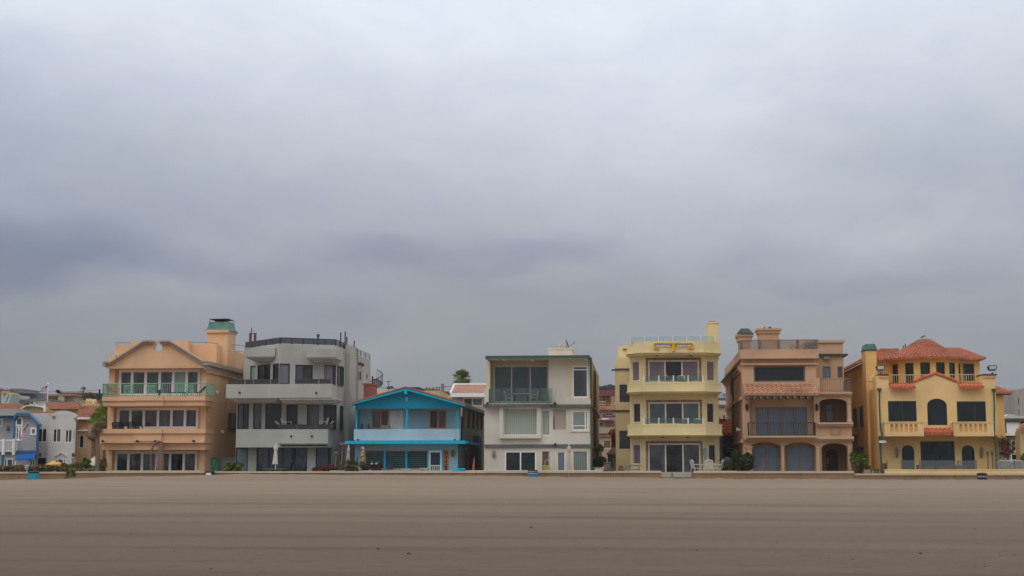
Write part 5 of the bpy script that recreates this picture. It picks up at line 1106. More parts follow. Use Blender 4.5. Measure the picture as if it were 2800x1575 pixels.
# peach house decks
zd = FY(98.45).at(500,705)[1]
ch = chair('patio_chair', 'wooden slat armchair at the left end of the green-railed peach house balcony', 'chair', (W(165,700,99.2).x,99.3,zd), R(200), plain('teak', (176,146,110), .7), 'chairs on the peach house balconies')
c = place(ch, (W(108,700,99).x,99.6,zd), R(150), 'wooden slat armchair in the far left corner of the green-railed peach house balcony')
zm = FY(98.45).at(500,985)[1]-.42
lc = chair('patio_chair', 'leftmost of the four black scroll-back chairs on the middle balcony of the peach house', 'chair', (W(182,960,99.4).x,99.5,zm), R(180), blackm, 'black chairs on the middle peach balcony')
for x, rz, l in ((240,165,'second from the left of the four black scroll-back chairs on the middle peach balcony'),(308,190,'third from the left of the four black scroll-back chairs on the middle peach balcony'),(362,175,'rightmost of the four black scroll-back chairs on the middle peach balcony')): place(lc, (W(x,960,99.4).x,99.5,zm), R(rz), l)
def lounger(label, loc, rotz, mat, group=None):
    t = thing('lounge_chair', label, 'lounger', loc, group, rotz); mb = MB(); mb.box(-.9,.5,-.3,.3,.28,.33); mb.build('seat', mat, t, True)
    mb = MB(); mb.hexa([(.5,-.3,.28),(.54,-.3,.28),(.54,.3,.28),(.5,.3,.28),(.95,-.3,.75),(1.0,-.3,.75),(1.0,.3,.75),(.95,.3,.75)]); mb.build('backrest', mat, t, True)
    for a in (-.8,.45):
        for b_ in (-.27,.27): mb = MB(); mb.tube([(a,b_,.3),(a,b_,0)], .025, 5); mb.build('leg', mat, t, True)
    return t
lg_ = lounger('dark low lounger left of the pale curtain on the green-railed top peach balcony', (W(725,695,99.2).x,99.3,zd), R(0), blackm, 'loungers on the top peach balcony')
c = copy_tree(lg_); c.location = (W(835,695,99.2).x,99.3,zd); c['label'] = 'dark low lounger right of the pale curtain on the green-railed top peach balcony'
pt_ = thing('plant_pot', 'black urn with a plant at the middle doors of the top peach balcony', 'plant pot', (W(553,695,99.3).x,99.3,zd)); mb = MB(); mb.lathe(ORG[pt_], [(.12,0),(.05,.1),(.14,.3),(.16,.5),(.13,.52)], 10); mb.build('pot', blackm, pt_)
# grey house
zoom(3.293, 600, 880); zb_ = FY(99.6).at(700,968)[1]-.25
lb = lounger('pale lounge chair at the left end of the lower balcony of the grey house', (W(625,960,100).x,100.1,zb_+.1), R(180), plast, 'loungers on the grey balcony')
for k, (x, l) in enumerate(((915,'pale lounge chair at the right end of the lower balcony of the grey house'),)): c = copy_tree(lb); c.location = (W(x-10,960,100).x,100.1,zb_+.1); c.rotation_euler = (0,0,0); c['label'] = l
c0 = chair('patio_chair', 'tall white armchair at left on the lower balcony of the grey house', 'chair', (W(603,950,100.3).x,100.3,zb_+.15), R(60), plast, 'white chairs on the grey balcony')
place(c0, (W(935,950,100.3).x,100.3,zb_+.15), R(-60), 'tall white armchair at right on the lower balcony of the grey house')
tb = table('patio_table', 'small glass patio table under the folded white umbrella at the grey house', (W(500,1345,98.4).x,98.4,BZ+.02), .85, .55, M['steel'])
closed_umbrella('folded off white umbrella on the patio of the grey house', 510, 1100, 1282, 98.4, canv, .2)
ch_ = chair('patio_chair', 'dark metal chair left of the glass table at the grey house', 'chair', (W(385,1345,98.6).x,98.6,BZ), R(100), blackm, 'dark chairs at the grey house table')
place(ch_, (W(610,1345,98.6).x,98.6,BZ), R(-95), 'dark metal chair right of the glass table at the grey house')
# white house
zoom(3.449, 1290, 900); zb5 = FY(99.4).at(400,700)[1]
tb5 = table('patio_table', 'square white table behind the glass railing of the white house balcony', (W(470,690,100.6).x,100.6,zb5), .62, .74, plast)
bl = plain('blue_cushion', (60,92,120), .7); c5 = chair('patio_chair', 'white chair with blue seat left of the table on the white house balcony', 'chair', (W(355,690,100.6).x,100.6,zb5), R(90), plast, 'chairs on the white house balcony')
c5.children[0].data.materials[0] = bl
place(c5, (W(590,690,100.6).x,100.6,zb5), R(-90), 'white chair with blue seat right of the table on the white house balcony'); place(c5, (W(690,690,101.2).x,101.2,zb5), R(-120), 'chair with blue seat nearest the right end of the glass balcony of the white house')
closed_umbrella('folded pinkish umbrella beside the right-hand ground floor window of the white house', 918, 1094, 1300, 98.4, canv2, .2)
r = FY(99.0).r(672,1283,722,1335); t = thing('storage_cart', 'small yellow cart in front of the narrow window of the white house', 'cart', ((r[0]+r[1])/2, 99.2, BZ)); yc = plain('cart_yellow', (170,156,66), .6)
mb = MB(); mb.box(r[0], r[1], 99.0, 99.6, BZ+.05, r[3]); mb.build('bin', yc, t); mb = MB(); mb.tube([(r[0]+.1,99.3,r[3]),(r[0]+.15,99.3,r[3]+.3),(r[1]-.3,99.3,r[3]+.25),(r[1]+.05,99.3,r[3]+.45)], .035, 5); mb.build('handle', yc, t)
r = FY(97.2).r(1202,1320,1342,1352); mb = MB(); mb.hexa([(r[0],96.6,BZ+.1),(r[1],96.6,BZ+.1),(r[1],97.6,BZ+.1),(r[0],97.6,BZ+.1),(r[0]+.3,96.8,r[3]-.05),(r[1]-.1,96.8,r[3]+.06),(r[1]-.1,97.3,r[3]+.06),(r[0]+.4,97.3,r[3]-.05)]); tag(mb.build('tarpaulin', M['black']), 'crumpled black tarpaulin heap between the white and yellow houses', 'tarpaulin')
# yellow house
zoom(3.15, 1640, 860)
p6 = chair('plastic_chair', 'white plastic chair facing the yellow house window, left of the patio table', 'chair', (W(832,1345,98.6).x,98.6,BZ+.1), R(115), plast, 'white plastic chairs at the yellow house', 1.12)
place(p6, (W(938,1345,98.1).x,98.1,BZ+.1), R(180), 'white plastic chair with its back to the beach, middle of the yellow house set'); place(p6, (W(1020,1345,98.5).x,98.5,BZ+.1), R(-110), 'rightmost white plastic chair of the yellow house set'); 
table('plastic_table', 'round white plastic table at the patio of the yellow house', (W(880,1345,99).x,99,BZ+.1), .5, .75, plast)
zq = FY(99.1).at(640,580)[1]; c = place(p6, (W(722,575,99.7).x,99.7,zq-.6), R(150), 'white plastic chair behind the top floor glass railing of the yellow house'); lounger('white reclining lounger on the top balcony of the yellow house', (W(690,580,99.6).x,99.65,zq-.2), R(180), plast)
zq = FY(99.1).at(640,944)[1]; place(p6, (W(737,945,99.7).x,99.7,zq-.68), R(180), 'left one of two white chairs on the middle balcony of the yellow house'); place(p6, (W(842,945,99.7).x,99.7,zq-.68), R(180), 'right one of two white chairs on the middle balcony of the yellow house')
t = thing('stair_handrail', 'dark handrail beside the steps at the left corner of the yellow house', 'handrail', (W(260,1345,98.4).x,98.4,BZ)); mb = MB()
for a, b_ in (((190,1338),(262,1298)),((262,1298),(338,1298)),((262,1298),(262,1345)),((338,1298),(338,1345)),((195,1338),(195,1346)),((275,1335),(335,1335))): mb.tube([W(*a,98.4), W(*b_,98.4)], .035, 5)
mb.build('rail', M['brown_f'], t)
t = thing('plant_urn', 'terracotta coloured urn at the left corner of the yellow house', 'urn', (W(183,1335,98.6).x,98.6,BZ)); mb = MB(); mb.lathe(ORG[t], [(.1,0),(.2,.2),(.23,.45),(.12,.68),(.16,.75)], 12); mb.build('urn', M['rust'], t)
zoom(3.293, 1960, 880)
mb = MB(); a = W(790,240,101); r = FY(101).r(790,180,885,245); mb.prism([(r[0],101,r[2]),(r[0],101,r[3]-.35),(r[0]+.5,101,r[3]),(r[1],101,r[3]),(r[1],101,r[2])], (0,1,0)); tag(mb.build('covered_grill', plain('brown_cover', (84,64,58), .8)), 'brown covered grill behind the glass roof rail of the rose tan house', 'grill')
mb = MB(); r = FY(101.5).r(672,218,790,245); mb.box(r[0], r[1], 101.5, 102.6, r[2], r[3]); mb.box(r[0], r[0]+.25, 101.5, 102.6, r[3], r[3]+.12); tag(mb.build('roof_bench', M['tan_t']), 'low tan bench beside the covered grill on the rose tan roof deck', 'bench')
zoom(3.3706, 2290, 900)
def bench(x0, x1, y0, label, src=None):
    t = thing('wooden_bench', label, 'bench', (W((x0+x1)/2,1290,97.6).x,97.6,BZ), 'wooden benches behind the glass fence'); xa, xb = W(x0,1280,97.6).x, W(x1,1280,97.6).x; zt_ = W(800,y0,97.6).z
    rw_ = plain('bench_wood', (116,84,66), .7); mb = MB()
    for k in range(3): mb.box(xa, xb, 97.9, 97.95, zt_-.12-.17*k, zt_-.17*k)
    mb.build('backrest', rw_, t); mb = MB(); mb.box(xa, xb, 97.4, 97.9, BZ+.42, BZ+.47); mb.build('seat', rw_, t)
    for q in (xa+.05, xb-.05): mb = MB(); mb.box(q-.05, q+.05, 97.4, 97.98, BZ, zt_); mb.build('leg', rw_, t)
bench(806, 880, 1254, 'left wooden bench seen through the glass fence of the mission house'); bench(930, 1000, 1262, 'lowest middle wooden bench behind the glass fence of the mission house'); bench(1010, 1095, 1256, 'right wooden bench below the big dark door of the mission house'); bench(1116, 1190, 1258, 'wooden bench left of the right arched window of the mission house'); bench(735, 772, 1250, 'narrow wooden bench at the left post of the big door of the mission house'); bench(412, 458, 1236, 'wooden bench at the left end beside the downpipe of the mission house')
for x in (1384,1427):
    t = thing('garden_torch', ('left' if x < 1400 else 'right')+' one of two slim dark garden torches near the right corner of the mission house', 'torch', (W(x,1290,98.6).x,98.6,BZ), 'garden torches'); c = W(x,1150,98.6); mb = MB(); mb.tube([(c.x,98.6,BZ),(c.x,98.6,c.z)], .03, 5); mb.build('pole', M['iron'], t); mb = MB(); mb.lathe((c.x,98.6,c.z-.1), [(.03,0),(.09,.12),(.08,.25),(.02,.3)], 8); mb.build('torch_head', M['iron'], t)
# ================================================================= barrels, sign
def barrel(px0, px1, ytop, Y, label, band, top, dark=True, writing=False):
    a, b_ = P(px0,1300,Y), P(px1,1300,Y); cx = (a.x+b_.x)/2; r = (b_.x-a.x)/2; zt = P((px0+px1)/2,ytop,Y).z; zb = sandz(cx, Y)-.25
    t = thing('trash_barrel', label, 'trash barrel', (cx, Y, zb), 'trash barrels at the sea wall'); H = zt-zb
    mb = MB(); pr = [(r*.93,0),(r*.96,H*.3),(r,H*.31),(r,H*.35),(r*.96,H*.36),(r*.97,H*.62),(r,H*.63),(r,H*.67),(r*.96,H*.68),(r*.95,H-.1)]
    mb.lathe((cx,Y,zb), pr, 20); mb.build('drum', band, t)
    mb = MB(); mb.lathe((cx,Y,zt-.12), [(r*.99,0),(r*1.02,.02),(r*1.02,.08),(r*.85,.12),(r*.2,.15)], 20); mb.build('lid', top, t); return t, cx, r, zt
tq = plain('turquoise_paint', (30,150,176), .5, var=.25, vs=2); tq2 = plain('blue_paint', (40,130,176), .5, var=.3, vs=2); bk = plain('black_plastic', (34,34,38), .5)
barrel(77,106,1288.5,92.2,'turquoise trash barrel with dark rim by the left sea wall', tq, bk)
t, cx, r, zt = barrel(560,586,1288,92.6,'black trash barrel half buried below the green gate', bk, bk); mb = MB(); mb.box(cx-.15, cx+.2, 92.6-r*1.06, 92.6-r*.9, zt-.32, zt-.12); mb.build('label_plate', M['white'], t)
t, cx, r, zt = barrel(1443,1471,1285.5,92.4,'blue and black trash barrel in front of the white house', tq2, bk); mb = MB(); mb.lathe((cx,92.4,zt-.2), [(r*1.01,0),(r*1.01,.18)], 20); mb.build('black_band', bk, t); mb = MB(); mb.lathe((cx,92.4,zt-.12), [(r*1.03,0),(r*1.03,.025)], 20); mb.lathe((cx,92.4,zt-.22), [(r*1.03,0),(r*1.03,.025)], 20); mb.build('white_stripe', M['white'], t)
t, cx, r, zt = barrel(2671,2699,1293.5,91.6,'black trash barrel with white lettering by the right sea wall', bk, bk)
# illegible white lettering wrapped round the rim
mb = MB(); random.seed(5)
for k in range(13):
    a0_ = R(-155)+R(130)*k/13; w_ = R(6); f_ = lambda a, z: (cx+r*1.03*math.cos(a), 91.6+r*1.03*math.sin(a), z)
    for (p, q, z0_, z1_) in ((0,.35,0,.09),(.35,1,.07,.09) if k%2 else (.35,1,.0,.02),(.35,1,.035,.055)): mb.poly([f_(a0_+w_*p, zt-.26+z0_), f_(a0_+w_*q, zt-.26+z0_), f_(a0_+w_*q, zt-.26+z1_), f_(a0_+w_*p, zt-.26+z1_)])
mb.build('lettering', M['white'], t)
t = thing('sign_post', 'small white and green sign on a pole behind the left sea wall', 'sign', (P(73,1290,93.6).x, 93.6, BZ)); c = P(73,1278,93.6)
mb = MB(); mb.tube([(c.x,93.65,BZ),(c.x,93.65,c.z+.2)], .03, 5); mb.build('pole', M['white'], t); mb = MB(); mb.box(c.x-.12,c.x+.12,93.58,93.6,c.z-.15,c.z+.15); bd = mb.build('board', plain('sign_white', (186,196,186), .5), t)
mb = MB(); mb.box(c.x-.1,c.x+.1,93.57,93.579,c.z-.12,c.z-.02); mb.box(c.x-.08,c.x+.08,93.57,93.579,c.z+.03,c.z+.1); mb.build('symbol', plain('sign_green', (60,130,90), .5), bd)
# debris on the sand
random.seed(21); dm = plain('dry_kelp', (44,34,28), .9); proto = None
spots = [(1340*2800/2576,1330*2800/2576-0,1.6)]
spots = [(1453,1444,.75),(1118,1515,.7),(1034,1502,.6),(2517,1514,.6)]
for _ in range(52): spots.append((random.uniform(20,2780), 1330+240*random.random()**.8, random.uniform(.15,.38)))
for px, py, s in spots:
    Y = 30.0
    for _ in range(30):
        d = ray(px,py); q = P(px,py,Y); Y += (q.z-sandz(q.x,Y))*9
        Y = max(19, min(Y, 88))
    q = P(px,py,Y); z = sandz(q.x,Y)
    if proto is None:
        mb = MB(); 
        for k in range(3): a = k*2.1; mb.tube([(-.06*math.cos(a),-.06*math.sin(a),0.0),(.0,.01,.03),(.07*math.cos(a+.5),.07*math.sin(a+.5),.01)], [.006,.016,.005], 5)
        proto = mb.build('kelp_scrap', dm, None, True); o = proto
    else: o = proto.copy(); COL.objects.link(o)
    o.location = (q.x, Y, z); o.scale = (s*1.0, s*.9, s); o.rotation_euler = (0,0,random.random()*6); tag(o, 'small dark scrap of dried kelp lying on the open sand', 'kelp', 'kelp scraps on the sand')
# ================================================================= planting
LM = {'dark': leafmat('dark_shrub_leaf', (36,46,28), (84,92,54)), 'green': leafmat('green_leaf', (58,84,26), (112,140,50)), 'olive': leafmat('olive_leaf', (84,84,44), (142,134,80), (180,160,120)),
      'flower': leafmat('leaf_white_flower', (60,86,30), (120,138,52), (230,226,220)), 'red': leafmat('red_leaf', (84,44,36), (140,84,52)), 'hedge': leafmat('hedge_leaf', (96,82,60), (136,128,76), (160,130,104)),
      'hill': leafmat('hill_leaf', (62,70,58), (92,98,80)), 'palm': leafmat('palm_leaf', (78,100,34), (150,160,66)), 'dead': leafmat('dead_frond', (92,72,54), (140,114,88)), 'pinkf': leafmat('leaf_pink_flower', (104,98,58), (146,140,82), (206,170,160))}
stem = plain('stem_bark', (84,68,52), .9)
zoom(4.673, 0, 1020)
def hedge(name, label, x0, x1, y0, Y, mat, n, dep=.7):
    a, b_ = W(x0,y0,Y), W(x1,y0,Y); t = thing(name, label, 'hedge', ((a.x+b_.x)/2, Y, BZ)); mb = MB(); H = a.z-BZ; k = 0
    for _ in range(n):
        x = random.uniform(a.x,b_.x); y = random.uniform(-dep,dep); zz = BZ+H*(random.random()**.6)*(.88+.18*mn.noise(Vector((x*.8,y,0))))
        tt_ = Vector((random.uniform(-1,1),random.uniform(-1,1),random.uniform(-.3,1))).normalized(); w_ = tt_.cross(Vector((random.random(),random.random(),random.random()))).normalized(); s = random.uniform(.06,.14)
        p = Vector((x,Y+y,zz)); mb.poly([p-tt_*s, p+w_*s*.6, p+tt_*s, p-w_*s*.6])
    mb.build('foliage', mat, t); mb = MB()
    for k in range(int((b_.x-a.x)/.8)): mb.tube([(a.x+.4+k*.8,Y,BZ),(a.x+.5+k*.8,Y,BZ+H*.7)], .04, 5)
    mb.build('stem', stem, t); return t
hedge('hedge', 'long clipped brownish hedge behind the sea wall at far left', -60, 765, 1176, 94.6, LM['hedge'], 9000)
hedge('hedge', 'lower dark hedge from the yellow umbrella to the palm', 765, 1160, 1215, 94.8, LM['olive'], 4000, .5)
def shr(label, x, y, rx, ry, Y, mat, n, leaf=.13, cat='shrub', name='shrub', group=None, clumps=18):
    c = W(x,y,Y); k = ZM[0]*F/Y; shrub(name, label, cat, c, (rx/k, max(rx/k*.7,.3), ry/k), n, LM[mat], stem, leaf, clumps, group, min(BZ, c.z-ry/k))
shr('loose flowering shrub right of the folded yellow umbrella top', 830, 1195, 75, 50, 97, 'pinkf', 1500, .12)
shr('pale grey flowering shrub between the yellow umbrella and the yellow-green bush', 950, 1195, 100, 48, 97.2, 'pinkf', 1800, .12)
shr('bright yellow green bush beside the palm trunk', 1110, 1165, 62, 80, 97.4, 'green', 1700, .12)
shr('flowering bush right of the palm trunk against the peach house', 1310, 1180, 50, 90, 98, 'pinkf', 1500, .13)
def fan_palm(label, px, py_top, py_c, Y, R_, trunk_r, seed, n=46, trunk_px=None, dead=16, mat='palm', base=None, lift=.15, del_=(-75,-30)):
    random.seed(seed); c = W(px,py_c,Y); bx = W(trunk_px,1280,Y).x if trunk_px else c.x; z0 = BZ if base is None else base
    t = thing('palm_tree', label, 'palm tree', (bx, Y, z0), 'palm trees')
    mb = MB(); H = c.z-z0; k = 14; rad = [trunk_r*(1.25-.35*i/k)*(1+.07*(i%2)) for i in range(k+1)]
    mb.tube([(bx+(c.x-bx)*(i/k)**1.5, Y, z0+H*i/k) for i in range(k+1)], rad, 9); mb.build('trunk', M['wood'] if trunk_r < .3 else plain('palm_bark', (124,100,78), .95, var=.4, vs=9), t)
    g, d = MB(), MB()
    def fan(mbx, o, dr, L, droop):
        """stalk with a folded fan of pointed leaflets"""
        tip = o+dr*L*.5+Vector((0,0,-droop*.3)); mbx.tube([o, tip], [.03,.015], 4, cap=False); sd = dr.cross(Vector((0,0,1))); sd = sd.normalized() if sd.length > .1 else Vector((1,0,0)); upv = sd.cross(dr).normalized()
        for q in range(11):
            a = R(-75+15*q); v_ = (dr*math.cos(a)+sd*math.sin(a)+upv*.12*abs(math.sin(a))).normalized(); e = tip+v_*L*.55*random.uniform(.8,1.1)+Vector((0,0,-droop*random.uniform(.4,1))); w_ = v_.cross(upv).normalized()*L*.035
            m_ = tip.lerp(e,.5)+Vector((0,0,.05)); mbx.poly([tip, m_-w_, e, m_+w_])
    top = c
    for i in range(n):
        az_ = random.random()*6.283; el_ = R(random.uniform(-18,85)); dr = Vector((math.cos(az_)*math.cos(el_), math.sin(az_)*math.cos(el_), math.sin(el_))); fan(g, top+dr*.1, dr, R_*random.uniform(.8,1.05), R_*.16)
    for i in range(dead):
        az_ = random.random()*6.283; el_ = R(random.uniform(*del_)); dr = Vector((math.cos(az_)*math.cos(el_), math.sin(az_)*math.cos(el_), math.sin(el_))); fan(d, top-Vector((0,0,.15)), dr, R_*random.uniform(.7,1), R_*.3)
    g.build('crown', LM[mat], t); d.build('dead_fronds', LM['dead'], t); return t
fan_palm('green fan palm with slim dark trunk left of the peach house', 1245, 540, 620, 96.5, .78, .13, 3, 60, 1240, 18)
fan_palm('palm with thick pale trunk behind the slim green fan palm', 1200, 540, 690, 100.5, .8, .2, 4, 10, 1195, 46)
fan_palm('tall shaggy palm crown half hidden behind the peach house', 1330, 440, 540, 103, 1.0, .2, 9, 46, 1350, 40)
# flower shrub + plants at the grey house
zoom(3.293, 600, 880)
shr('round green bush with white blossoms between the peach and grey houses', 135, 1310, 92, 52, 98.5, 'flower', 2400, .13)
shr('low reddish succulents at the right corner of the grey house', 900, 1335, 80, 28, 98.2, 'red', 900, .12)
shr('small reddish bush left of the spiky rosette plants', 1010, 1318, 45, 35, 98, 'red', 600, .11)
def spiky(label, px, py, Y, R_, n, c1, c2, base=BZ, seed=1, cat='plant', name='yucca_plant'):
    random.seed(seed); c = W(px,py,Y); t = thing(name, label, cat, (c.x,Y,base), 'spiky plants at the blue house'); mb = MB()
    for i in range(n):
        az_ = random.random()*6.283; el_ = R(random.uniform(-20,88)); dr = Vector((math.cos(az_)*math.cos(el_), math.sin(az_)*math.cos(el_), math.sin(el_))); L = R_*random.uniform(.7,1.1); w_ = dr.cross(Vector((.3,.2,1))).normalized()*.025; e = c+dr*L+Vector((0,0,-.12*L)); m_ = c+dr*L*.45+Vector((0,0,.03)); mb.poly([c, m_-w_, e, m_+w_])
    mb.build('leaves', leafmat('spiky_leaf', c1, c2), t); mb = MB(); mb.tube([(c.x,Y,base),(c.x,Y,c.z)], [.12,.07], 6); mb.build('stem', stem, t); return t
zoom(10.35, 900, 1180)
spiky('brown green rosette plant with narrow leaves, left one at the blue house corner', 540, 930, 97.2, .5, 200, (84,74,46), (150,140,96), seed=2)
spiky('bright green rosette plant right of the brownish one at the blue house corner', 740, 950, 97.1, .45, 190, (70,84,40), (150,156,84), seed=3)
spiky('orange yellow tufted plant left of the rosette plants', 310, 960, 97.6, .28, 80, (140,90,30), (180,140,56), seed=4)
spiky('dark red tufted plant behind the rosettes', 640, 880, 98.2, .35, 90, (70,40,36), (120,70,56), seed=5)
shr('green ground cover bush beneath the rosette plants', 640, 1060, 220, 75, 97.6, 'olive', 1800, .1)
shr('pink flowering cactus clump beside the totem', 930, 930, 85, 90, 98.3, 'pinkf', 1000, .09); shr('orange and red flower bed along the blue patio wall', 1060, 1040, 110, 50, 98.2, 'red', 900, .09)
def stalk(label, px, yt, Y, seed, big=1.0):
    random.seed(seed); tp = W(px,yt,Y); t = thing('agave_stalk', label, 'plant', (tp.x-.1,Y,BZ), 'dried flower stalks'); mb = MB(); mb.tube([(tp.x-.12,Y,BZ),(tp.x-.05,Y,(BZ+tp.z)/2),(tp.x,Y,tp.z-.5*big)], .03, 5)
    for k in range(12): a = k*.52; mb.tube([(tp.x,Y,tp.z-.5*big),(tp.x+.38*big*math.cos(a),Y+.3*math.sin(a),tp.z+random.uniform(-.1,.05))], [.015,.04], 4)
    mb.build('stalk', plain('dry_stalk', (150,128,104), .9), t)
stalk('tall dried flower stalk with flared brown head, tallest of the pair', 385, 330, 98.4, 1, .42); stalk('shorter dried flower stalk at the corner of the grey house', 200, 590, 98.6, 2, .3)
closed_umbrella('slim folded lavender umbrella left of the blue house', 552, 435, 880, 98, canv3, .15)
t = thing('banana_plant', 'yellow green upright leaves beside the lavender umbrella', 'plant', (W(500,1000,98.6).x,98.6,BZ)); mb = MB()
for k, (x,y) in enumerate(((490,560),(520,600),(480,700),(505,640),(530,720))): b0_ = W(505,900,98.6); e = W(x,y,98.6+.1*k); w_ = Vector((.06,.03,0)); mb.poly([b0_, b0_.lerp(e,.5)-w_, e, b0_.lerp(e,.5)+w_])
mb.build('leaves', leafmat('banana_leaf', (120,120,30), (160,156,60)), t)
t = thing('cactus', 'small green column cactus at the left wall of the blue house', 'cactus', (W(795,860,99.2).x,99.2,BZ)); c = W(795,700,99.2); mb = MB(); mb.lathe((c.x,99.2,BZ), [(.06,0),(.065,.3),(.06,c.z-BZ-.05),(.02,c.z-BZ)], 10); mb.build('column', plain('cactus_green', (66,92,60), .7), t)
# totem of stacked carved heads
t = thing('totem_pole', 'orange and cream stacked totem pole at the left window of the blue house', 'totem pole', (W(950,860,98.6).x,98.6,BZ)); tc1, tc2, tc3 = plain('totem_orange', (190,130,60), .7), plain('totem_cream', (206,184,140), .7), plain('totem_green', (96,110,60), .7)
mb = MB(); a = W(955,870,98.6); b_ = W(955,420,98.6); mb.tube([(a.x,98.6,BZ),(a.x,98.6,b_.z)], .07, 6); mb.build('pole', tc2, t)
for k, (x,y,mt,w_) in enumerate(((925,470,tc1,.1),(975,500,tc2,.05),(945,610,tc1,.15),(940,660,tc2,.13),(930,710,tc3,.1),(965,770,tc1,.14),(950,820,tc2,.11))):
    c = W(x,y,98.55); mb = MB(); mb.lathe((c.x,98.55,c.z-.08), [(w_*.6,0),(w_,.04),(w_*.9,.12),(w_*.5,.17)], 9); mb.build('carving', mt, t)
for x, l in ((1210,'left white bird-shaped planter before the dark window of the blue house'),(1335,'larger white bird-shaped planter right of its twin at the blue house')):
    c = W(x,900,98.8); t = thing('bird_planter', l, 'planter', (c.x,98.8,c.z-.25), 'white bird planters'); mb = MB(); mb.lathe((c.x,98.8,c.z-.1), [(.05,0),(.1,.05),(.09,.11),(.03,.14)], 10); mb.tube([(c.x-.02,98.75,c.z+.02),(c.x+.01,98.73,c.z+.14),(c.x+.03,98.72,c.z+.19)] if x < 1300 else [(c.x+.07,98.75,c.z+.0),(c.x+.12,98.73,c.z+.06),(c.x+.14,98.72,c.z+.12)], .018, 5); mb.build('body', plain('planter_white', (206,190,176), .7), t)
r = FY(99).r(1195,945,1460,1080); t = thing('planter_box', 'dark red wooden planter box under the white bird planters', 'planter', ((r[0]+r[1])/2,99.1,BZ)); mb = MB(); mb.box(r[0],r[1],98.95,99.3,BZ,r[3]); mb.box(r[0]-.04,r[1]+.04,98.9,99.35,r[3],r[3]+.05); mb.build('box', plain('dark_red_paint', (74,36,34), .7), t)
r = FY(99.2).r(1620,900,1800,1080); t = thing('patio_chair', 'dark red slatted bench in front of the middle blue-house window', 'bench', ((r[0]+r[1])/2,99.3,BZ)); mb = MB()
for k in range(4): mb.box(r[0],r[1],99.35,99.4,r[3]-.1-.16*k,r[3]-.16*k)
mb.build('backrest', plain('maroon_wood', (84,44,52), .7), t); mb = MB(); mb.box(r[0],r[1],98.95,99.35,BZ+.4,BZ+.45); mb.build('seat', plain('maroon_wood', (84,44,52), .7), t)
for q in (r[0]+.04,r[1]-.04): mb = MB(); mb.box(q-.04,q+.04,98.95,99.42,BZ,BZ+.4); mb.build('leg', plain('maroon_wood', (84,44,52), .7), t)
zoom(4.391, 920, 1000)
t = thing('patio_table', 'white and pale green low table left of the white screen door', 'table', (W(1062,1250,98.3).x,98.3,BZ)); r = FY(98.3).r(1010,1230,1112,1258); mb = MB(); mb.box(r[0],r[1],98,98.8,r[3]-.06,r[3]); mb.build('table_top', plast, t)
for q in (r[0]+.06,r[1]-.06): mb = MB(); mb.box(q-.04,q+.04,98.05,98.75,BZ,r[3]-.06); mb.build('leg', plast, t)
t = thing('patio_table', 'white low table under the right blind of the blue house', 'table', (W(840,1250,98.3).x,98.3,BZ)); r = FY(98.3).r(785,1238,895,1258); mb = MB(); mb.box(r[0],r[1],98,98.8,r[3]-.06,r[3]); mb.build('table_top', plast, t)
for q in (r[0]+.06,r[1]-.06): mb = MB(); mb.box(q-.04,q+.04,98.05,98.75,BZ,r[3]-.06); mb.build('leg', plast, t)
t = thing('garden_bench', 'turquoise slatted bench at the right end of the blue patio wall', 'bench', (W(1470,1250,97.0).x,97,BZ)); r = FY(96.9).r(1398,1230,1545,1275); mb = MB()
for k in range(3): mb.box(r[0],r[1],96.9,96.95,r[3]-.1-.14*k,r[3]-.14*k)
mb.box(r[0]-.05,r[1]+.05,96.5,96.95,BZ+.4,BZ+.45); mb.build('seat', M['cyan_t'], t)
for q in (r[0]+.1,r[1]-.1): mb = MB(); mb.box(q-.05,q+.05,96.55,96.96,BZ,BZ+.4); mb.build('leg', M['cyan_t'], t)
t = thing('surfboard', 'red orange board leaning in the alley right of the blue house', 'surfboard', (W(1640,1250,100.5).x,100.5,BZ)); a, b_ = W(1636,1250,100.5), W(1657,1080,101); mb = MB(); a.z = BZ; mb.prism([a+Vector((-.09,0,0)), a+Vector((.09,0,0)), a.lerp(b_,.6)+Vector((.08,0,0)), b_, a.lerp(b_,.6)+Vector((-.08,0,0))], (0,.05,0)); mb.build('board', plain('red_orange_board', (180,84,60), .4), t)
t = thing('wicker_chair', 'low wicker chair on the left of the blue house balcony', 'chair', (W(345,755,101.2).x,101.2,zpb+.1)); r = FY(101.2).r(310,695,388,760); mb = MB(); 
for k in range(4): mb.box(r[0],r[1],101.5,101.55,r[3]-.12-.16*k,r[3]-.02-.16*k)
mb.build('backrest', M['wood'], t); mb = MB(); mb.box(r[0],r[1],101.0,101.5,zpb+.45,zpb+.5); mb.build('seat', M['wood'], t)
for q in (r[0],r[1]): mb = MB(); mb.box(q-.03,q+.03,101,101.56,zpb+.1,r[3]); mb.build('leg', M['wood'], t)
t = thing('balcony_table', 'pale wooden table under the open window of the blue house balcony', 'table', (W(585,755,101.3).x,101.3,zpb+.1)); r = FY(101.2).r(535,715,635,760); mb = MB(); mb.box(r[0],r[1],101,101.6,r[3]-.07,r[3]); mb.box(r[0],r[1],101.02,101.05,r[3]-.3,r[3]-.07); mb.build('table_top', plain('pale_wood', (176,158,126), .7), t)
for q in (r[0]+.05,r[1]-.05): mb = MB(); mb.box(q-.05,q+.05,101,101.6,zpb+.1,r[3]-.3); mb.build('leg', plain('pale_wood', (176,158,126), .7), t)
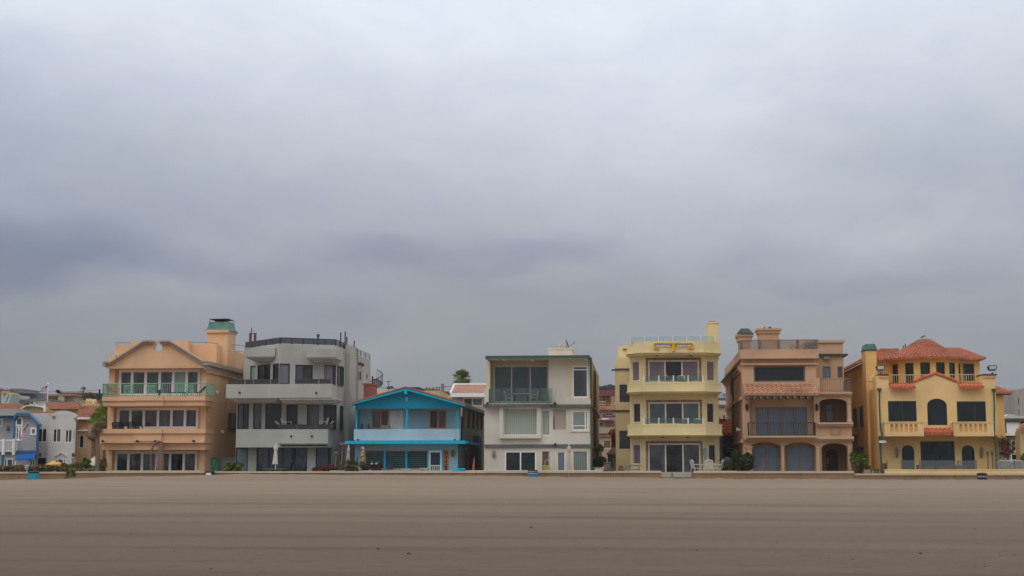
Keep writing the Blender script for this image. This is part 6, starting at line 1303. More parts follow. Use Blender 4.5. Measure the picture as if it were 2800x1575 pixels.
# gap shrubs
zoom(5.37, 1600, 1040)
shr('dense dark green spiky bush between the white and yellow houses', 225, 1190, 90, 100, 100.5, 'dark', 2600, .16); shr('yellow green upright cactus-like shrub behind the dark bush of the white house', 225, 1000, 42, 55, 103, 'green', 700, .12)
r = FY(99).r(275,1215,368,1312); t = thing('planter_box', 'brown planter box beside the bush between the white and yellow houses', 'planter', ((r[0]+r[1])/2,99.3,BZ)); mb = MB(); mb.box(r[0],r[1],99,99.8,BZ,r[3]); mb.box(r[0]-.05,r[1]+.05,98.95,99.85,r[3],r[3]+.06); mb.build('box', M['wood'], t)
r = FY(98.6).r(140,1282,272,1322); mb = MB(); mb.box(r[0],r[1],98.6,98.8,BZ,r[3]-.05); mb.box(r[0]-.04,r[1]+.04,98.55,98.85,r[3]-.05,r[3]); tag(mb.build('planter_wall', M['cream']), 'low white planter wall below the dark bush by the white house', 'wall')
zoom(5.794, 1960, 1060)
shr('large round dark shrub left of the blue curtained doors', 470, 1190, 130, 150, 98, 'dark', 4200, .13, clumps=26); shr('dark bush with brownish patch beside the covered barbecue', 190, 1250, 120, 75, 97.8, 'dark', 2200, .12); shr('light green tree top behind the round dark shrub', 325, 1050, 70, 65, 102, 'green', 1200, .14)
c = W(165,1130,99.2); t = thing('barbecue', 'dark covered kettle barbecue behind the bush by the yellow house', 'barbecue', (c.x,99.2,BZ)); mb = MB(); mb.lathe((c.x,99.2,c.z-.45), [(.3,0),(.36,.15),(.33,.4),(.2,.55),(.06,.6)], 12); mb.build('lid', plain('grill_cover', (54,54,56), .7), t); mb = MB(); mb.box(c.x-.33,c.x+.33,98.9,99.5,BZ,c.z-.45); mb.build('cabinet', M['black'], t); mb = MB(); mb.box(c.x-.62,c.x-.34,98.95,99.45,c.z-.1,c.z-.06); mb.build('side_shelf', M['black'], t)
zoom(3.3706, 2290, 900)
shr('bright green leafy tree between the rose tan and mission houses', 200, 1210, 80, 78, 98.6, 'green', 3200, .13, clumps=24); shr('darker round bush in front of the bright green tree by the mission house', 172, 1258, 42, 55, 97.8, 'olive', 1200, .1)
for x, l in ((262,'leftmost of three small terracotta pots left of the mission house'),(290,'middle one of three small terracotta pots left of the mission house'),(318,'tallest terracotta pot of three beside the mission house steps')):
    c = W(x,1300,98.4); t = thing('plant_pot', l, 'plant pot', (c.x,98.4,BZ), 'terracotta pots'); mb = MB(); mb.lathe((c.x,98.4,BZ), [(.12,0),(.2,.45),(.22,.5)], 10); mb.build('pot', M['tan_t'], t); mb = MB(); foliage(mb, (c.x,98.4,BZ+.6), (.2,.2,.16), 80, .08, 5); mb.build('foliage', LM['green'], t)
t = thing('steel_handrail', 'low steel handrail and steps left of the mission house corner', 'handrail', (W(355,1310,97.6).x,97.6,BZ)); mb = MB()
for x in (310,345,375,428): c = W(x,1292,97.6); mb.tube([(c.x,97.6,BZ),(c.x,97.6,c.z)], .04, 5)
mb.tube([W(310,1290,97.6), W(428,1290,97.6)], .03, 5); mb.tube([W(310,1303,97.6), W(428,1303,97.6)], .02, 5); mb.build('rail', M['iron'], t)
# ================================================================= neighbours at far left
zoom(4.673, 0, 1020)
bs = siding('grey_blue_siding', (178,177,178), .2, 'Z', .84); blue_t = plain('bright_blue_trim', (44,104,150), .5)
Hb = thing('beach_house', 'grey blue clapboard house with bright blue trim, awning and white deck railing', 'house', (W(240,1190,104).x, 106, BZ))
A = FY(101); Bk = FY(102.2); xl = -62.0; x1 = A.at(182,900)[0]; x2 = A.at(478,900)[0]; x3 = A.at(465,1100)[0]
zb = A.at(300,1010)[1]; ze = A.at(478,672)[1]; zt = A.at(300,530)[1]
wA, wB, wC = A.r(208,572,288,672), A.r(196,695,276,857), A.r(398,705,462,787); wD = ext(A.r(50,1095,195,1200), BZ+.2); dD = ext(A.r(372,1100,450,1200), BZ)
mb = MB(); mb.holed(A, (x1,x2,zb,ze), [(wB[0],wB[1],wB[2],min(wB[3],ze-.02))], 0, .12)
mb.zprism([(182,672),(182,545),(205,530),(370,530),(478,672)], 101, 101.2); mb.holed(A, (xl,x3,BZ,zb), [wD,dD], 0, .12)
x2b = x2*102.9/101-.02; mb.poly([(x2,101,BZ),(x2b,102.9,BZ),(x2b,102.9,ze),(x2,101,ze)]); mb.poly([(x2b,102.9,BZ),(xl,102.9,BZ),(xl,102.9,zt-.4),(x2b,102.9,ze)])
mb.holed(Bk, (xl,x1,zb,zt-.1), [Bk.r(-40,590,26,682)], 0, .12); mb.poly([(x1,101,zb),(x1,102.2,zb),(x1,102.2,zt-.3),(x1,101,zt-.3)]); mb.poly([(xl,101,zb),(x1,101,zb),(x1,102.3,zb),(xl,102.3,zb)]); mb.build('wall', bs, Hb)
window(Hb, FY(100.99), wA, (1,), M['white_f'], glass('glass_grey_green', (96,108,106), c2=(84,96,96), amt=.5), .07, 0, trim=M['white_f'], tw=.05); window(Hb, A, (wB[0],wB[1],wB[2],min(wB[3],ze-.02)), (1,1), M['white_f'], G['sea'], .09, .08, trim=M['white_f'], tw=.06); window(Hb, FY(100.99), wC, (1,), M['white_f'], glass('glass_grey_shade', (120,126,130), amt=.4), .07, 0, trim=M['white_f'], tw=.05)
window(Hb, A, wD, (1,2,1), M['white_f'], G['sea'], .08, .08, trim=M['white_f'], tw=.06); window(Hb, Bk, Bk.r(-40,590,26,682), (1,1), M['white_f'], G['sea'], .07, .08, trim=M['white_f'], tw=.05); window(Hb, A, dD, (1,1), M['white_f'], G['dark'], .08, .08, name='door')
mb = MB()
for a, b_ in (((172,575),(205,522)),((205,522),(375,524)),((375,524),(500,658))):
    mb.zprism([a, b_, (b_[0]-(6 if b_[0] == 500 else 0), b_[1]+26), (a[0]+4, a[1]+30)], 100.55, 101.05)
mb.zb(168,560,192,862,100.9,101.0); mb.zb(-60,990,466,1028,100.85,100.99); mb.zb(20,1028,44,1200,100.9,101.0); mb.zb(-60,548,172,575,101.6,102.3); u = A.at(470,850)[0]; mb.box(u, u+.14, 100.9, 101.05, zb, ze); mb.build('trim', blue_t, Hb)
mb = MB(); z_ = W(170,545,101.5).z; mb.hexa([(xl,101.3,z_),(x1-.1,101.3,z_),(x1-.1,108,z_),(xl,108,z_),(xl,104,z_+.62),(x1-1.2,104,z_+.62),(x1-1.2,105,z_+.62),(xl,105,z_+.62)]); a_, b_, c_, d_ = W(205,520,100.8), W(375,522,100.8), W(500,655,100.8), W(172,575,100.8)
mb.prism([d_, a_, b_, c_, c_+Vector((0,0,.08)), b_+Vector((0,0,.08)), a_+Vector((0,0,.08)), d_+Vector((0,0,.08))], (c_.x*2.1/100.8,2.1,0)); mb.build('roof', plain('grey_shingle', (118,116,116), .9, var=.2, vs=5), Hb)
mb = MB(); z0 = W(100,1010,100.4).z; z1 = W(100,862,100.4).z; pickets(mb, (xl,100.4), (W(178,900,100.4).x,100.4), z0, z1, .13, .028, .05); pickets(mb, (W(178,900,100.4).x,100.4), (W(178,900,100.4).x,101), z0, z1, .13, .028, .05)
for x in (46,178): p = W(x,930,100.35); mb.box(p.x-.09, p.x+.09, 100.26, 100.44, z0-.2, z1+.12)
mb.build('deck_railing', M['white'], Hb)
mb = MB(); a, b_ = W(362,1028,101), W(465,1028,101); n = 9
for k in range(n):
    t0, t1 = k/n*math.pi/2, (k+1)/n*math.pi/2; H_ = a.z-W(430,1098,99.7).z
    f_ = lambda t, e: Vector((e.x+(-.28 if e is a else .28)*math.sin(t)*1.6, 101-1.3*math.sin(t), a.z-H_*(1-math.cos(t))))
    mb.poly([f_(t0,a), f_(t0,b_), f_(t1,b_), f_(t1,a)]); 
    mb.poly([f_(t0,a), f_(t1,a), (a.x,101,f_(t1,a).z), (a.x,101,f_(t0,a).z)]); mb.poly([f_(t0,b_), f_(t1,b_), (b_.x,101,f_(t1,b_).z), (b_.x,101,f_(t0,b_).z)])
e0_, e1_ = f_(math.pi/2,a), f_(math.pi/2,b_)
for k in range(12): p, q = e0_.lerp(e1_,k/12), e0_.lerp(e1_,(k+.8)/12); mb.poly([p, q, q-Vector((0,0,.13)), p-Vector((0,0,.13))])
mb.build('awning', plain('awning_blue', (10,90,162), .7), Hb); lantern(Hb, 105, 712, 102.2, M['steel'], .35)
def usflag(mb, o, du, dv, wave=.06):
    """flag lattice: material 0 red, 1 white, 2 blue; du along the stripes, dv downwards"""
    nu = 14; n_ = du.cross(dv).normalized(); pt = lambda i, j: o+du*(i/nu)+dv*(j/13)+n_*wave*math.sin(i*.8+j*.15)
    for i in range(nu):
        for j in range(13): mb.poly([pt(i,j), pt(i+1,j), pt(i+1,j+1), pt(i,j+1)], 2 if (i < 6 and j < 7) else (0 if j%2 == 0 else 1))
    for a in range(5):
        for b_ in range(4): p = o+du*((.6+a*1.05)/nu)+dv*((.7+b_*1.6)/13)-n_*(wave+.02); mb.poly([p, p+du*.02, p+du*.02+dv*.03, p+dv*.03], 1)
fm = [plain('flag_red', (150,26,46), .8), plain('flag_white', (200,196,198), .8), plain('flag_blue', (44,50,90), .8)]
t = thing('flag', 'striped flag on an angled staff on the front of the grey blue clapboard house', 'flag', (W(320,800,100.6).x, 100.9, W(320,800,100.6).z)); a, b_ = W(205,775,100.95), W(372,632,99.3); mb = MB(); mb.tube([a, b_], .025, 5); mb.build('staff', M['white'], t)
mb = MB(); o_ = W(366,632,99.4); e_ = W(306,815,99.6); ax_ = W(296,690,99.9); usflag(mb, o_, (e_-o_)*1.0, (ax_-o_)*.85, .05); mb.build('cloth', fm, t)
# white stucco house
Hw = thing('beach_house', 'white stucco house with rounded parapet gable between the clapboard house and the palms', 'house', (W(800,1190,105).x, 108, BZ)); ws = stucco('white_stucco_left', (206,204,200), .16)
A = FY(103); xa, xb, xc = A.at(380,800)[0], A.at(640,800)[0], A.at(988,800)[0]; A2 = FY(102.6)
z1 = A.at(500,512)[1]; zq = A2.at(800,545)[1]
wl_ = A.r(478,708,598,882); w1 = A2.r(676,712,778,886); w2_ = A2.r(832,722,922,888); w3_ = A2.r(934,728,954,852); g1_ = A2.r(692,1090,842,1200); g2_ = A2.r(912,1085,962,1200); dk = A.r(480,1085,586,1200)
mb = MB(); mb.holed(A, (xa,xb,BZ,z1), [wl_,ext(dk,BZ)], 0, .12); mb.holed(A2, (xb,xc,BZ,zq), [w1,w2_,w3_,ext(g1_,BZ+.2),ext(g2_,BZ)], 0, .12)
mb.zprism([(640,545),(640,520),(690,512),(715,494),(760,482),(830,480),(880,490),(930,512),(940,525),(988,548)], 102.59, 102.85)
xcb = xc*112/102.6-.05; mb.poly([(xc,102.6,BZ),(xcb,112,BZ),(xcb,112,zq),(xc,102.6,zq)]); mb.poly([(xb,102.6,BZ),(xb,103,BZ),(xb,103,z1),(xb,102.6,z1)]); mb.poly([(xa,103,z1),(xb,103,z1),(xb*112/103,112,z1),(xa*112/103,112,z1)]); mb.poly([(xb,102.8,zq-.2),(xc,102.8,zq-.2),(xcb,112,zq-.2),(xb*112/103,112,zq-.2)]); mb.poly([(xa*112/103,112,BZ),(xcb,112,BZ),(xcb,112,zq),(xa*112/103,112,zq)])
mb.build('wall', ws, Hw)
gg = [G['dark'], glass('glass_striped_shade', (110,112,108), 'v', (60,60,58), .9, amt=.4)]
window(Hw, A, wl_, (1,1), M['white_f'], G['smoke'], .05, .08); window(Hw, A2, w1, (1,1.3), M['white_f'], gg, .05, .08); window(Hw, A2, w2_, (1,1.3), M['white_f'], gg, .05, .08); window(Hw, A2, w3_, (1,), M['white_f'], G['dark'], .03, .08)
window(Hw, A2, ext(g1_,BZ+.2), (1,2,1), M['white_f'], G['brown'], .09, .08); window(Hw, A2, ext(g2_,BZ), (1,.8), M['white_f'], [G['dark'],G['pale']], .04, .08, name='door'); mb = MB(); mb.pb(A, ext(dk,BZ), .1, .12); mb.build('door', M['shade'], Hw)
mb = MB()
for a, b_ in (((695,1055),(735,1046)),((735,1046),(775,1012)),((775,1012),(845,1055))): mb.zprism([a, b_, (b_[0],b_[1]+8), (a[0],a[1]+8)], 102.48, 102.6)
mb.build('window_hood', ws, Hw); mb = MB()
for x in (520,947): c = W(x,1048,102.5); mb.lathe((c.x,102.35,c.z-.15), [(.04,0),(.12,.1),(.1,.25),(.03,.32)], 8)
mb.build('wall_lantern', M['iron'], Hw); mb = MB()
for x,y in ((680,560),(962,582)): c = W(x,y,102.5); mb.lathe((c.x,102.55,c.z-.1), [(.03,0),(.14,.12),(.12,.2),(.03,.24)], 8)
mb.build('parapet_ornament', M['cornice'], Hw); mb = MB(); tile_plane(mb, (xa,103.02,z1), (A.at(705,500)[0],103.02,z1+.01), (xa,103.5,z1+.03), (A.at(705,500)[0],103.5,z1+.05), .2, .5, .04); mb.build('parapet_tiles', M['tile_o'], Hw)
# generic helper for buildings further back
def bgh(name, label, rect, Y, mat, wins=(), depth=9, cat='house', wm=None, gl=None, cols=None, group=None, top=None):
    r = FY(Y).r(*rect); zb = min(terr(Y+depth), terr(Y))-.3; t = thing(name, label, cat, ((r[0]+r[1])/2, Y+depth/2, zb), group)
    mb = MB(); hs = [FY(Y).r(*w_[:4]) for w_ in wins]; zbase = zb if rect[3] is not None else r[2]
    mb.holed(FY(Y), (r[0],r[1],zbase,r[3]), hs, 0, .15); side_mass(mb, r[0], r[1], Y, Y+depth, r[3], zbase); mb.build('wall', mat, t)
    for w_, h in zip(wins, hs): window(t, FY(Y), h, w_[4] if len(w_) > 4 else (1,), wm or M['white_f'], w_[5] if len(w_) > 5 else (gl or G['sea']), .07, .1)
    return t, r
def slope(t, x0, x1, yE, xr0, xr1, yR, Y, Yr, mat, name='roof', tile=.27, row=.35, flat=False):
    e0, e1, r0, r1 = W(x0,yE,Y), W(x1,yE,Y), W(xr0,yR,Yr), W(xr1,yR,Yr); mb = MB()
    if flat: mb.hexa([e0-Vector((0,0,.12)), e1-Vector((0,0,.12)), r1-Vector((0,0,.12)), r0-Vector((0,0,.12)), e0, e1, r1, r0])
    else: tile_plane(mb, e0, e1, r0, r1, tile, row, .06)
    mb.poly([r0, r1, r1+Vector((0,3,-1.2)), r0+Vector((0,3,-1.2))]); return mb.build(name, mat, t)
pinkm, beige, creamb = stucco('pink_stucco_back', (186,146,124), .15), stucco('beige_stucco_back', (186,168,146), .15), stucco('cream_stucco_back', (196,176,134), .2); whiteb = stucco('white_back', (196,194,190), .15); slate = siding('slate_blue_boards', (96,112,130), .5, 'X', .8); dkb = stucco('grey_brown_back', (126,114,104), .2)
t, r = bgh('beach_house', 'peach house with large tiled roof behind the palm trees', (965,566,1215,1200), 106, stucco('peach_back', (228,200,164), .15), [(985,790,1088,960,(.6,1.2,.5),G['dark'])]); slope(t, 980, 1240, 572, 1010, 1320, 432, 105.6, 111, M['tile_p']); mb = MB(); r2 = FY(105.9).r(992,572,1195,722); mb.box(r2[0], r2[1]-.5, 105.9, 106, r2[2], r2[3]); 
for x in (1042,1112): u = FY(105.8).at(x,650)[0]; mb.box(u-.03, u+.03, 105.86, 105.9, r2[2], r2[3])
mb.build('board_panel', pinkm, t); mb = MB(); r2 = FY(105.7).r(985,722,1120,742); mb.box(r2[0], r2[1], 105.7, 106, r2[2], r2[3]); z_ = W(1000,566,105.5).z; mb.box(r2[0], r2[1]+1, 105.5, 105.7, z_-.15, z_); mb.build('trim', M['white_f'], t)
t, r = bgh('beach_house', 'cream house with a white curved parapet behind the white stucco house', (225,470,565,1000), 113, creamb, depth=10); mb = MB(); mb.zprism([(210,505),(260,455),(300,425),(345,408),(430,410),(520,425),(568,440),(568,450),(520,436),(430,422),(345,420),(305,438),(230,500)], 112.6, 113); mb.build('parapet_trim', M['white'], t); mb = MB(); mb.zprism([(225,500),(300,430),(345,415),(430,418),(565,445),(565,505)], 113.001, 114); mb.build('gable', creamb, t)
mb = MB(); p = W(569,500,112.4); mb.tube([(p.x,112.4,p.z-1),(p.x,112.4,W(569,405,112.4).z)], .1, 6); mb.build('vent_pipe', M['white'], t)
t, r = bgh('row_house', 'cream row house under a long tiled roof behind the white stucco house', (572,440,1010,1000), 124, creamb, [(700,478,760,500)]); slope(t, 565, 1020, 445, 590, 1010, 385, 123, 128, M['tile_p'])
t, r = bgh('row_house', 'low house with tiled hip roofs behind the grey blue clapboard house', (-60,470,300,1000), 120, creamb); slope(t, -60, 215, 468, -60, 190, 402, 119, 124, M['tile_p']); slope(t, 140, 320, 468, 200, 300, 412, 118, 123, M['tile_p'])
t, r = bgh('villa', 'cream roof terrace with a small orange cream chimney left of the peach house', (1050,392,1400,520), 136, creamb); mb = MB(); r2 = FY(137).r(1096,328,1160,395); mb.box(r2[0],r2[1],137,138.5,r2[2]-.3,r2[3]); r2 = FY(136.9).r(1088,358,1170,366); mb.box(r2[0],r2[1],136.9,138.6,r2[2],r2[3]); mb.build('chimney', M['ochre'], t)
mb = MB(); mb.tube([W(x,y,137) for x,y in ((1188,392),(1188,360),(1205,352),(1215,340))], .08, 6); mb.build('vent_pipe', M['white'], t)
t, r = bgh('villa', 'beige villa with arched chimney tower on the hill at left', (572,296,950,400), 205, beige, [(630,318,648,342),(660,318,690,352),(698,318,732,352),(828,328,856,362),(880,330,892,366)], gl=G['dark'], wm=M['cornice'], depth=5); mb = MB(); r2 = FY(204).r(745,215,818,365); mb.box(r2[0],r2[1],204,204.9,r2[2],r2[3]-.8)
for k, (x, y) in enumerate(((752,222),(770,238),(806,225))): c = W(x,y,204.5); mb.prism([(c.x+.32*math.cos(a),204,c.z-.3+.4*math.sin(a)) for a in [i*math.pi/8 for i in range(9)]], (0,.3,0), 1 if k < 2 else 0)
mb.build('chimney_tower', [beige, M['shade']], t); mb = MB(); z_ = W(760,292,204).z; mb.box(FY(204).at(560,292)[0], FY(204).at(955,292)[0], 203.9, 210, z_, z_+.25); mb.build('roof', M['shing'], t)
t, r = bgh('villa', 'pinkish brown flat house with dark eaves on the hill behind the arched chimney', (825,268,1082,400), 235, pinkm, [(980,282,1044,312)], gl=G['dark'], wm=M['cornice'], depth=5); mb = MB(); z_ = W(900,266,234).z; mb.box(r[0]-.5, r[1]+.5, 234, 240.5, z_, z_+.25); mb.build('roof', M['wood'], t)
t, r = bgh('villa', 'brown house with dark flat roof just left of the peach house top balcony', (1160,282,1400,400), 215, dkb, [(1228,300,1280,350)], gl=G['dark'], wm=M['cornice'], depth=5); mb = MB(); z_ = W(1260,280,214).z; mb.box(r[0]-.5, r[1]+.5, 214, 220.5, z_, z_+.25); c = W(1268,270,215); mb.box(c.x-.1, c.x+.1, 215, 215.2, z_+.3, z_+.95); mb.build('roof', M['black'], t)
t, r = bgh('apartment_block', 'long slate blue building on the ridge at far left', (70,262,555,400), 262, slate, [(180,290,215,318),(300,290,335,318),(370,285,400,312),(450,290,480,312)], gl=G['teal'], wm=M['steel'], depth=14); mb = MB(); z_ = W(300,258,260).z; mb.box(r[0]-.6, r[1]*1.0-1.5, 260, 276.5, z_, z_+.3); c0_, c1_ = W(95,256,261), W(250,250,261); mb.box(c0_.x, c1_.x, 262, 270, z_+.3, z_+1.0); mb.build('roof', M['steel'], t)
t, r = bgh('row_house', 'small white house with dark carport beneath the slate blue building', (128,352,375,440), 200, whiteb, [(168,366,212,398),(222,366,245,392)], gl=G['dark'], depth=5); mb = MB(); p0, p1, p2, p3 = W(250,400,198), W(372,335,198), W(372,350,198), W(290,405,198); mb.prism([p0,p1,p2,p3], (0,4,0)); z_ = W(130,350,199).z; mb.box(r[0]-.3, r[1]+.3, 199.5, 205.3, z_, z_+.18); mb.build('roof', M['steel'], t)
t, r = bgh('row_house', 'pale grey flat house with a square window left of the arched chimney villa', (378,342,575,440), 192, whiteb, [(378,358,428,400),(458,358,484,402)], gl=G['dark'], wm=M['white_f'], depth=5); mb = MB(); z_ = W(420,342,191.7).z; mb.box(r[0]-.2, r[1]+.2, 191.7, 197.2, z_, z_+.16); mb.build('roof', M['steel'], t)
t = thing('roof_stair', 'pale green glass stair slope at the far left edge of the hill houses', 'stair', (W(80,390,195).x,195,terr(195))); mb = MB(); tg = plain('teal_glass_roof', (176,190,182), .4); 
for x0_,x1_ in ((40,90),(90,135)): mb.prism([W(x0_-20,395,195), W(x1_-25,395,195), W(x1_+15,265,195), W(x0_+40,272,195)], (0,3,0)); 
mb.build('slope_panel', tg, t); mb = MB(); mb.prism([W(10,262,196), W(95,262,196), W(85,245,196), W(5,250,196)], (0,4,0)); mb.build('canopy', plain('orange_canopy', (206,160,60), .7), t)
mb = MB(); r2 = FY(196.5).r(18,270,132,400); mb.box(r2[0], r2[1], 196.5, 203, terr(196)-.3, r2[3]); mb.build('wall', whiteb, t)
def pole(label, px, yt, Y, arms, zm=None, group='utility poles'):
    tp = W(px,yt,Y); t = thing('utility_pole', label, 'utility pole', (tp.x,Y,terr(Y)), group); mb = MB(); mb.tube([(tp.x,Y,terr(Y)-.3),(tp.x,Y,tp.z)], [.2,.13], 7); mb.build('pole', M['wood'], t); mb = MB()
    for dz, L in arms: mb.box(tp.x-L, tp.x+L, Y-.08, Y+.08, tp.z-dz-.1, tp.z-dz+.1); [mb.tube([(tp.x+q*L,Y,tp.z-dz+.1),(tp.x+q*L,Y,tp.z-dz+.4)], .06, 5) for q in (-.9,-.5,.5,.9)]
    mb.build('crossarm', M['wood'], t); return t, tp
pole('utility pole with crossarm at the far left edge', 8, 196, 240, ((.4,2.4),(3,1.2)))
def wire(label, pts, Y0, Y1, r_=.035):
    P_ = []; 
    a, b_ = W(*pts[0],Y0), W(*pts[1],Y1)
    for k in range(17): t_ = k/16; p = a.lerp(b_,t_); p.z -= pts[2]*4*t_*(1-t_); P_.append(p)
    mb = MB(); mb.tube(P_, r_, 4); tag(mb.build('power_line', M['iron'], None), label, 'power line', 'overhead power lines')
wire('upper overhead wire across the sky at far left', ((5,196),(1290,212),.5), 240, 240); wire('second overhead wire passing behind the distant flag', ((5,204),(1290,246),.8), 240, 240); wire('lowest overhead wire above the villas at far left', ((5,212),(1290,268),.6), 240, 240)
tp = W(614,150,175); t = thing('flagpole', 'tall flagpole with a striped flag above the rooftops at left', 'flagpole', (tp.x,175,terr(175))); mb = MB(); mb.tube([(tp.x,175,terr(175)),(tp.x,175,tp.z)], [.09,.05], 6); mb.lathe((tp.x,175,tp.z), [(.05,0),(.14,.1),(.05,.22)], 8); mb.build('pole', M['white'], t)
mb = MB(); o_ = W(611,162,175); e_ = W(518,188,175.5)-o_; d_ = W(606,212,175)-o_; usflag(mb, o_, Vector((e_.x,.6,e_.z*.9)), d_, .12); mb.build('flag', fm, t)
fan_palm('small distant palm behind the brown hill houses at left', 1066, 200, 225, 250, .8, .12, 12, 26, 1080, 8, base=terr(250)); 
def bgtree(label, x, y, rx, ry, Y, mat, n, leaf): 
    c = W(x,y,Y); k = ZM[0]*F/Y; t = thing('tree', label, 'tree', (c.x,Y,terr(Y)), 'trees among the hill houses'); f_ = MB(); foliage(f_, c, (rx/k,rx/k,ry/k), n, leaf, 16); f_.build('crown', LM[mat], t); mb = MB(); mb.tube([(c.x,Y,terr(Y)-.3),(c.x+.2,Y,c.z)], [.35,.15], 7); mb.build('trunk', stem, t)
bgtree('olive green tree beside the brown flat-roofed hill house at left', 1150, 320, 75, 50, 190, 'olive', 900, .5)
r = FY(98).r(485,1120,760,1185); t = thing('patio_umbrella', 'open golden yellow patio umbrella above the hedge at left', 'umbrella', (W(625,1150,98.5).x,98.8,BZ)); ym_ = plain('yellow_canvas', (224,172,92), .9); cx = (r[0]+r[1])/2; R1 = (r[1]-r[0])/2; z1_ = W(625,1125,98.8).z; z0_ = W(625,1188,98.8).z
mb = MB(); mb.lathe((cx,98.8,z0_), [(R1,-.05),(R1,0),(R1*.55,(z1_-z0_)*.5),(R1*.22,(z1_-z0_)*.86)], 8); mb.lathe((cx,98.8,z0_+(z1_-z0_)*.82), [(R1*.24,0),(R1*.1,.08),(.03,.12)], 8); mb.build('canopy', ym_, t); mb = MB(); mb.tube([(cx,98.8,BZ),(cx,98.8,z1_+.1)], .035, 6); mb.build('pole', M['wood'], t)
t = thing('patio_umbrella', 'folded golden yellow umbrella top right of the open yellow one', 'umbrella', (W(730,1180,97.6).x,97.6,BZ)); c = W(728,1182,97.6); mb = MB(); mb.lathe((c.x,97.6,c.z-.3), [(.2,0),(.36,.2),(.38,.4),(.2,.55)], 10); mb.build('canopy', ym_, t); mb = MB(); mb.tube([(c.x,97.6,BZ),(c.x,97.6,c.z+.3)], .03, 6); mb.build('pole', M['wood'], t)
t = thing('patio_umbrella', 'small white umbrella half hidden by the slim palm trunk', 'umbrella', (W(1205,1160,99).x,99,BZ)); c = W(1205,1172,99); mb = MB(); mb.lathe((c.x,99,c.z-.05), [(1.05*.8,0),(.4,.35),(.05,.6)], 8); mb.build('canopy', canv, t); mb = MB(); mb.tube([(c.x,99,BZ),(c.x,99,c.z+.6)], .03, 6); mb.build('pole', M['white'], t)
# ================================================================= behind the blue house
zoom(14.49, 1180, 1010)
t, r = bgh('row_house', 'beige house with brown shingle roof and white window left of the white green-trimmed house', (750,975,2100,2600), 126, beige, [(1255,1135,2020,1460,(1,1.15),[G['brown'],glass('glass_grey_green', (120,130,122), c2=(108,118,112), amt=.4)])], depth=14); slope(t, 760, 2110, 925, 885, 2280, 605, 125.4, 131, M['shing'], flat=True)
mb = MB(); p0, p1, p2, p3 = W(755,940,125.3), W(2110,940,125.3), W(885,600,131), W(2280,590,131); mb.tube([p0,p2], .1, 4); mb.box(p0.x, p1.x, 125.25, 125.45, p0.z-.35, p0.z); mb.box(p2.x, p3.x, 130.9, 131.2, p2.z-.1, p2.z+.12); q = W(2060,1390,125.9); mb.build('fascia', M['white_f'], t)
mb = MB(); rr_ = FY(125.9).r(1225,1098,2060,1128); mb.box(rr_[0], rr_[1], 125.85, 126, rr_[2], rr_[3]); mb.build('window_head', M['white_f'], t)
t, r = bgh('row_house', 'small cream house with two brick chimneys behind the right slope of the blue roof', (60,1010,760,2400), 150, creamb, depth=9); 
for x0_, x1_ in ((298,340),(515,620)): mb = MB(); r2 = FY(150.5).r(x0_,902,x1_,1120); mb.box(r2[0],r2[1],150.5,151.8,r2[2]-1,r2[3]); mb.box(r2[0]-.06,r2[1]+.06,150.44,151.86,r2[3],r2[3]+.08); mb.build('chimney', M['brick'], t)
mb = MB(); 
for x in (400,435,470): c = W(x,1050,150.6); mb.tube([(c.x,150.6,c.z-1),(c.x,150.6,c.z+1.3)], .09, 6)
mb.build('vent_pipe', M['steel'], t); mb = MB(); 
for k in range(7): p = W(640,960+k*24,150.4); q = W(750,960+k*24+(12 if k%2 else -6),150.4); mb.tube([p,q], .04, 4)
mb.build('roof_ladder', M['iron'], t)
zoom(14.49, 1180, 1010)
c = W(1215,300,160); t_ = fan_palm('large bushy fan palm crown above the brown shingle roof', 1200, 90, 370, 160, 1.2, .3, 31, 80, 1215, 90, base=terr(160), del_=(-45,5))
zoom(4.391, 920, 1000)
t, tp = pole('utility pole with transformers above the blue house roof', 1157, 262, 175, ((.3,.9),(.8,.6))); mb = MB(); 
for dx in (-.5,.6): mb.lathe((tp.x+dx*.5,174.7,tp.z-1.3), [(.12,0),(.14,.05),(.14,.5),(.08,.58)], 10)
mb.build('transformer', M['steel'], t)
wire('overhead wire left of the fan palm crown behind the blue house', ((520,262),(1410,240),.3), 175, 175); wire('lower overhead wire from the transformer pole to the shingle roof', ((1160,280),(1440,328),.3), 175, 170); wire('overhead wire right of the fan palm, above the shingle roof', ((1640,215),(1830,197),.1), 160, 160)
t, r = bgh('row_house', 'tan roofed house peeking above the blue house left roof slope', (400,330,700,700), 128, creamb, depth=10); slope(t, 380, 690, 345, 450, 640, 308, 127.5, 132, M['tile_t'], flat=True)
t, r = bgh('row_house', 'dull house with a blue and orange roof edge right of the blue house peak', (868,268,985,400), 165, dkb, depth=6); mb = MB(); r2 = FY(164.6).r(862,256,992,268); mb.box(r2[0],r2[1],164.5,172,r2[2],r2[3]); mb.build('roof', plain('blue_roof_edge', (60,90,130), .6), t)
t, r = bgh('row_house', 'low cream roof between the transformer pole and the blue house roof', (985,300,1240,500), 142, creamb, depth=6)
t = thing('antenna', 'thin television antenna above the left slope of the blue roof', 'antenna', (W(623,260,130).x,130,W(623,300,130).z)); mb = MB(); mb.tube([W(623,300,130), W(623,186,130)], .03, 4); mb.tube([W(598,190,130), W(655,188,130)], .03, 4); mb.tube([W(600,272,130), W(660,270,130)], .05, 4); mb.lathe(W(645,268,130)-Vector((0,0,.1)), [(.1,0),(.35,.1),(.3,.25),(.05,.3)], 8); mb.build('mast', M['iron'], t)
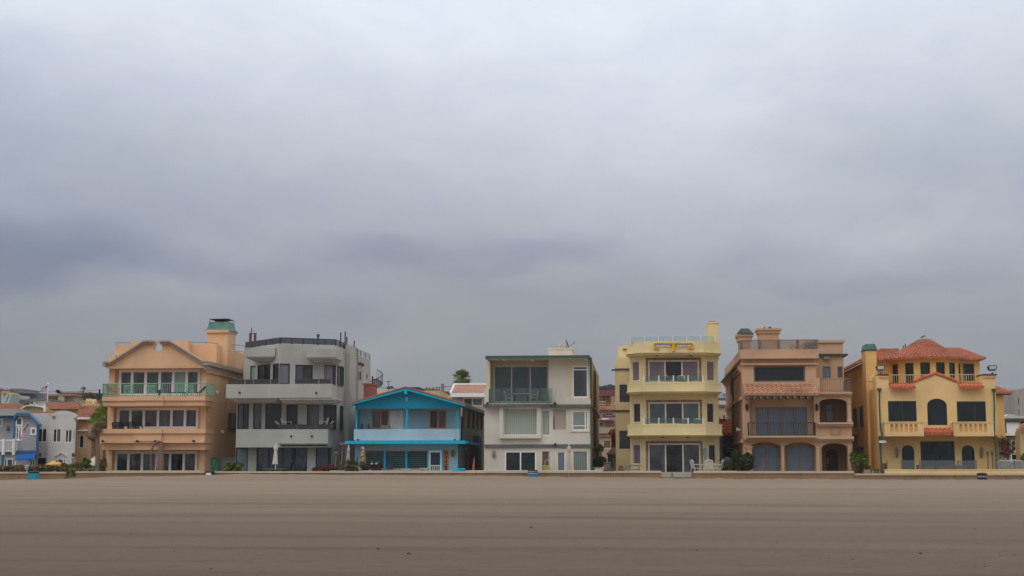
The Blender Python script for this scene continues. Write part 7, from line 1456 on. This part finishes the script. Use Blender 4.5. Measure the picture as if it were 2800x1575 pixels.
# ================================================================= gap between white and yellow houses
zoom(5.37, 1600, 1040)
for k, (x,y,rx,ry,Y) in enumerate(((205,140,45,28,520),(255,128,45,26,540),(310,122,40,26,515),(365,118,42,30,530),(405,120,40,30,545))):
    c = W(x,y,Y); kk = ZM[0]*F/Y; t = thing('tree', ('leftmost','second','middle','fourth','rightmost')[k]+' of five far trees on the ridge between the white and yellow houses', 'tree', (c.x,Y,terr(Y)), 'trees on the far ridge'); f_ = MB(); foliage(f_, c, (rx/kk,rx/kk,ry/kk), 500, 1.2, 14); f_.build('crown', LM['hill'], t); mb = MB(); mb.tube([(c.x,Y,terr(Y)-.5),(c.x,Y,c.z)], [.5,.2], 6); mb.build('trunk', stem, t)
t, r = bgh('hill_house', 'mustard yellow house with white balcony and maroon roof on the hill', (180,205,400,420), 225, stucco('mustard_stucco', (204,150,60), .2), [(205,258,262,310,(1,1.3,1),G['dark']),(300,232,368,275,(1,),G['mauve'])]); mb = MB(); z_ = W(300,190,223).z; mb.box(r[0]-1, r[1]+1.0, 223, 235, z_-.4, z_+.5); mb.build('roof', plain('maroon_roof', (124,72,66), .8), t)
mb = MB(); r2 = FY(223.5).r(180,212,350,228); mb.box(r2[0],r2[1],223.5,225,r2[2],r2[3]); r2 = FY(223.5).r(180,312,300,318); mb.box(r2[0],r2[1],223.4,223.6,r2[2],r2[3]); r2 = FY(223.5).r(180,350,300,356); mb.box(r2[0],r2[1],223.4,223.6,r2[2],r2[3]); r2 = FY(223.5).r(268,222,284,298); mb.box(r2[0],r2[1],223.3,223.9,r2[2],r2[3],1); mb.build('balcony', [M['white'], M['shade']], t)
t, r = bgh('hill_house', 'tall narrow mauve pink house right of the mustard house on the hill', (378,235,450,520), 212, stucco('mauve_pink', (170,130,124), .3), [(388,320,430,360)], gl=G['mauvedk'])
t, r = bgh('hill_house', 'low salmon terrace house below the mustard house', (172,405,400,520), 192, pinkm, [(190,450,250,490),(340,420,375,455)], gl=G['mauvedk']); mb = MB(); z_ = W(300,398,191).z; mb.box(r[0], r[1]+.5, 191, 201, z_-.3, z_+.2); mb.build('roof', M['tile_p'], t)
t, r = bgh('hill_house', 'pink house with maroon roof and wide dark window in the gap by the white house', (166,575,450,700), 152, pinkm, [(178,612,295,684,(1,1.4,.8),G['dark'])], depth=10); slope(t, 160, 450, 580, 175, 450, 515, 151, 156, plain('maroon_shingle', (122,76,76), .85), flat=True); mb = MB(); mb.zprism([(255,518),(345,485),(440,515),(440,525),(345,495),(260,525)], 154, 155); mb.build('gable_trim', plain('maroon_shingle', (96,60,64), .85), t)
mb = MB(); z0, z1 = W(300,692,151).z, W(300,658,151).z; pickets(mb, (W(172,680,151).x,151), (W(448,680,151).x,151), z0, z1, 1.8, .04, .04); mb.build('roof_railing', M['iron'], t)
t, r = bgh('beach_house', 'plain pinkish beige house with brown garage door in the gap by the yellow house', (160,690,452,1330), 130, beige, [(262,880,384,1002)], gl=glass('brown_shutter', (150,112,84), 'h', (110,80,60), 1.2, amt=.1), wm=M['cream_f'], depth=12); mb = MB(); 
for y0_ in (775,820): r2 = FY(129.9).r(160,y0_,452,y0_+12); mb.box(r2[0],r2[1],129.85,130,r2[2],r2[3])
mb.build('trim_band', M['brown_f'], t)
t, r = bgh('beach_house', 'bright orange house corner with small tiled hood beside the yellow house', (385,790,460,1330), 116, stucco('bright_orange', (206,104,36), .2), depth=7); mb = MB(); tile_plane(mb, W(335,790,114.5), W(450,770,114.5), W(370,740,116), W(455,722,116), .35, .4); mb.build('roof', M['tile_o'], t)
t = thing('street_lamp', 'white cobra head street lamp in the gap between white and yellow houses', 'street lamp', (W(440,700,134).x,134,BZ)); mb = MB(); mb.tube([(W(440,600,134).x+.3,134,BZ)]+[W(x,y,134) for x,y in ((448,620),(432,590),(405,572),(340,565))], [.08,.06,.04,.035,.03], 7); mb.build('pole', M['steel'], t); mb = MB(); c = W(300,568,134); mb.lathe((0,0,0), [(.05,0)], 4) if False else mb.hexa([(c.x-.34,133.85,c.z-.06),(c.x+.3,133.9,c.z-.02),(c.x+.3,134.1,c.z-.02),(c.x-.34,134.15,c.z-.06),(c.x-.3,133.88,c.z+.07),(c.x+.3,133.92,c.z+.06),(c.x+.3,134.08,c.z+.06),(c.x-.3,134.12,c.z+.07)]); mb.build('lamp_head', M['white'], t)
t, r = bgh('garden_shed', 'low white annex with mauve canvas roof at the left foot of the yellow house', (330,1075,460,1330), 109, whiteb, [(415,1100,442,1285,(1,),G['dark'])], depth=5, cat='annex'); mb = MB(); mb.hexa([W(305,1085,108), W(460,1085,108), W(460,1085,108)+Vector((0,3,0)), W(305,1085,108)+Vector((0,3,0)), W(400,985,109), W(460,975,109), W(460,975,109)+Vector((0,2,0)), W(400,985,109)+Vector((0,2,0))]); mb.build('roof', plain('mauve_canvas', (142,112,112), .85), t)
# ================================================================= gap between yellow and rose tan houses
zoom(5.794, 1960, 1060)
t, r = bgh('hill_house', 'grey blue gabled house with small windows in the gap right of the yellow house', (20,150,135,290), 205, slate, [(42,180,108,235,(1,1,1),G['dark'])], wm=M['white_f']); slope(t, 15, 140, 160, 40, 128, 98, 204, 209, plain('blue_grey_roof', (110,124,138), .8), flat=True); mb = MB(); p = W(130,90,206); mb.box(p.x-.3,p.x+.3,206,206.6,p.z-3,p.z); mb.build('chimney', M['steel'], t)
t, r = bgh('hill_house', 'olive brown roofed house left of the rose tan house in the gap', (138,150,260,290), 215, creamb); slope(t, 135, 270, 200, 150, 270, 105, 214, 221, plain('olive_roof', (140,128,96), .9), flat=True)
t, r = bgh('row_house', 'white house wall under the hill houses in the narrow gap', (20,205,260,420), 165, whiteb, depth=6)
t, r = bgh('row_house', 'plain cream house behind the orange awning roof', (20,285,260,700), 135, beige, depth=8); mb = MB(); z_ = W(100,285,134.8).z; mb.box(r[0],r[1],134.8,135,z_-.12,z_+.1); mb.build('eave', M['wood'], t)
t, r = bgh('beach_house', 'white house with bright orange tiled awning between the yellow and rose tan houses', (10,495,262,1330), 110, whiteb, [(128,742,262,960,(1,),G['brown'])], depth=12, wm=M['iron']); mb = MB(); tile_plane(mb, W(68,738,108.4), W(262,738,108.4), W(64,542,110), W(262,542,110), .42, .5, .12); mb.build('awning_roof', M['tile_o'], t)
mb = MB(); z0, z1 = W(170,1045,109.2).z, W(170,985,109.2).z; pickets(mb, (W(115,1000,109.2).x,109.2), (W(262,1000,109.2).x,109.2), z0, z1, .16, .025, .05); p = W(112,900,109.2); mb.tube([(p.x,109.2,BZ),(p.x,109.2,W(112,745,109.2).z)], .05, 5); mb.box(W(115,1000,109.2).x, W(262,1000,109.2).x, 109.1, 110, z0-.12, z0); mb.build('balcony_railing', M['black'], t)
mb = MB(); z_ = W(100,500,109.8).z; mb.tube([W(45,470,109.8), W(52,508,109.8), W(138,504,109.8)], .05, 5); mb.box(W(108,480,109.8).x, W(130,480,109.8).x, 109.8, 110.1, z_, z_+.3); mb.build('roof_fitting', M['rust'], t)
# ================================================================= right edge
zoom(4.994, 2640, 1040)
t, r = bgh('apartment_block', 'tall plain grey beige concrete block at the right edge', (672,125,950,560), 134, stucco('concrete_block_wall', (168,158,148), .25), [(718,238,728,330,(1,),G['dark']),(724,400,734,470,(1,),G['dark'])], depth=16, wm=M['iron']); mb = MB(); mb.zprism([(672,135),(672,128),(799,106),(950,86),(950,135)], 134.001, 134.4); mb.build('parapet', stucco('concrete_block_top', (168,158,148), .25), t)
t, r = bgh('apartment_block', 'white house with stacked balconies left of the grey concrete block', (535,205,672,500), 172, whiteb, [(545,240,590,300,(1,1),G['dark']),(602,258,645,305,(1,),G['smoke']),(545,388,605,445,(1,1),G['brown']),(612,415,668,450,(1,),G['dark'])], depth=9)
mb = MB()
for y0_, y1_ in ((302,385),): r2 = FY(170.5).r(535,y0_,668,y0_+8); mb.box(r2[0],r2[1],170.4,170.6,r2[2],r2[3]); r3 = FY(170.5).r(535,y1_-10,668,y1_); mb.box(r3[0],r3[1],170.4,172,r3[2],r3[3]); pickets(mb, (r2[0],170.5), (r2[1],170.5), r3[3], r2[3], .4, .05, .06)
mb.build('balcony', M['white'], t); mb = MB(); z_ = W(600,190,171).z; mb.box(r[0]-.3,r[1]+.1,171,182,z_-.3,z_); c = W(612,180,172); mb.lathe((c.x,172,z_), [(.05,0),(.2,.3),(.3,.5),(.05,.6)], 8); mb.build('roof', M['steel'], t)
t, r = bgh('garage', 'white garage building with dark roof band and arched white canvas top at the right edge', (548,556,760,760), 124, whiteb, depth=9, cat='garage'); mb = MB(); r2 = FY(123.8).r(545,520,960,558); mb.box(r2[0],r2[1],123.6,134,r2[2],r2[3]); mb.build('roof_band', M['iron'], t)
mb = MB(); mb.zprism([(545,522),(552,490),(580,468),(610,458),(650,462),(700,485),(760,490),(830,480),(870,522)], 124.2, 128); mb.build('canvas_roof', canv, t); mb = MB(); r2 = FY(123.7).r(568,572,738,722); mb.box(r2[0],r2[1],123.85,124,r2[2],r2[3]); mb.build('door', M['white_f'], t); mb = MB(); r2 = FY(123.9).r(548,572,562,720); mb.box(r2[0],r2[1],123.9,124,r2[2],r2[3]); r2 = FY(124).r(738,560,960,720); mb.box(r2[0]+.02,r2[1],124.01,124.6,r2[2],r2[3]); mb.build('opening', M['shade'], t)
t, r = bgh('beach_house', 'white and grey house with black framed windows beside the mission house at right', (455,770,950,1340), 108.5, stucco('pale_grey_white', (176,170,160), .3), [(622,818,800,975,(1,1.6),G['dark']),(624,1000,800,1095,(1,1.2),G['dark'])], depth=10); mb = MB(); r2 = FY(107.8).r(545,720,960,755); mb.box(r2[0],r2[1],107.8,118,r2[2],r2[3]); mb.hexa([W(520,780,107.8), W(560,755,107.8), W(560,755,107.8)+Vector((0,3,0)), W(520,780,107.8)+Vector((0,3,0)), W(548,765,107.8), W(562,750,107.8), W(562,750,107.8)+Vector((0,3,0)), W(548,765,107.8)+Vector((0,3,0))]); mb.build('roof', M['white_f'], t)
mb = MB(); 
for x in (505,590): mb.tube([W(x,800,108.2), W(x+5,960,108.2)], .04, 4)
for k in range(10): y = 815+k*16; mb.tube([W(505,y,108.2), W(592,y+2,108.2)], .03, 4)
mb.build('trellis', M['rust'], t); mb = MB(); r2 = FY(108.3).r(470,985,545,1010)
for k in range(8): q = FY(108.3).r(470+k*9.5,985,476+k*9.5,1010+random.uniform(-6,8)); mb.box(q[0],q[1],108.2,108.4,q[2],q[3])
mb.build('wall_rack', M['black'], t)
c = W(575,985,104); t = thing('flowering_plant', 'red flowered slim plant beside the white and grey house at right', 'plant', (c.x,104,BZ)); mb = MB(); foliage(mb, c, (.2,.2,.45), 110, .1, 8); mb.build('foliage', leafmat('red_flower', (110,40,38), (160,70,66)), t); mb = MB(); mb.tube([(c.x,104,BZ),(c.x,104,c.z)], .05, 5); mb.build('stem', M['rust'], t)
c = W(555,925,107); t = thing('climbing_plant', 'sparse brown climbing plant on the trellis at the right edge', 'plant', (c.x,107,BZ)); mb = MB(); foliage(mb, c, (.8,.3,1.1), 300, .12, 8); mb.build('foliage', LM['dead'], t)
closed_umbrella('folded white patio umbrella behind the glass fence at far right', 622, 1100, 1222, 98.5, canv, .4)
p8 = chair('patio_chair', 'white metal chair behind the glass fence left of the folded umbrella at far right', 'chair', (W(525,1220,98.2).x,98.2,BZ+.05), R(140), plast, 'white chairs behind the glass fence', 1.1)
for x, l in ((570,'white metal chair just left of the folded umbrella behind the glass fence'),(740,'round-backed white chair at the far right edge behind the glass fence')): place(p8, (W(x,1220,98.4).x,98.4,BZ+.05), R(170), l)
t, r = bgh('entry_arch', 'cream arched entry gate with tiled top at the right edge', (755,700,960,1340), 101, creamb, depth=1.2, cat='gateway'); mb = MB(); mb.zprism([(748,700),(748,660),(770,640),(799,600),(900,560),(960,560),(960,700)], 100.9, 102); mb.build('gable', creamb, t); mb = MB(); tile_plane(mb, W(742,655,100.5), W(905,560,100.5), W(745,640,102.2), W(905,545,102.2), .4, .6); mb.build('roof', M['tile_r'], t)
shr('green bush with orange blooms in front of the arched entry at the right edge', 795, 1050, 35, 70, 99.5, 'green', 500, .12)

# ================================================================= sea haze
mb = MB(); mb.box(-4100, 4100, -450, 4100, -1.2, 44)
m = bpy.data.materials.new('sea_haze'); m.use_nodes = True; nt = m.node_tree; nt.nodes.remove(nt.nodes['Principled BSDF'])
pv = N(nt, 'ShaderNodeVolumePrincipled'); pv.inputs['Color'].default_value = (.86,.88,.92,1); pv.inputs['Density'].default_value = HAZE; pv.inputs['Anisotropy'].default_value = .0
nt.links.new(pv.outputs[0], nt.nodes['Material Output'].inputs['Volume'])
hz = mb.build('haze', m); tag(hz, None, None, None, 'stuff')
# ---------------------------------------------------------------- sky, light, render settings
w = bpy.data.worlds.new('World'); sc.world = w; w.use_nodes = True; nt = w.node_tree
bg = nt.nodes['Background']; L_ = nt.links
def wn(t, **k): return N(nt, t, **k)
sky = wn('ShaderNodeTexSky', sky_type='NISHITA', sun_disc=False, sun_elevation=R(52), sun_rotation=R(200)); sky.dust_density = 4
tc = wn('ShaderNodeTexCoord'); nz = wn('ShaderNodeTexNoise'); nz.inputs['Scale'].default_value = 3.2; nz.inputs['Detail'].default_value = 7; nz.inputs['Roughness'].default_value = .55
mp = wn('ShaderNodeMapping'); mp.inputs['Scale'].default_value = (1, 1, 2.0); L_.new(tc.outputs['Generated'], mp.inputs[0]); L_.new(mp.outputs[0], nz.inputs['Vector'])
nz2 = wn('ShaderNodeTexNoise'); nz2.inputs['Scale'].default_value = 7; nz2.inputs['Detail'].default_value = 5; L_.new(mp.outputs[0], nz2.inputs['Vector'])
# warped direction for the cloud lumps
ws = wn('ShaderNodeVectorMath', operation='SUBTRACT'); ws.inputs[1].default_value = (.5,.5,.5); L_.new(nz2.outputs['Color'], ws.inputs[0])
wm = wn('ShaderNodeVectorMath', operation='SCALE'); wm.inputs['Scale'].default_value = .085; L_.new(ws.outputs[0], wm.inputs[0])
wd = wn('ShaderNodeVectorMath', operation='ADD'); L_.new(tc.outputs['Generated'], wd.inputs[0]); L_.new(wm.outputs[0], wd.inputs[1])
sp = wn('ShaderNodeSeparateXYZ'); L_.new(wd.outputs[0], sp.inputs[0])
sp0 = wn('ShaderNodeSeparateXYZ'); L_.new(tc.outputs['Generated'], sp0.inputs[0])
zmix = wn('ShaderNodeMath', operation='ADD'); zs = wn('ShaderNodeMath', operation='MULTIPLY'); L_.new(nz.outputs['Fac'], zs.inputs[0]); zs.inputs[1].default_value = .10
L_.new(sp0.outputs[2], zmix.inputs[0]); L_.new(zs.outputs[0], zmix.inputs[1])
grad = wn('ShaderNodeValToRGB'); cr = grad.color_ramp
stops = [(0.0,(140,143,149)),(.12,(149,152,158)),(.16,(157,161,168)),(.20,(170,174,184)),(.237,(183,188,198)),(.273,(196,202,211)),(.308,(209,214,225)),(.343,(222,229,239)),(.37,(229,237,247)),(.5,(236,241,248)),(1.0,(246,248,251))]
cr.elements[0].position = 0; cr.elements[0].color = lin(stops[0][1]); cr.elements[1].position = 1; cr.elements[1].color = lin(stops[-1][1])
for p, c in stops[1:-1]: e = cr.elements.new(p); e.color = lin(c)
L_.new(zmix.outputs[0], grad.inputs[0])
col = grad.outputs[0]
def blob(px, py, rx, ry, amt, tint=(.62,.66,.78), x0=None):
    """soft cloud patch in a given direction (angular size rx, ry)"""
    global col
    d = ray(px, py).normalized(); k = F/d.y*1.0
    s = wn('ShaderNodeVectorMath', operation='SUBTRACT'); L_.new(wd.outputs[0], s.inputs[0]); s.inputs[1].default_value = tuple(d)
    m = wn('ShaderNodeVectorMath', operation='MULTIPLY'); L_.new(s.outputs[0], m.inputs[0]); m.inputs[1].default_value = (F/rx, F/rx, F/ry)
    l = wn('ShaderNodeVectorMath', operation='LENGTH'); L_.new(m.outputs[0], l.inputs[0])
    q = wn('ShaderNodeMapRange', interpolation_type='SMOOTHERSTEP'); L_.new(l.outputs['Value'], q.inputs[0]); q.inputs[1].default_value = 0; q.inputs[2].default_value = 1.5; q.inputs[3].default_value = amt; q.inputs[4].default_value = 0
    col = mixc(nt, col, tuple(tint)+(1,), q.outputs[0], 'MULTIPLY')
for b in CLOUDS: blob(*b)
f2 = ramp(nt, nz.outputs['Fac'], .36, .66, (.95,.955,.97,1), (1.04,1.04,1.03,1))
col = mixc(nt, col, f2, 1.0, 'MULTIPLY')
nz3 = wn('ShaderNodeTexNoise'); nz3.inputs['Scale'].default_value = 9; nz3.inputs['Detail'].default_value = 6; nz3.inputs['Roughness'].default_value = .6; nz3.inputs['Distortion'].default_value = .8; L_.new(mp.outputs[0], nz3.inputs['Vector'])
col = mixc(nt, col, ramp(nt, nz3.outputs['Fac'], .34, .68, (.95,.953,.985,1), (1.04,1.035,1.015,1)), 1.0, 'MULTIPLY')
sc10 = wn('ShaderNodeVectorMath', operation='SCALE'); sc10.inputs['Scale'].default_value = 10.45; L_.new(col, sc10.inputs[0])
fin = mixc(nt, sc10.outputs[0], sky.outputs[0], .06)
L_.new(fin, bg.inputs[0]); bg.inputs[1].default_value = 0.1
sd = bpy.data.lights.new('sun', 'SUN'); so = bpy.data.objects.new('sun', sd); COL.objects.link(so)
sd.energy = SUN; sd.angle = R(35); sd.color = (1, .96, .9)
az, el = R(200), R(52)
sdir = Vector((math.sin(az)*math.cos(el), math.cos(az)*math.cos(el), math.sin(el)))    # towards the sun, over the sea
so.rotation_euler = sdir.to_track_quat('Z', 'Y').to_euler(); so.location = (0, -20, 60)
vs = sc.view_settings; vs.view_transform = 'Standard'; vs.look = 'None'; vs.exposure = EXPO; vs.gamma = 1
sc.render.engine = 'CYCLES'; sc.cycles.max_bounces = 8; sc.cycles.transparent_max_bounces = 24
